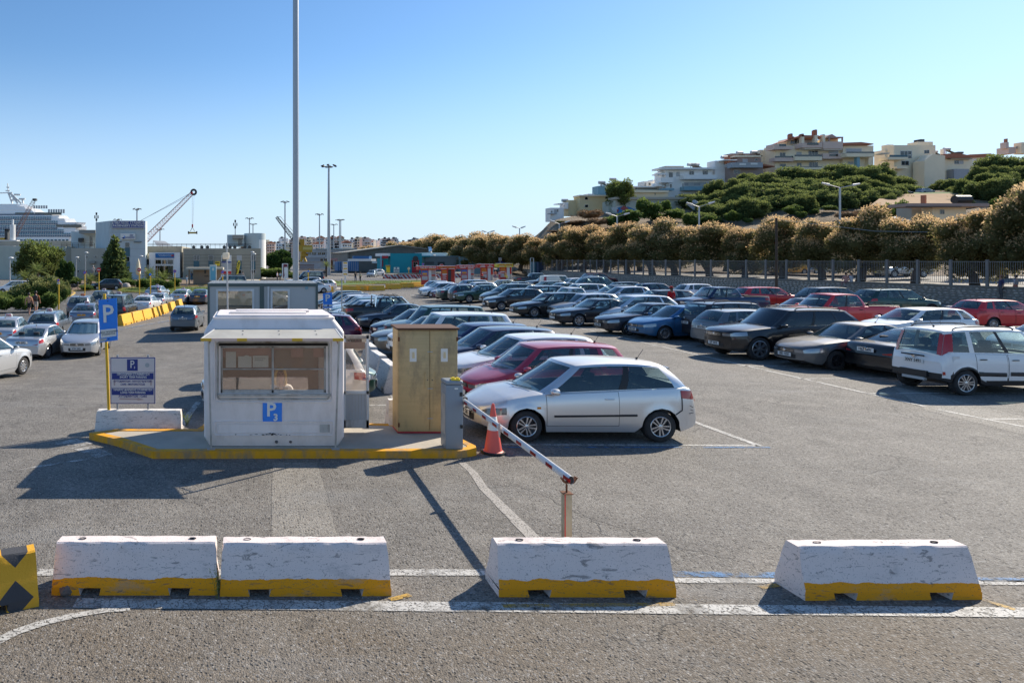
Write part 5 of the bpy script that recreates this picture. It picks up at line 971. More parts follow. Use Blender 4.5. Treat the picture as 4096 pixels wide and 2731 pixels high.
# palms: fans of pinnate leaves
def palm_mesh(n=26,L=1.0):
    mb=MB();rr=random.Random(4)
    for k in range(n):
        a=2*math.pi*k*0.382;e=0.15+1.1*(k/n);d=Vector((math.cos(a)*math.cos(e),math.sin(a)*math.cos(e),math.sin(e)));pts=[d*L*t+Vector((0,0,-0.5*L*t*t*math.cos(e)))for t in(0,0.35,0.7,1.0)];s=Vector((-math.sin(a),math.cos(a),0))
        for i in range(3):
            for j in range(5):
                p=pts[i]+(pts[i+1]-pts[i])*j/5;w=0.26*L*(1-abs(i+j/5-1.4)/2.2)
                for sg in(1,-1):mb.add([p,p+s*sg*w+(pts[i+1]-pts[i])*0.35+Vector((0,0,-0.05)),p+(pts[i+1]-pts[i])*0.13],[(0,1,2)],M['pinel']if(k+j)%3 else M['shrub'])
    return mb.mesh('palm_fronds')
palm=palm_mesh()
def palmtree(px,ytop,Y,L,trunk,lb):
    X=PX(px,Y);zt_=PZ(ytop,Y)-L*0.75;z0=gz(X,Y)if px<2000 else 0.5;root=empty('palm',(X,Y,z0));tag(root,lb,'palm','palms');o=link('fronds',palm,root,(0,0,zt_-z0));o.scale=(L,L,L)
    q=MB();q.tube([(0,0,-0.1),(0,0,max(0.3,zt_-z0))],0.22,M['bark'],8);q.build('trunk',root)
palmtree(150,1043,88,1.9,1,'palm growing in front of the big feathery tree');palmtree(362,1087,100,1.8,1,'palm left of the no-entry sign');palmtree(600,1063,116,2.3,1,'palm left of the glass entrance doors');palmtree(655,1076,108,2.2,1,'low spiky palm in front of the entrance');palmtree(100,1075,86,1.6,1,'low palm sunk in the bushes at the left');palmtree(1305,1041,150,1.6,1,'small palm beside the tall floodlight mast')
# the bed at the left
for k,(x,y,Y,w,lb)in enumerate([(205,1098,66,130,'large rounded variegated shrub at the road corner'),(150,1098,70,110,'variegated shrub with yellowish tips behind the walkers'),(90,1128,66,110,'bushy speckled shrub in front of the white car'),(240,1115,62,70,'speckled shrub at the right tip of the bed'),(262,1120,72,40,'small shrub at the bed corner')]):gbush(vac,x,y,Y,w,lb,group='variegated shrubs of the hedge bed')
for k,(x,y,Y,w,lb)in enumerate([(20,1180,57,90,'clipped hedge piece at the left edge of the bed'),(85,1176,57,70,'clipped hedge piece left of the walking woman'),(150,1172,58,80,'clipped hedge piece behind the walkers'),(205,1168,58,80,'clipped hedge piece under the large shrub'),(15,1160,64,90,'darker hedge piece behind the front hedge'),(-40,1175,57,90,'hedge piece cut by the frame edge')]):gbush(shc,x,y,Y,w,lb,'hedge','hedge','clipped hedge pieces')
for k,(x,y,Y,w,lb)in enumerate([(295,1108,100,60,'green shrub behind the motorbikes'),(400,1132,92,60,'low shrub beside the small black car'),(345,1138,90,60,'low ground shrub under the driftwood'),(520,1112,98,80,'dark shrub with the brown rock'),(576,1110,92,80,'round bright green shrub by the second no-entry sign'),(622,1110,98,70,'dark shrub behind the blue round sign'),(668,1120,92,55,'bright shrub under the spiky palm'),(700,1112,96,50,'dark shrub at the right end of the planting'),(478,1125,97,40,'small shrub right of the conifer foot')]):gbush(shc,x,y,Y,w,lb)
q=MB();q.lathe([(0.01,0.55),(0.4,0.45),(0.6,0.15),(0.62,-0.1)],M['stone'],9);o=q.build('boulder',None,True,loc=(PX(505,96),96,gz(PX(505,96),96)+0.2));tag(o,'brown boulder lying among the dark shrubs','rock')
q=MB();c=G(325,1150)+Vector((0,10,0));q.tube([c+Vector((-1.6,0,0.3)),c+Vector((-0.5,0,1.2)),c+Vector((0.3,0,1.6)),c+Vector((0.9,0,2.6))],0.32,M['bark'],7,r2=0.12);q.tube([c+Vector((-0.5,0,0.8)),c+Vector((1.6,0,0.6)),c+Vector((3.6,0,0.3))],0.28,M['bark'],7,r2=0.1);tag(q.build('driftwood_log',None,True),'weathered twisted driftwood trunk in the planting','log')
h=building('closed_parasol','folded beige parasol standing before the station tower','parasol');Yq=112;q=MB();q.lathe([(0.05,2.7),(0.22,2.2),(0.42,0.9),(0.40,0.2),(0.1,0)],M['st_cream'],10,Matrix.Translation(P(553,1100,Yq)));q.build('canopy',h);q=MB();q.tube([P(553,1100,Yq),P(553,1118,Yq)],0.05,M['pole'],6);q.build('pole',h)
gb=MB();rg=random.Random(9)
for(pts,n)in(((470,1056,1150,1172),5200),((1185,1700,1124,1138),3600)):
    for k in range(n):
        p=G(rg.uniform(pts[0],pts[1]),rg.uniform(pts[2]+2,pts[3]-1)); 
        if not(1126<2000):continue
        a=rg.uniform(0,6.28);w=0.05;hh=rg.uniform(0.08,0.16);gb.add([p+Vector((math.cos(a)*w,math.sin(a)*w,0.12)),p-Vector((math.cos(a)*w,math.sin(a)*w,-0.12)),p+Vector((rg.uniform(-.05,.05),0.02,0.12+hh))],[(0,1,2)],M['pinel'])
tag(gb.build('grass'),'short bright grass on the strips between the roads','grass',None,'stuff')
# signs on poles ------------------------------------------------------------
def disc(mb,c,r,mat,y=0.0,n=20,t=0.02):mb.lathe([(0.001,t),(r,t),(r,0),(0.001,0)],mat,n,Matrix.Translation(c+Vector((0,-y,0)))@Matrix.Rotation(math.pi/2,4,'X'))
def road_sign(px,py,Y,r_px,kind,lb,polecol='yellowpole',plate=False,ybase=None,grp=None):
    X=PX(px,Y);z0=gz(X,Y);c=P(px,py,Y)-Vector((X,Y,z0));r_=r_px*0.52/FPX*Y;h=building('road_sign',lb,'road sign',grp);h.location=(X,Y,z0)
    q=MB();q.tube([(0,0.08,-0.1),(0,0.08,c.z+r_*(0.3 if kind!='none' else 1))],0.055,M[polecol],8);q.build('post',h,True)
    d=MB(); 
    if kind=='noentry':disc(d,c,r_,M['signred'],0.02);d.box((-r_*0.62,-0.065,c.z-r_*0.17),(r_*0.62,-0.045,c.z+r_*0.17),M['inkwhite'])
    elif kind in('nopark','nostop'):
        disc(d,c,r_,M['signred'],0.02);disc(d,c,r_*0.78,M['signblue'],0.035)
        for s in((1,-1)if kind=='nostop' else(1,)):d.box((-r_*0.75,-0.065,-r_*0.11),(r_*0.75,-0.056-0.003*s,r_*0.11),M['signred'],Matrix.Translation((0,0,c.z))@Matrix.Rotation(s*math.pi/4,4,'Y'))
    elif kind=='blue':disc(d,c,r_,M['inkwhite'],0.02);disc(d,c,r_*0.9,M['signblue'],0.035)
    elif kind=='noturn':disc(d,c,r_,M['signred'],0.02);disc(d,c,r_*0.78,M['inkwhite'],0.035);d.box((-r_*0.4,-0.07,c.z-r_*0.1),(r_*0.4,-0.058,c.z+r_*0.12),M['ink'])
    elif kind=='stop':d.lathe([(0.001,0.02),(r_,0.02),(r_,0),(0.001,0)],M['inkwhite'],8,Matrix.Translation(c)@Matrix.Rotation(math.pi/2,4,'X')@Matrix.Rotation(math.pi/8,4,'Z'));d.lathe([(0.001,0.03),(r_*0.93,0.03),(r_*0.93,0.02),(0.001,0.02)],M['signred'],8,Matrix.Translation(c)@Matrix.Rotation(math.pi/2,4,'X')@Matrix.Rotation(math.pi/8,4,'Z'))
    if kind!='none':s=d.build('sign_face',h)
    if kind=='stop':text('lettering','STOP',r_*0.75,M['inkwhite'],h,c+Vector((0,-0.06,0)),bold=0.01)
    if plate:q=MB();q.box((-r_*0.9,-0.02,c.z-r_*2.6),(r_*0.9,0.01,c.z-r_*1.2),M['inkwhite']);pl=q.build('sub_plate',h);q=MB();[q.box((-r_*0.5,-0.026,c.z-r_*(1.5+0.3*k)),(r_*0.5,-0.021,c.z-r_*(1.4+0.3*k)),M['ink'])for k in range(3)];q.build('small_print',pl)
    return h
road_sign(395,1079,72,17,'noentry','red no-entry disc on a yellow post left of the tower',grp='road signs');road_sign(557,1079,68,15,'noentry','red no-entry disc on a yellow post by the grass strip',grp='road signs')
road_sign(339,1090,80,12,'nopark','red and blue no-parking disc half hidden beside the palm');road_sign(234,1121,54,11,'nopark','red and blue no-parking disc with white plate on the yellow post at the kerb',plate=True)
road_sign(601,1098,66,11,'blue','blue round sign seen edge-on above the sitting person');road_sign(699,1085,82,12,'nostop','red and blue no-stopping disc by the steps');road_sign(890,1088,66,13,'nopark','no-parking disc with plate beside the light box',plate=True)
road_sign(1766,1064,122,17,'stop','red stop octagon behind the second booth');road_sign(1668,1062,118,10,'noturn','red ringed no-turn disc left of the first booth',polecol='rust');road_sign(1692,1057,140,9,'nopark','small blue and red disc at the teal wall');road_sign(1233,1085,70,8,'blue','slim post with a small violet sign among the white cars')
h=building('information_board','white parking information board on two posts by the striped barriers','sign');YI=118;part(h,'board',Z3,525,505,588,570,YI,0.1,M['inkwhite']);part(h,'print',Z3,545,508,562,524,YI-0.02,0.015,M['navy']);[part(h,'print',Z3,530,y,584,y+5,YI-0.02,0.015,M['navy'])for y in(530,538,550,560)];[part(h,'post',Z3,x,570,x+4,650,YI,0.1,M['rust'])for x in(534,574)]
h=building('yellow_bin','yellow lidded bin at the corner of the teal building','bin');part(h,'body',Z3,442,500,478,570,160,1.2,M['boothyellow']);part(h,'lid',Z3,438,482,482,500,159.8,1.5,M['yellowsteel'])
h=building('yellow_signal_post','small oval yellow sign on a post before the teal wall','sign');q=MB();disc(q,P(Z3.x(702),Z3.y(520),150),0.30,M['st_yellow']);q.build('disc',h);part(h,'post',Z3,699,535,706,582,150,0.1,M['yellowpole'])
# barriers ------------------------------------------------------------------
def barrier_mesh(L=1.76,h=0.50,mat=None,notch=True,wt=0.085,wb=0.20,seed=0,rough=0.0035,taper=0.02):
    """concrete barrier: x along, y across, foot notches and two lifting holes"""
    k=h/0.50;zs=[0.075,0.10,0.26,0.40,0.485,0.50];ws=[wb,wb,wb*0.63+0.02,wt+0.03,wt+0.008,wt-0.008]
    zs=[z*k for z in zs];nn=23 if rough else 9;xs=lin(-L/2,L/2,nn);rr=random.Random(seed);V=[];ring=len(zs)*2
    for i,x in enumerate(xs):
        e=abs(x)/(L/2)
        for s in(-1,1):
            for z,w in(zip(zs,ws)if s<0 else list(zip(zs,ws))[::-1]):
                q=taper*(z/h)if e>0.99 else 0;chip=0.018 if e>0.99 and(z>h*0.9 or rr.random()<0.3)else 0
                V.append((x-math.copysign(q+chip*rr.random(),x)if e>0.99 else x,s*(w+rr.uniform(-rough,rough)),z+rr.uniform(-rough,rough)*(1 if z>0.1 else 0)))
    F=[(i*ring+j,i*ring+j+1,(i+1)*ring+j+1,(i+1)*ring+j)for i in range(nn-1)for j in range(ring-1)]
    F+=[(i*ring+ring-1,i*ring,(i+1)*ring,(i+1)*ring+ring-1)for i in range(nn-1)]
    F+=[tuple(range(ring))[::-1],tuple((nn-1)*ring+j for j in range(ring))]
    F=[f[::-1]for f in F]
    mb=MB();mb.add(V,F,mat)
    nw=0.10;nc=L*0.27
    segs=[(-L/2,-nc-nw),(-nc+nw,nc-nw),(nc+nw,L/2)]if notch else[(-L/2,L/2)]
    for a,b in segs:
        c=0.02;z1_=0.08*k;mb.add([(a,-wb,0),(b,-wb,0),(b,wb,0),(a,wb,0),(a+(c if a>-L/2 else 0),-wb,z1_),(b-(c if b<L/2 else 0),-wb,z1_),(b-(c if b<L/2 else 0),wb,z1_),(a+(c if a>-L/2 else 0),wb,z1_)],[(0,3,2,1),(0,1,5,4),(1,2,6,5),(2,3,7,6),(3,0,4,7)],mat)
    me=mb.mesh('barrier',True,28);return me
def lift_holes(root,L,h):
    for x in(-L*0.34,L*0.34):q=MB();q.lathe([(0.028,0.0),(0.022,-0.01),(0.0,-0.01)],M['black'],10,Matrix.Translation((x,0,h+0.009))@Matrix.Diagonal((1.5,0.8,1,1)));q.build('lifting_hole',root)
def barrier(me,pos,rz,label,group=None,h=0.5,L=1.76,holes=False):
    o=link('concrete_barrier',me,None,pos,(0,0,rz));tag(o,label,'barrier',group)
    if holes:lift_holes(o,L,h)
    return o
by=barrier_mesh(2.0,0.72,M['barrier_y'],rough=0,wt=0.11,wb=0.27)
ypts=[(497,1299),(541,1287),(581,1277),(619,1266),(652,1254),(684,1242),(715,1230),(741,1215)]
for i,p in enumerate(ypts):
    c=G(*p);d=(G(*ypts[min(i+1,7)])-G(*ypts[max(i-1,0)]));barrier(by,c+Vector((0,0.2,0)),math.atan2(d.y,d.x),'yellow barrier beside the taxi rank, %s from the P sign'%nth(i),'yellow barriers beside the taxis')
yb2=[((792,1214),0.05,'yellow barrier behind the small grey hatchback'),((1300,1168),0.12,'leftmost yellow barrier of the row by the far booths'),((1455,1163),0.2,'yellow barrier left of the single one on the curve'),((1506,1163),0.25,'yellow barrier in the middle of the curved row'),((1571,1157),0.35,'yellow barrier standing alone on the curve'),((1627,1151),0.4,'yellow barrier left of the first booth foot'),((1668,1148),0.5,'yellow barrier touching the first booth foot'),((1395,1165),0.15,'low yellow barrier behind the dark car roofs')]
for p,a,lb in yb2:barrier(by,G(*p),a,lb,'yellow barriers along the curve').scale=(1.05,1.1,0.95)
M['stripe']=None
t=NT('red_and_white_stripes');sp=t.n("ShaderNodeSeparateXYZ");t.l(t.coord(),sp.inputs[0]);w=t.math('FRACT',t.math('MULTIPLY',t.math('ADD',sp.outputs[0],t.math('MULTIPLY',sp.outputs[2],0.8)),1.25));t.col(t.mix(t.math('GREATER_THAN',w,0.5),(0.55,0.52,0.48),(0.38,0.05,0.04)));t.set(Roughness=0.8);M['stripe']=t.mat
bs=barrier_mesh(2.4,0.8,M['stripe'],notch=False,rough=0,wt=0.12,wb=0.28)
rp=[(1556,1114),(1580,1115),(1604,1115),(1628,1115),(1652,1114),(1676,1113),(1742,1112),(1765,1111),(1830,1111)]
for i,p in enumerate(rp):o=barrier(bs,G(*p),0.03,'red and white striped barrier on the far forecourt, %s from the left'%nth(i),'striped barriers'); 
bw=barrier_mesh(1.36,0.72,M['barrier_w'],rough=0.004,wt=0.11,wb=0.27,seed=4)
wps=[((1578,1574),'nearest white barrier of the row, partly behind the wooden cabinet'),((1530,1521),'second white barrier before the brown saloon'),((1497,1473),'third white barrier seen over the kiosk door'),((1392,1325),'white barrier by the pickup tail'),((1330,1282),'white barrier near the blue disabled parking sign')]
for i,(p,lb)in enumerate(wps):c=G(*p)+Vector((0,0.68,0));barrier(bw,c,math.radians(90)+0.03*math.sin(i*2),lb,'white barriers between the parking blocks')
barrier(bw,Vector((3.42,13.9,0)),0.0,'white barrier between the kiosk door and the wooden cabinet','white barriers between the parking blocks').scale=(0.95,0.8,0.85)
barrier(bw,G(3800,1275),0.1,'white concrete block beside the bright red hatchback').scale=(0.4,1,1.05);barrier(bw,G(2915,1198),0.1,'white concrete block left of the red estate').scale=(0.35,1,1.1)
# ---------------------------------------------------------------- cars
# dims in metres; x is measured back from the nose.  cow = windscreen foot (x, z), rf/rr = roof front / rear x,
# tb = foot of the rear screen (x, z), belt = (front z, rear z), doors = list of (x0, x1), win = side glass panes (s0, s1) along the cabin
CT={
 'ibiza':dict(L=4.04,W=1.70,H=1.51,wb=2.53,fo=0.78,R=0.300,gc=0.19,cow=(1.02,0.97),rf=1.82,rr=3.55,tb=(3.90,1.03),belt=(0.90,1.03),nz=0.60,doors=[(1.16,2.52)],win=[(0.07,0.52),(0.575,0.90)],strip=0.50),
 'hatch':dict(L=4.00,W=1.70,H=1.48,wb=2.52,fo=0.79,R=0.305,gc=0.19,cow=(1.00,0.98),rf=1.78,rr=3.50,tb=(3.88,1.02),belt=(0.94,1.04),nz=0.68,doors=[(1.20,2.20),(2.24,3.05)],win=[(0.07,0.42),(0.46,0.74),(0.78,0.90)]),
 'city':dict(L=3.56,W=1.60,H=1.53,wb=2.34,fo=0.68,R=0.280,gc=0.19,cow=(0.78,1.02),rf=1.42,rr=3.20,tb=(3.47,1.02),belt=(0.95,1.03),nz=0.68,doors=[(0.98,1.92),(1.96,2.72)],win=[(0.06,0.40),(0.44,0.72),(0.77,0.92)]),
 'panda4':dict(L=3.56,W=1.58,H=1.67,wb=2.32,fo=0.72,R=0.310,gc=0.24,cow=(0.82,1.05),rf=1.40,rr=3.36,tb=(3.51,1.06),belt=(0.98,1.05),nz=0.70,doors=[(1.00,1.95),(1.99,2.78)],win=[(0.06,0.38),(0.42,0.72),(0.77,0.93)],tall=1,rails=1,trim=1,strip=0.52),
 'boxy':dict(L=4.23,W=1.80,H=1.70,wb=2.57,fo=0.80,R=0.335,gc=0.24,cow=(1.08,1.10),rf=1.60,rr=3.86,tb=(4.14,1.10),belt=(1.03,1.12),nz=0.84,doors=[(1.26,2.24),(2.28,3.10)],win=[(0.06,0.40),(0.43,0.70),(0.74,0.90)],tall=0,rails=0,trim=1),
 'mpv':dict(L=4.28,W=1.76,H=1.60,wb=2.64,fo=0.82,R=0.310,gc=0.19,cow=(0.88,1.04),rf=1.78,rr=3.62,tb=(4.18,1.05),belt=(0.96,1.05),nz=0.64,doors=[(1.22,2.26),(2.30,3.20)],win=[(0.08,0.40),(0.43,0.70),(0.74,0.92)]),
 'sedan':dict(L=4.52,W=1.76,H=1.43,wb=2.70,fo=0.86,R=0.315,gc=0.18,cow=(1.32,0.96),rf=2.06,rr=3.20,tb=(3.86,1.00),belt=(0.90,1.00),nz=0.66,doors=[(1.44,2.44),(2.48,3.34)],win=[(0.07,0.46),(0.50,0.82),(0.85,0.95)],deck=(0.99,0.97)),
 'coupe':dict(L=4.27,W=1.71,H=1.40,wb=2.60,fo=0.84,R=0.300,gc=0.17,cow=(1.20,0.95),rf=1.96,rr=2.96,tb=(3.76,0.98),belt=(0.88,0.97),nz=0.62,doors=[(1.36,2.62)],win=[(0.07,0.52),(0.56,0.90)],deck=(0.97,0.95)),
 'wagon':dict(L=4.70,W=1.79,H=1.50,wb=2.74,fo=0.88,R=0.320,gc=0.18,cow=(1.28,0.98),rf=2.02,rr=4.16,tb=(4.58,1.02),belt=(0.90,1.02),nz=0.64,doors=[(1.44,2.46),(2.50,3.36)],win=[(0.06,0.38),(0.41,0.66),(0.70,0.90)],rails=1),
 'suv':dict(L=4.66,W=1.88,H=1.71,wb=2.86,fo=0.82,R=0.385,gc=0.26,cow=(1.32,1.15),rf=2.06,rr=4.10,tb=(4.62,1.18),belt=(1.08,1.20),nz=0.90,doors=[(1.48,2.52),(2.56,3.44)],win=[(0.07,0.40),(0.43,0.68),(0.71,0.91)],rails=1),
 'suvs':dict(L=4.45,W=1.80,H=1.64,wb=2.62,fo=0.86,R=0.350,gc=0.24,cow=(1.10,1.08),rf=1.82,rr=3.90,tb=(4.32,1.12),belt=(1.02,1.13),nz=0.82,doors=[(1.34,2.34),(2.38,3.22)],win=[(0.07,0.40),(0.43,0.69),(0.73,0.91)],rails=1,trim=1),
 'pickup':dict(L=5.15,W=1.84,H=1.76,wb=3.15,fo=0.88,R=0.385,gc=0.30,cow=(1.30,1.16),rf=1.96,rr=3.20,tb=(3.46,1.16),belt=(1.08,1.16),nz=0.92,doors=[(1.46,2.42),(2.46,3.28)],win=[(0.08,0.48),(0.53,0.92)],bed=(3.56,5.06,0.74)),
 'pickup1':dict(L=4.95,W=1.80,H=1.72,wb=2.95,fo=0.80,R=0.370,gc=0.30,cow=(1.20,1.12),rf=1.82,rr=2.62,tb=(2.86,1.12),belt=(1.05,1.12),nz=0.82,doors=[(1.34,2.40)],win=[(0.10,0.90)],bed=(2.98,4.86,0.74)),
 'van':dict(L=4.85,W=1.92,H=1.90,wb=3.10,fo=0.88,R=0.345,gc=0.20,cow=(0.84,1.10),rf=1.62,rr=4.58,tb=(4.80,1.14),belt=(1.02,1.14),nz=0.72,doors=[(1.06,2.02),(2.30,3.40)],win=[(0.06,0.32),(0.35,0.62),(0.65,0.94)],tall=0),
 'panel':dict(L=3.90,W=1.72,H=1.74,wb=2.50,fo=0.76,R=0.300,gc=0.20,cow=(0.86,1.06),rf=1.50,rr=3.76,tb=(3.86,1.08),belt=(0.98,1.08),nz=0.68,doors=[(1.06,1.98)],win=[(0.07,0.36)],tall=1,norear=1),
}
def car_fns(T):
    L,Wd,H,gc=T['L'],T['W'],T['H'],T['gc'];hw=Wd/2;cx_,cz=T['cow'];tx,tz=T['tb'];nz=T['nz']
    bf,br=T['belt']
    tailz=(T['deck'][1]if 'deck' in T else tz);blunt=0.62+0.1*(gc>0.22)
    top=[(0,nz),(0.03,nz+0.035),(0.14,nz+0.10),(0.45,nz+0.17*(cz-nz)/0.3+0.02),(cx_,cz),(tx,tz)]
    if 'deck' in T:top+=[(tx+0.1,T['deck'][0]),(L-0.13,tailz),(L-0.04,tailz-0.10),(L,blunt)]
    elif 'bed' in T:top+=[(L-0.03,tz-0.02),(L,tz-0.10)]
    else:top+=[(L-0.10,tz-0.02),(L-0.03,tz-0.14),(L,blunt+0.08)]
    top=sorted(top);xs,zs=zip(*top)
    def sm(x,xs_,zs_,d):
        return sum(np.interp(x+d*k/3,xs_,zs_)for k in range(-3,4))/7
    def zt(x):return sm(x,xs,zs,0.05 if 0.3<x<L-0.3 else 0.015)
    eb=[(0,nz-0.03),(0.03,nz-0.0),(0.14,nz+0.055),(0.5,min(bf,cz)-0.09),(cx_,bf),(cx_+0.35,bf+0.02),(tx-0.1,br)]
    if 'deck' in T:eb+=[(tx+0.15,T['deck'][0]-0.03),(L-0.13,tailz-0.03),(L-0.04,tailz-0.13),(L,blunt-0.02)]
    elif 'bed' in T:eb+=[(L-0.03,tz-0.02),(L,tz-0.10)]
    else:eb+=[(L-0.10,tz-0.03),(L-0.03,tz-0.16),(L,blunt+0.05)]
    eb=sorted(eb);ex,ez=zip(*eb)
    def zb(x):return sm(x,ex,ez,0.08 if 0.3<x<L-0.35 else 0.015)
    nose=0.62 if 'bed' not in T else 0.5;tl=0.30 if 'bed' in T or T.get('tall')is not None else 0.5
    def wx(x):
        a=max(0,1-x/nose);b=max(0,1-(L-x)/tl)
        return hw*(1-0.30*a**2.6)*(1-(0.07 if 'bed' in T else 0.15)*b**2.6)
    Ra=T['R']+0.055
    xw=(T['fo'],T['fo']+T['wb'])
    def zlow(x):
        z=gc+0.10*max(0,1-x/0.35)**1.5+0.13*max(0,1-(L-x)/0.45)**1.5
        for w in xw:
            q=Ra*Ra-(x-w)**2
            if q>0:z=max(z,T['R']+math.sqrt(q))
        return z
    def half(x,z):
        b=zb(x);u=(z-gc)/max(0.05,b-gc)
        g=np.interp(u,[0,0.10,0.28,0.50,0.72,0.86,1.0],[0.935,0.965,0.985,1.0,0.995,0.975,0.935])
        fl=0.0                                                       # flared lips round the wheels
        for w in xw:
            d=abs(math.hypot(x-w,z-T['R'])-Ra)
            fl=max(fl,0.016*max(0,1-d/0.10)) 
        return wx(x)*g+fl
    bow_n,bow_t=0.13,0.07
    def bx(x,y):
        f=max(0,1-x/0.55)**1.5*bow_n;r=max(0,1-(L-x)/0.5)**1.5*bow_t
        w=max(0.1,wx(x)*0.95);q=1-min(1,(y/w)**2)
        return x-f*q+r*q
    Xc=T['fo']+T['wb']/2
    def loc(x,y,z):return(Xc-x,y,z)
    return zt,zb,wx,zlow,half,bx,loc,Xc
def cabin_fn(T,F):
    zt,zb,wx,zlow,half,bx,loc,Xc=F
    H=T['H'];cx_,cz=T['cow'];tx,tz=T['tb'];rf,rr=T['rf'],T['rr']
    wr=T['W']/2*(0.70 if T['H']<1.6 else 0.745);crown=0.045
    vanny=T is CT['van']or T is CT['panel']
    if vanny:wr=T['W']/2*0.80
    if T is CT['boxy']or T is CT['panda4']:wr=T['W']/2*0.77
    fast='deck' in T or T is CT['ibiza']
    def zroof(s):
        e=H-crown;d0=0.045 if T['H']<1.7 else 0.03;d1=0.075 if fast else 0.05
        return e-d0*max(0,1-s/0.45)**2-d1*max(0,(s-0.5)/0.5)**2
    def side(s,t):
        xf=cx_+(rf-cx_)*(t**0.92);xr=tx+(rr-tx)*(t**(1.15 if 'deck' in T else 1.3));x=xf+(xr-xf)*s
        x0=cx_+(tx-cx_)*s
        z0=zb(x0)-0.015;z=z0+(zroof(s)-z0)*t
        wb_=half(x0,zb(x0))-0.022
        if s<0.12:wb_-=0.03*(1-s/0.12)
        w=wb_+(wr*(1-0.06*max(0,s-0.7)/0.3)-wb_)*(0.45*t+0.55*t*t)
        # rounded A and D corners in plan
        w*=1-0.035*max(0,1-s/0.05)**2-0.05*max(0,(s-0.95)/0.05)**2
        return x,w,z
    def front(v,t):                      # v in -1..1 across the windscreen
        x,w,z=side(0.0,t);q=1-v*v
        zc=(zt(cx_-0.12)-0.03)*(1-t)+(zroof(0)+crown*0.9)*t
        return x-(0.20-0.05*t)*q,w*v,z+(zc-z)*q
    def rear(v,t):
        x,w,z=side(1.0,t);q=1-v*v
        zc=(zt(tx)-0.02)*(1-t)+(zroof(1)+crown*0.7)*t
        return x+(0.10-0.03*t)*q,w*v,z+(zc-z)*q
    return side,front,rear,wr,crown,zroof
def grid_mesh(fn,us,vs,mat,flip=False,smooth=True):
    V=[fn(u,v)for v in vs for u in us];nu=len(us)
    Fs=[(j*nu+i,j*nu+i+1,(j+1)*nu+i+1,(j+1)*nu+i)for j in range(len(vs)-1)for i in range(nu-1)]
    if flip:Fs=[f[::-1]for f in Fs]
    mb=MB();mb.add(V,Fs,mat);return mb
WHEELS={}
def wheel_meshes(R,style):
    k=(round(R,3),style)
    if k in WHEELS:return WHEELS[k]
    w=0.10;r=R*(0.64 if style!='cap' else 0.60)
    if style in('big','seven'):r=R*0.69
    rot=Matrix.Rotation(-math.pi/2,4,'X')          # lathe axis z -> +y (outboard)
    ty=MB();n=28
    ty.lathe([(r,-w),(R*0.90,-w*1.02),(R*0.985,-w*0.82),(R,-w*0.5),(R,w*0.5),(R*0.985,w*0.82),(R*0.91,w*1.03),(r*1.03,w*0.98),(r,w*0.9),(r*0.97,w*0.2)],M['rubber'],n,rot)
    ty.lathe([(0.001,-w*0.5),(r,-w*0.5)],M['black'],n,rot)
    tm=ty.mesh('tyre',True,50)
    rm=MB();mat=M['alloy']if style!='dark' else M['rimdark']
    rm.lathe([(r*1.02,w*0.98),(r*0.985,w*1.03),(r*0.93,w*0.99),(r*0.91,w*0.5),(r*0.90,-w*0.3)],mat,n,rot)
    rm.lathe([(r*0.9,w*0.15),(0.001,w*0.15)],M['rimdark']if style!='cap' else M['black'],n,rot)
    ns={'five':5,'seven':7,'ten':10,'cap':9,'dark':5,'big':6}[style]
    hw0={'five':0.20,'seven':0.14,'ten':0.075,'cap':0.16,'dark':0.19,'big':0.17}[style]
    for i in range(ns):
        a=2*math.pi*i/ns+math.pi/2;R2=Matrix.Rotation(a,4,'Z')
        a0,a1=hw0*r*0.75,hw0*r*1.05
        if style in('five','dark','big'):     # split spokes
            for sg in(-1,1):
                q=[(r*0.12,sg*a0*0.2),(r*0.12,sg*a0*0.9),(r*0.93,sg*a1*1.3),(r*0.93,sg*a1*0.55)]
                if sg<0:q=q[::-1]
                mb=MB();mb.prism(q,w*0.55,w*0.93,mat);rm.add(mb.v,mb.f,mat,rot@R2)
        else:
            q=[(r*0.12,-a0),(r*0.93,-a1),(r*0.93,a1),(r*0.12,a0)];mb=MB();mb.prism(q,w*0.55,w*0.92,mat);rm.add(mb.v,mb.f,mat,rot@R2)
    rm.lathe([(r*0.24,w*0.5),(r*0.22,w*0.96),(r*0.10,w*1.02),(0.001,w*1.03)],mat,14,rot)
    rmm=rm.mesh('rim',True,35);WHEELS[k]=(tm,rmm);return WHEELS[k]
SEATS={}
def seat_mesh():
    if 's' not in SEATS:
        mb=MB()
        mb.box((-0.24,-0.24,0.0),(0.26,0.24,0.16),M['seat'])
        Rb=Matrix.Translation((-0.22,0,0.1))@Matrix.Rotation(-0.28,4,'Y')
        mb.box((-0.07,-0.23,0.0),(0.05,0.23,0.56),M['seat'],Rb);mb.box((-0.05,-0.12,0.60),(0.045,0.12,0.78),M['seat'],Rb)
        mb.box((-0.01,-0.05,0.55),(0.0,0.05,0.62),M['black'],Rb)
        SEATS['s']=bevel(mb.mesh('seat'),0.035,2)
    return SEATS['s']
def steer_mesh():
    if 'w' not in SEATS:
        mb=MB();Rm=Matrix.Rotation(-1.05,4,'Y')
        mb.tube([(0.18*math.cos(a),0.18*math.sin(a),0)for a in lin(0,2*math.pi,15)],0.014,M['black'],5,Rm);mb.box((-0.03,-0.17,-0.01),(0.03,0.17,0.01),M['black'],Rm)
        SEATS['w']=mb.mesh('steering_wheel',True)
    return SEATS['w']
PAINTS={}
def paint(c,metal=0.0,dust=0.25):
    k=(c,metal,dust)
    if k not in PAINTS:PAINTS[k]=car_paint('car_paint',c,metal,dust)
    return PAINTS[k]
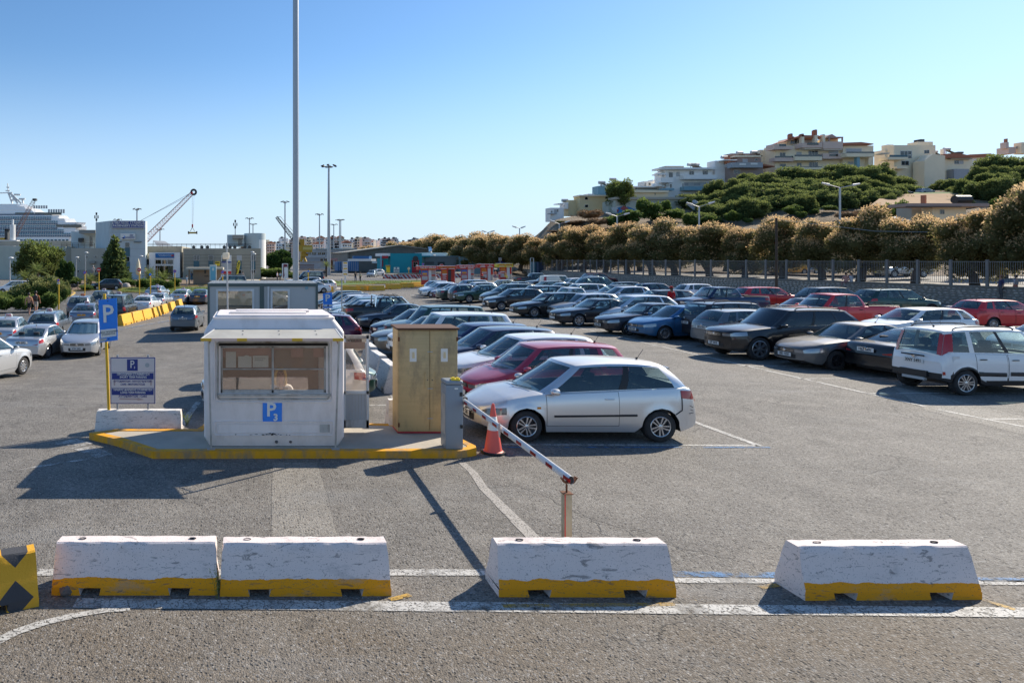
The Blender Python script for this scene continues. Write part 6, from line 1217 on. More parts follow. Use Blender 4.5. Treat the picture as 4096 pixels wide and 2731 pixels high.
def car(typ,col,pos,yaw,label,cat='car',metal=0.35,dust=0.13,lod=0,wheel='five',plate=None,platecol='plate',dark=False,
        lamps='clear',taxi=None,antenna=True,group='parked cars',extras=None,roofcol=None,name=None,rails=None,rear_lamps='red',pmats=None):
    T=CT[typ];F=car_fns(T);zt,zb,wx,zlow,half,bx,loc,Xc=F;L=T['L'];hw=T['W']/2;H=T['H'];gc=T['gc']
    side,front,rear,wr,crown,zroof=cabin_fn(T,F)
    pt=paint(col,metal,dust);blk=M['black']
    nm=name or{'van':'van','panel':'van','pickup':'pickup_truck','pickup1':'pickup_truck'}.get(typ,'parked_car')
    root=empty(nm,pos,yaw);tag(root,label,cat,group)
    # --- lower body
    cx_,cz=T['cow'];tx,tz=T['tb']
    st=[0,0.012,0.04,0.09,0.17,0.28,0.42,0.55]+[L-q for q in(0,0.012,0.035,0.075,0.13,0.21,0.33)]
    Ra=T['R']+0.055
    for w in(T['fo'],T['fo']+T['wb']):
        st+=[w+Ra*math.sin(a)for a in lin(-math.pi/2*0.99,math.pi/2*0.99,9 if lod<2 else 7)]
        e=math.sqrt(max(0.01,Ra*Ra-(T['R']-gc)**2));st+=[w-e-0.004,w+e+0.004]
    st+=list(np.arange(0.6,L-0.35,0.16 if lod<2 else 0.24))
    cab0,cab1=cx_+0.12,tx-0.10;st+=[cab0,cab0+0.02,cab1,cab1-0.02]
    bed=T.get('bed')
    if bed:st+=[bed[0],bed[0]+0.01,bed[1],bed[1]-0.01]
    st=sorted(x for x in st if 0<=x<=L);st2=[st[0]]
    for x in st[1:]:
        if x-st2[-1]>0.008:st2.append(x)
    st=st2
    NR,ND=9,6;rows=[]
    for x in st:
        zl,b=zlow(x),zb(x);r=[]
        y0=half(x,zl);r.append((x,max(0.05,y0-0.20),zl+0.0));r.append((x,max(0.05,y0-0.02),zl-0.004))
        for j in range(NR):
            z=zl+(b-zl)*j/(NR-1);r.append((x,half(x,z),z))
        tub=0.0
        if cab0+0.01<x<cab1-0.01:tub=1
        if bed and bed[0]+0.005<x<bed[1]-0.005:tub=2
        w1=half(x,b);zc=zt(x)
        for j in range(1,ND+1):
            f=1-j/ND;y=w1*(f if j>1 else 0.955)
            if j==1:z=b+0.012+(zc-b)*0.08
            else:z=b+(max(zc,b+0.01)-b)*(1-f**2.2)
            if tub==1 and j>1:z=0.55
            if tub==2:
                if j>1:z=bed[2];y=w1*f*1.1 if j<ND else 0
            if j==2 and tub:y=w1*0.945
            r.append((bx(x,y),y,z))
        rows.append(r)
    nr=len(rows[0]);V=[]; 
    for r in rows:
        for(x,y,z)in r:V.append(loc(x,y,z))
        for(x,y,z)in r:V.append(loc(x,-y,z))
    mb=MB();inner=M['dash'];pi_,bi,ii=mb.mi(pt),mb.mi(blk),mb.mi(inner)
    mb.v=V;n2=nr*2;trim=T.get('trim')
    for i in range(len(rows)-1):
        xm=(st[i]+st[i+1])/2;intub=cab0-0.0<xm<cab1+0.0;inbed=bed and bed[0]<xm<bed[1]
        for j in range(nr-1):
            a,b_,c,d=i*n2+j,i*n2+j+1,(i+1)*n2+j+1,(i+1)*n2+j
            zmid=sum(V[q][2]for q in(a,b_,c,d))/4
            k=pi_
            if j<2:k=bi
            elif trim and j<2+NR:
                nearw=min(abs(math.hypot(xm-w,zmid-T['R'])-Ra)for w in(T['fo'],T['fo']+T['wb']))
                if zmid<gc+0.16 or nearw<0.055:k=bi
            elif j<=2 and zmid<gc+0.06 and bed:k=bi
            if j>=NR+2 and(intub or inbed):k=ii if intub else bi
            mb.f.append((a,d,c,b_));mb.m.append(k)
            mb.f.append((a+nr,b_+nr,c+nr,d+nr));mb.m.append(k)
    # nose and tail panels
    for end,i in((0,0),(1,len(rows)-1)):
        x=st[i];base=i*n2;nu=7;us=lin(1,-1,nu);prev=None
        for j in range(1,NR+2):
            y0=rows[i][j][1];z0=rows[i][j][2];cur=[]
            for q,u in enumerate(us):
                if q==0:cur.append(base+j)
                elif q==nu-1:cur.append(base+nr+j)
                else:
                    zz=z0+(0 if j<NR+1 else(zt(x)-z0)*(1-abs(u)**2.2));mb.v.append(loc(bx(x,y0*u),y0*u,zz));cur.append(len(mb.v)-1)
            if prev:
                for q in range(nu-1):
                    f=(prev[q],prev[q+1],cur[q+1],cur[q]);k=pi_
                    if trim and rows[i][j][2]<gc+0.30:k=bi
                    elif j<3:k=bi if end else pi_
                    mb.f.append(f if end==0 else f[::-1]);mb.m.append(k)
            prev=cur
        # close the deck lip over the panel
        dk=[base+NR+2+j for j in range(ND)]+[base+nr+NR+2+j for j in range(ND-2,-1,-1)]
        f=tuple(prev+dk[::-1]);mb.f.append(f if end==0 else f[::-1]);mb.m.append(pi_)
    body=mb.build('body',root,True,angle=38)
    ub=MB();ub.box((Xc-L+0.25,-hw+0.24,gc+0.0),(Xc-0.25,hw-0.24,gc+0.20),blk);ub.build('underbody',root)
    # --- cabin shell
    cb=MB();gl=M['glassdark']if dark else M['glass'];mats=[cb.mi(roofcol and paint(roofcol,metal,dust)or pt),cb.mi(blk)]
    ts=[0,0.07,0.35,0.65,0.92,1.0];T0,T1=1,4
    wins=T['win'];ss_=sorted(set([0.0,0.03,1.0,0.965]+[w for p in wins for w in p]+[q for p in wins for q in lin(p[0],p[1],4)]))
    glasses=[]
    def addgrid(fn,us,vs,skip=None,pill=None,flip=False):
        b=len(cb.v);nu=len(us)
        for v in vs:
            for u in us:x,y,z=fn(u,v);cb.v.append(loc(x,y,z))
        for j in range(len(vs)-1):
            for i in range(nu-1):
                if skip and skip(i,j):continue
                f=(b+j*nu+i,b+j*nu+i+1,b+(j+1)*nu+i+1,b+(j+1)*nu+i);cb.f.append(f[::-1]if flip else f)
                cb.m.append(1 if(pill and pill(i,j))else 0)
    def inwin(i):m=(ss_[i]+ss_[i+1])/2;return any(a<m<b for a,b in wins)
    bp=[(wins[k][1]+wins[k+1][0])/2 for k in range(len(wins)-1)]
    def isb(i,j):return T0<=j<T1 and any(abs((ss_[i]+ss_[i+1])/2-b)<0.03 for b in bp[:1])
    for sg in(1,-1):
        fn=lambda s,t,sg=sg:(lambda p:(p[0],sg*p[1],p[2]))(side(s,t))
        addgrid(fn,ss_,ts,lambda i,j:T0<=j<T1 and inwin(i),isb,flip=(sg>0))
        for a,b in wins:
            def wf(u,v,a=a,b=b,sg=sg):
                t=ts[T0]+(ts[T1]-ts[T0])*v;x,y,z=side(a+(b-a)*u,t);return loc(x,sg*(y-0.006),z)
            glasses.append(('side_window',wf,lin(0,1,4),lin(0,1,4),sg>0))
    vf=[-1,-0.92,-0.5,0,0.5,0.92,1]
    addgrid(front,vf,ts,lambda i,j:0<=j<T1 and 0<i<5,None,flip=True)
    nrw=T.get('norear')
    addgrid(rear,vf,ts,lambda i,j:(not nrw)and T0<=j<T1 and 0<i<5,None)
    ff=lambda u,v:(lambda p:loc(p[0],p[1],p[2]-0.004))(front(-0.92+1.84*u,ts[0]+(ts[T1]-ts[0])*v))
    rf_=lambda u,v:(lambda p:loc(p[0],p[1],p[2]-0.004))(rear(-0.92+1.84*u,ts[T0]+(ts[T1]-ts[T0])*v))
    glasses.append(('windshield',ff,lin(0,1,9),lin(0,1,5),True))
    if not nrw:glasses.append(('rear_window',rf_,lin(0,1,7),lin(0,1,5),False))
    # roof
    sr=[0.0,0.03,0.1]+lin(0.2,0.9,6)+[0.965,1.0];yr=[1,0.97,0.9,0.75,0.45,0,-0.45,-0.75,-0.9,-0.97,-1]
    def roof(s,v):
        x,w,z=side(s,1.0);q=1-v*v;xa=front(v,1.0)[0]-side(0,1)[0];xb=rear(v,1.0)[0]-side(1,1)[0]
        return x+xa*max(0,1-s/0.5)+xb*max(0,(s-0.5)/0.5),w*v,z+crown*(0.9 if s<0.5 else 0.8)*(1-abs(v)**3)if 0<s<1 else z+crown*(0.9 if s==0 else 0.7)*q
    addgrid(roof,sr,yr,flip=True)
    cb.build('cabin',root,True,angle=42)
    for nme,fn,us,vs,fl in glasses:
        g=grid_mesh(fn,us,vs,gl,fl).build(nme,root,True)
    # --- lamps, grille and other patches that follow the skin
    def nose_pt(s,z,off,tail=False):
        xe=L if tail else 0.0;sg=-1 if tail else 1
        if s<=0:
            y0=half(xe+sg*0.0,z);y=y0*(1+s);x=bx(xe,y)-sg*off;return x,y,z
        x=xe+sg*s;y=half(x,min(z,zb(x)))+off;return x-sg*off*0.5*max(0,1-s/0.2),y,z
    def patch(nme,s0,s1,zlo,zhi,mat,tail=False,off=0.008,sg=1,ns=9):
        def fn(u,v):
            s=s0+(s1-s0)*u;a,b=zlo(s,u),zhi(s,u);z=a+(b-a)*v;x,y,z=nose_pt(s,z,off,tail);return loc(x,sg*y,z)
        return grid_mesh(fn,sorted(set(lin(0,1,ns)+[max(0,min(1,-s0/(s1-s0)))])),lin(0,1,3),mat,(sg<0)^tail).build(nme,root,True)
    lm={'clear':M['clearlight'],'dark':M['darklight']}[lamps];nz=T['nz']
    for sg in(1,-1):
        patch('headlight',-0.42,0.40,lambda s,u:nz-0.135+0.10*max(0,s)+0.02*u,lambda s,u:min(nz-0.045+0.25*u*0.4,zb(max(0,s))-0.02),lm,sg=sg)
        if T.get('tall')is not None:
            z0,z1=(1.02,1.02+0.5*(H-1.02))if T['tall']else(0.80,1.12)
            tl=grid_mesh(lambda u,v:(lambda p:loc(p[0]+0.012,sg*(p[1]+0.012),p[2]))(side(0.93+0.07*u,0.08+0.80*v)if T['tall']else(lambda s,z:(L-0.16*s+0.004,half(L-0.16*s,z),z))(1-u,0.78+0.27*v)),lin(0,1,3),lin(0,1,4),M['redlight'],sg>0).build('taillight',root,True)
            if T['tall']:
                grid_mesh(lambda u,v:(lambda p:loc(p[0]+0.014,sg*abs(p[1])+0,p[2]))(rear(1-0.16*u,0.08+0.80*v)),lin(0,1,3),lin(0,1,4),M['redlight'],sg<0).build('lens',tl,True)
        else:
            top_=(tz if 'deck' not in T else T['deck'][1])
            patch('taillight',-0.30,0.34,lambda s,u:top_-0.27+0.09*u,lambda s,u:min(top_-0.07+0.03*u,zb(L-max(0,s))-0.015 if s>0 else zb(L)+0.06),M['redlight']if rear_lamps=='red' else M['clearlight'],tail=True,sg=sg)
    gw=0.52
    for nme,z0,z1,w_,mt in(('grille',nz-0.13,nz-0.035,gw,M['black']),('air_intake',gc+0.13,gc+0.26,0.62,M['black'])):
        fn=lambda u,v,z0=z0,z1=z1,w_=w_:(lambda y,z:loc(bx(0,y*half(0,z))-0.006,y*half(0,z),z))((-1+2*u)*w_,z0+(z1-z0)*v)
        grid_mesh(fn,lin(0,1,7),[0,1],mt).build(nme,root,True)
    if lod<2:
        gb=MB()
        for z in(nz-0.105,nz-0.062):gb.tube([loc(bx(0,y*half(0,z))-0.012,y*half(0,z),z)for y in lin(-gw,gw,7)],0.007,M['chrome'],4)
        gb.build('grille_bar',root,True)
    for end in(0,1):
        x=bx(0,0)-0.016 if end==0 else bx(L,0)+0.016;z=gc+0.24 if end==0 else(gc+0.22 if 'deck' not in T and typ not in('panda4','hatch','suv','city','mpv','suvs')else 0.78)
        p=MB();s=1 if end==0 else-1;X=Xc-x
        p.box((min(X,X-0.012*s),-0.26,z-0.055),(max(X,X-0.012*s),0.26,z+0.055),M[platecol]);po=p.build('license_plate',root)
        if lod==0 and plate:
            t=link('plate_number',text_mesh(plate,0.115,M['ink'],0.001,0.002,sx=0.86),po,(X+0.003*s,0,z),(math.pi/2,0,math.pi/2*s))
            bl=MB();bl.box((min(X,X+0.002*s),-0.258*s if s<0 else-0.258,z-0.05),(max(X,X+0.002*s),-0.258*s if s<0 else-0.258,z+0.05),M['signblue'])
    # bumper shut lines and boot lid gap
    if lod<2:
        # doors laid over a dark shut-line sheet
        for(x0,x1)in T['doors']:
            for sg in(1,-1):
                def df(u,v,g=0.0,off=0.003,sg=sg,x0=x0,x1=x1):
                    x=x0-g+(x1-x0+2*g)*u;lo=max(gc+0.13-g,zlow(x)+0.045-g);hi=zb(x)-0.012+g*0.5;z=lo+(hi-lo)*v
                    return loc(x,sg*(half(x,z)+off),z)
                grid_mesh(lambda u,v:df(u,v,0.009,0.0015),lin(0,1,9),lin(0,1,8),blk,sg>0).build('door_gap',root,True)
                dr=grid_mesh(lambda u,v:df(u,v,0.0,0.0035),lin(0,1,9),lin(0,1,8),pt,sg>0).build('door',root,True)
                hx=x1-0.17;hz=zb(hx)-0.14;hy=half(hx,hz)
                h=MB();X=Xc-hx
                h.tube([(X+0.085,sg*(hy+0.008),hz),(X+0.06,sg*(hy+0.032),hz+0.004),(X-0.06,sg*(hy+0.032),hz+0.004),(X-0.085,sg*(hy+0.008),hz)],0.013,pt if metal>0.1 and not trim else blk,6)
                h.build('handle',dr,True)
        if 'strip' in T:
            zc=T['strip'];half_h=0.022 if typ=='ibiza' else 0.055
            for sg in(1,-1):
                for(a,b)in([(T['doors'][0][0]+0.1,T['fo']+T['wb']-0.42)]if len(T['doors'])==1 else T['doors']):
                    fn=lambda u,v:loc(a+0.03+(b-a-0.06)*u,sg*(half(a+(b-a)*u,zc)+(0.016 if 0<v<1 else 0.002)),zc-half_h+2*half_h*v+0.02*u)
                    grid_mesh(fn,lin(0,1,10),[0,0.2,0.8,1],blk,sg>0).build('rubbing_strip',root,True)
        # windscreen wipers
        wp=MB()
        for y0,y1 in((-0.05,0.50),(-0.55,0.0)):
            a=front(y0,0.03);b=front(y1/(side(0,.1)[1]),0.10);wp.tube([loc(a[0]-0.03,y0,a[2]+0.03),loc(b[0]-0.02,y1,b[2]+0.02)],0.008,blk,4)
        wp.build('wiper',root)
    # mirrors
    for sg in(1,-1):
        x,w,z=side(0.06,0.0);m=MB()
        for k,(dx,r)in enumerate(((-0.07,0.035),(-0.03,0.075),(0.03,0.085),(0.055,0.08))):pass
        ring=[]
        prof=[(-0.085,0.30),(-0.06,0.75),(0.0,1.0),(0.05,0.97)]
        n=10
        for dx,sc in prof:
            for q in range(n):
                a=2*math.pi*q/n;ring.append(loc(x+0.10+dx,sg*(w+0.14+0.105*sc*math.copysign(abs(math.cos(a))**0.8,math.cos(a))),z+0.075+0.065*sc*math.copysign(abs(math.sin(a))**0.8,math.sin(a))))
        fs=[(i*n+q,i*n+(q+1)%n,(i+1)*n+(q+1)%n,(i+1)*n+q)for i in range(3)for q in range(n)]
        fs.append(tuple(range(n)));m.add(ring,fs,pt if not trim else blk)
        m.add(ring[-n:],[tuple(range(n))],M['chrome']);m.tube([loc(x+0.09,sg*(w-0.01),z+0.02),loc(x+0.10,sg*(w+0.08),z+0.045)],0.02,blk,5)
        m.build('wing_mirror',root,True)
    # wheels
    tm,rm=wheel_meshes(T['R'],wheel)
    for wxx in(T['wb']/2,-T['wb']/2):
        for sg in(1,-1):
            wo=link('wheel',tm,root,(wxx,sg*(hw-0.115),T['R']),(0,random.random()*2,0 if sg>0 else math.pi));link('rim',rm,wo)
    # interior
    if not nrw or lod==0:
        pass
    sx=Xc-(T['rf']+0.30);sm_=seat_mesh();dz=0.30+(0.17 if gc>0.22 else 0)
    pos_=[(sx,0.36),(sx,-0.36)]+([(sx-0.86,0.34),(sx-0.86,-0.34)]if len(wins)>1 and typ!='panel' else[])
    for a,b in pos_:link('seat',sm_,root,(a,b,dz),(0,0,0))
    link('steering_wheel',steer_mesh(),root,(Xc-(cx_+0.62),0.36,cz-0.03))
    ds=MB();ds.box((Xc-cx_-0.42,-hw+0.12,0.5),(Xc-cx_-0.02,hw-0.12,cz-0.06),M['dash']);ds.build('dashboard',root)
    # roof gear
    if rails if rails is not None else T.get('rails'):
        for sg in(1,-1):
            pts=[(lambda p:loc(p[0],sg*(p[1]-0.05),p[2]+(0.065 if 0.14<s<0.86 else 0.02)))(side(s,1.0))for s in[0.10,0.15]+lin(0.25,0.75,5)+[0.85,0.9]]
            r=MB();r.tube(pts,0.017,M['chrome']if(metal>0.5)else blk,6);r.build('roof_rail',root,True)
    if antenna:
        s=0.86 if lod<2 else 0.8;x,w,z=side(s,1.0);a=MB();a.tube([loc(x,0,z+crown),loc(x+0.02,0,z+crown+0.03)],0.022,blk,6);a.tube([loc(x+0.02,0,z+crown+0.02),loc(x+0.14,0,z+crown+0.20)],0.005,blk,4);a.build('antenna',root)
    if taxi:
        s=0.32;x,w,z=side(s,1.0);t=MB();z+=crown
        t.lathe([(0.0,0.13),(0.09,0.125),(0.125,0.08),(0.13,0.0),(0,0)],M['amber']if taxi=='amber' else M['inkwhite'],12,Matrix.Translation(loc(x,0,z))@Matrix.Diagonal((0.55,1.5,1.0,1)))
        to=t.build('taxi_light',root,True)
        if lod<2:
            for q,rz in((0.075,math.pi/2),(-0.075,-math.pi/2)):
                link('lettering',text_mesh('TAXI',0.12,M['signred'],0.002,0.003),to,Vector(loc(x,0,z+0.055))+Vector((q,0,0)),(math.pi/2,0,rz))
    if bed:
        b=MB();x0,x1=Xc-bed[1],Xc-bed[0]
        for sg in(1,-1):b.tube([(x0,sg*(hw-0.09),tz+0.025),(x1,sg*(hw-0.09),tz+0.025)],0.022,blk,6)
        b.tube([(x0,hw-0.09,tz+0.02),(x0,-hw+0.09,tz+0.02)],0.02,blk,6);b.build('bed_rail',root)
    if typ=='panel' or typ=='van':
        d=MB();d.box((Xc-L-0.02,-0.006,0.42),(Xc-L+0.05,0.006,1.1),blk);d.build('rear_door_gap',root)
    if lod<2:
        for x,z,s_ in((bx(0,0)-0.02,T['nz']-0.085,1),(bx(L,0)+0.012,(T['deck'][1]if 'deck' in T else T['tb'][1])-0.16,-1)):
            bd_=MB();bd_.lathe([(0.001,0.008),(0.042,0.006),(0.05,0)],M['chrome'],12,Matrix.Translation(loc(x,0,z))@Matrix.Rotation(s_*math.pi/2,4,'Y'));bd_.build('badge',root)
    root.scale=(random.uniform(0.985,1.01),1.0,random.uniform(0.985,1.03))
    if extras:extras(root,T,F,side,loc)
    return root
def carpos(T,yaw,wpx=None,which='f',lateral=None,npx=None,Yc=None):
    """where the car stands: from the contact point of its camera-side wheel, or its leftmost end at a known depth"""
    c,s=math.cos(yaw),math.sin(yaw)
    if wpx:
        p=G(*wpx);lx=T['wb']/2*(1 if which=='f' else-1)
        near=-1 if(Matrix.Rotation(yaw,2)@Vector((0,-1))).y<0 else 1
        ly=near*(T['W']/2-0.06)
        ox,oy=c*lx-s*ly,s*lx+c*ly
        X,Y=p.x-ox,p.y-oy
    else:
        Xc=T['fo']+T['wb']/2;best=None
        ends=[]
        for lx in(Xc-0.10,Xc-T['L']+0.08):
            for ly in(T['W']/2*0.8,-T['W']/2*0.8):ends.append((c*lx-s*ly,s*lx+c*ly))
        X=0;Y=Yc
        X=max((npx-CX)/FPX*(Y+oy)-ox for ox,oy in ends)if lateral!='right' else min((npx-CX)/FPX*(Y+oy)-ox for ox,oy in ends)
    return Vector((X,Y,gz(X,Y)))
# ---------------------------------------------------------------- the parked cars
SIL=(0.54,0.545,0.55);LSIL=(0.68,0.68,0.68);GRY=(0.16,0.17,0.18);DGR=(0.045,0.048,0.052);BLK=(0.008,0.008,0.010);WHT=(0.80,0.79,0.77);NAV=(0.010,0.018,0.055)
BLU=(0.015,0.115,0.26);RED=(0.62,0.010,0.016);CRI=(0.40,0.014,0.055);GRN=(0.006,0.05,0.030);TEA=(0.03,0.11,0.11);BRN=(0.17,0.145,0.12);PUR=(0.10,0.012,0.045)
PI=math.pi
def C(typ,col,a,label,nose='l',wpx=None,which=None,npx=None,Yc=None,**k):
    """a: how far the far side swings away, degrees; nose 'l' points left, 'r' right"""
    a=a*0.10+random.uniform(-1.2,1.2);yaw=PI+math.radians(a)if nose=='l' else math.radians(a)
    T=CT[typ];wh=which or('f' if nose=='l' else 'r')
    pos=carpos(T,yaw,wpx,wh,npx=npx,Yc=Yc)
    return car(typ,col,pos,yaw,label,**k)
def shade(root,T,F,loc):
    sd,fr,rr2,*_=cabin_fn(T,F)
    g=grid_mesh(lambda u,v:(lambda p:loc(p[0]+0.03,p[1],p[2]-0.03+0.012*math.sin(u*22)))(fr(-0.85+1.7*u,0.08+0.78*v)),lin(0,1,15),lin(0,1,6),pm("foil_sunshade",(0.72,0.73,0.75),0.3,0.8),True);g.build("sunshade",root)
# kiosk-side block, near to far
def ibiza_extras(root,T,F,side,loc):
    q=MB();x=T['L']-0.30;pts=[loc(T['L']-0.36,F[4](T['L']-0.36,z)+0.006,z)for z in(0.78,0.70,0.62)]
    half=F[4]
    for k,(z0,z1)in enumerate(((0.80,0.60),)):q.tube([loc(T['L']-0.33,half(T['L']-0.33,z)+0.002,z)for z in(0.86,0.74,0.62)]+[loc(T['L']-0.46,half(T['L']-0.46,0.54)+0.003,0.54)],0.011,M['black'],5)
    for(x0,z0,x1,z1)in((3.88,0.70,3.96,0.66),(3.86,0.55,3.97,0.56),(3.90,0.62,3.96,0.60)):q.tube([loc(x0,half(x0,z0)+0.003,z0),loc(x1,half(x1,z1)+0.003,z1)],0.006,M['black'],4)
    q.build('bumper_damage',root)
    q=MB();q.box((-0.02,-0.006,-0.02),(0.05,0.012,0.02),M['amber']);q.build('side_repeater',root,loc=loc(1.02,half(1.02,0.66),0.66)); 
    q=MB();q.tube([loc(T['rr']+0.12,y,T['H']-0.150)for y in lin(-0.48,0.48,5)],0.024,paint(LSIL,0.75,0.45),6);q.build('roof_spoiler',root,True)
C('ibiza',LSIL,-1.0,'silver three-door hatchback with a cracked rear bumper nearest the boom',wpx=(2102,1766),metal=0.75,dust=0.45,wheel='five',plate='YHB 1362',lamps='dark',extras=ibiza_extras)
C('city',CRI,8,'crimson small hatchback parked behind the silver three-door',npx=1849,Yc=15.75,metal=0.2,dust=0.3,wheel='cap')
C('hatch',WHT,12,'white hatchback with dark headlamps behind the crimson one',npx=1772,Yc=17.85,metal=0.1,dust=0.2,lamps='dark')
C('hatch',NAV,13,'very dark blue hatchback right of the wooden cabinet',npx=1690,Yc=19.9,metal=0.3,dust=0.25)
C('hatch',(0.012,0.02,0.08),14,'dark blue rounded hatchback between the dark and the boxy white car',npx=1640,Yc=21.9,metal=0.4,dust=0.2)
C('boxy',WHT,16,'white boxy off-roader with dark windows over the cabinet',npx=1560,Yc=24.1,metal=0.05,dust=0.15,dark=False)
C('sedan',BRN,20,'brown-grey saloon whose nose shows left of the cabinet',npx=1493,Yc=26.6,metal=0.7,dust=0.3,plate='HKT 5561')
C('boxy',GRN,20,'dark green boxy off-roader behind the brown saloon',npx=1543,Yc=29.0,metal=0.2,dust=0.3)
C('hatch',(0.03,0.035,0.05),20,'dark slate hatchback with chrome lamp edges beside the pickup',npx=1490,Yc=30.9,metal=0.6,dust=0.15)
def pick_x(root,T,F,side,loc):
    q=MB()
    for sg in(1,-1):q.tube([loc(T['tb'][0]+0.03,sg*0.66,1.2),loc(T['tb'][0]-0.02,sg*0.60,T['H']+0.03)],0.04,M['chrome'],8)
    q.tube([loc(T['tb'][0]-0.02,0.60,T['H']+0.03),loc(T['tb'][0]-0.02,-0.60,T['H']+0.03)],0.04,M['chrome'],8);q.build('roll_bar',root,True)
    q=MB();[q.box(loc(T['rf']+0.3+0.35*k,-0.55,T['H']+0.06)[:2]+(T['H']+0.05,),(loc(T['rf']+0.3+0.35*k,0,0)[0]+0.05,0.55,T['H']+0.08),M['black'])for k in range(3)];q.build('roof_rack',root)
C('pickup',BLK,16,'black double-cab pickup with a chrome roll bar and roof rack','r',wpx=(1467,1318),metal=0.2,dust=0.12,wheel='big',rails=1,extras=pick_x,antenna=False)
C('sedan',(0.02,0.03,0.05),14,'dark blue saloon just beyond the black pickup bed',npx=1430,Yc=37.6,metal=0.5,lod=1)
C('hatch',BLK,16,'black hatchback behind the pickup, third beyond the bed',npx=1370,Yc=40.0,metal=0.4,lod=1)
C('hatch',LSIL,16,'silver hatchback whose bonnet shows left of the pickup',npx=1332,Yc=42.3,metal=0.7,lod=1)
C('hatch',TEA,16,'teal green hatchback in the far kiosk-side row',npx=1328,Yc=44.8,metal=0.5,lod=1)
C('wagon',LSIL,15,'silver estate with black roof rails in the far kiosk-side row',npx=1315,Yc=47.4,metal=0.7,lod=1)
C('hatch',WHT,15,'white compact behind the silver estate',npx=1300,Yc=50.2,metal=0.2,lod=1)
C('hatch',(0.05,0.03,0.06),15,'dark plum hatchback second from the row end',npx=1290,Yc=53.2,metal=0.5,lod=1)
C('mpv',DGR,15,'dark grey people carrier at the far end of the kiosk-side row',npx=1268,Yc=56.4,metal=0.6,lod=1)
# behind the kiosk
C('hatch',GRN,-8,'green hatchback seen through the open kiosk door','r',npx=868,Yc=17.6,metal=0.4,dust=0.3,lod=1)
C('hatch',LSIL,-8,'silver car beyond the green one behind the kiosk door','r',npx=905,Yc=20.4,metal=0.7,lod=1)
C('hatch',(0.02,0.03,0.05),6,'dark blue hatchback before the site cabin',npx=1095,Yc=33.6,metal=0.5,lod=1)
C('hatch',PUR,6,'plum red hatchback roof showing over the kiosk',npx=1092,Yc=30.8,metal=0.5,lod=1)
C('city',WHT,-4,'white small car with a round red lamp just behind the kiosk door',npx=845,Yc=15.7,metal=0.1,lod=1)
def chrome_x(root,T,F,side,loc):
    q=MB()
    for sg in(1,-1):
        for pts in([(s,0.05)for s in lin(0.06,0.92,12)],[(s,0.95)for s in lin(0.10,0.90,12)]):q.tube([(lambda p:loc(p[0],sg*(p[1]+0.006),p[2]))(side(s,t_))for s,t_ in pts],0.010,M['chrome'],4)
        q.tube([loc(x,sg*(F[4](x,0.36)+0.01),0.36)for x in lin(1.35,3.3,6)],0.018,M['chrome'],5)
    q.build('chrome_strip',root)
    q=MB();hf=F[4];[q.tube([loc(F[5](0,y*hf(0,z))-0.014,y*hf(0,z),z)for y in lin(-0.45,0.45,7)],0.012,M['chrome'],4)for z in(T['nz']-0.12,T['nz']-0.085,T['nz']-0.05)];q.build('chrome_grille',root)
# right-hand block, front row, near to far
def panda_x(root,T,F,side,loc):
    q=MB();x=T['L'];q.box((loc(x,0,0)[0]-0.10,-0.36,0.40),(loc(x,0,0)[0]-0.02,0.36,0.55),M['black']);q.build('bumper_pad',root);q=MB();q.box((loc(x,0,0)[0]-0.09,-0.30,0.31),(loc(x,0,0)[0]-0.02,0.30,0.38),M['shutter']);q.build('skid_plate',root)
    q=MB();q.tube([loc(x+0.10,y,0.93)for y in(-0.30,0,0.30)],0.02,M['black'],6);q.build('tailgate_handle',root)
    c=loc(x-0.25,-F[4](x-0.25,0.95)-0.004,0.92);q=MB();q.box((c[0]-0.08,c[1]-0.004,0.82),(c[0]+0.10,c[1],0.98),M['white']);q.build('fuel_flap',root)
    c=(loc(x,0,0)[0]+0.02,-T['W']/2*0.86,0.55);q=MB();q.box((c[0]-0.03,c[1]-0.03,0.50),(c[0]+0.14,c[1]-0.01,0.58),M['redlight']);q.build('rear_reflector',root)
C('panda4',WHT,3,'white boxy small four-by-four with tall red rear lamps and black side strips','r',wpx=(3858,1581),metal=0.0,dust=0.1,wheel='big',plate='XNY 5491',extras=panda_x)
C('hatch',WHT,16,'white car cut by the right frame edge behind the small four-by-four',npx=3940,Yc=23.0,metal=0.3,lod=1)
C('sedan',BLK,17,'black saloon with red triangular rear lamps beside the white four-by-four','r',npx=3390,Yc=20.4,metal=0.5,dust=0.3,plate='HEZ 6491')
C('coupe',(0.09,0.10,0.11),18,'dusty dark grey coupe with black wheels and a dull bonnet',wpx=(3345,1481),metal=0.6,dust=0.75,wheel='dark',plate='IEK 1550')
C('suv',BLK,20,'large black off-roader with a chrome grille and chrome window line',wpx=(3036,1441),metal=0.4,dust=0.18,wheel='seven',plate='IZP 3418',dark=True,extras=chrome_x)
C('hatch',GRY,18,'matt grey hatchback with its tail to the lane','r',npx=2772,Yc=26.9,metal=0.5,dust=0.3,lod=0,plate='XKN 7041')
C('suvs',(0.022,0.014,0.014),18,'dark brown compact off-roader, tail to the lane, with silver skid plate','r',npx=2703,Yc=29.1,metal=0.5,plate='YZE 1429')
C('hatch',BLU,20,'bright blue hatchback with multi-spoke wheels, nose to the lane',wpx=(2656,1361),metal=0.5,wheel='ten',dust=0.1,plate='HPN 5587')
C('sedan',(0.008,0.010,0.022),20,'navy saloon with a chrome barred grille next to the blue hatchback',wpx=(2517,1341),metal=0.4,wheel='seven',plate='HKE 4080')
C('mpv',LSIL,20,'silver tall hatchback with pale lamps between two dark saloons',npx=2352,Yc=35.8,metal=0.75,wheel='cap',plate='HKZ 2763')
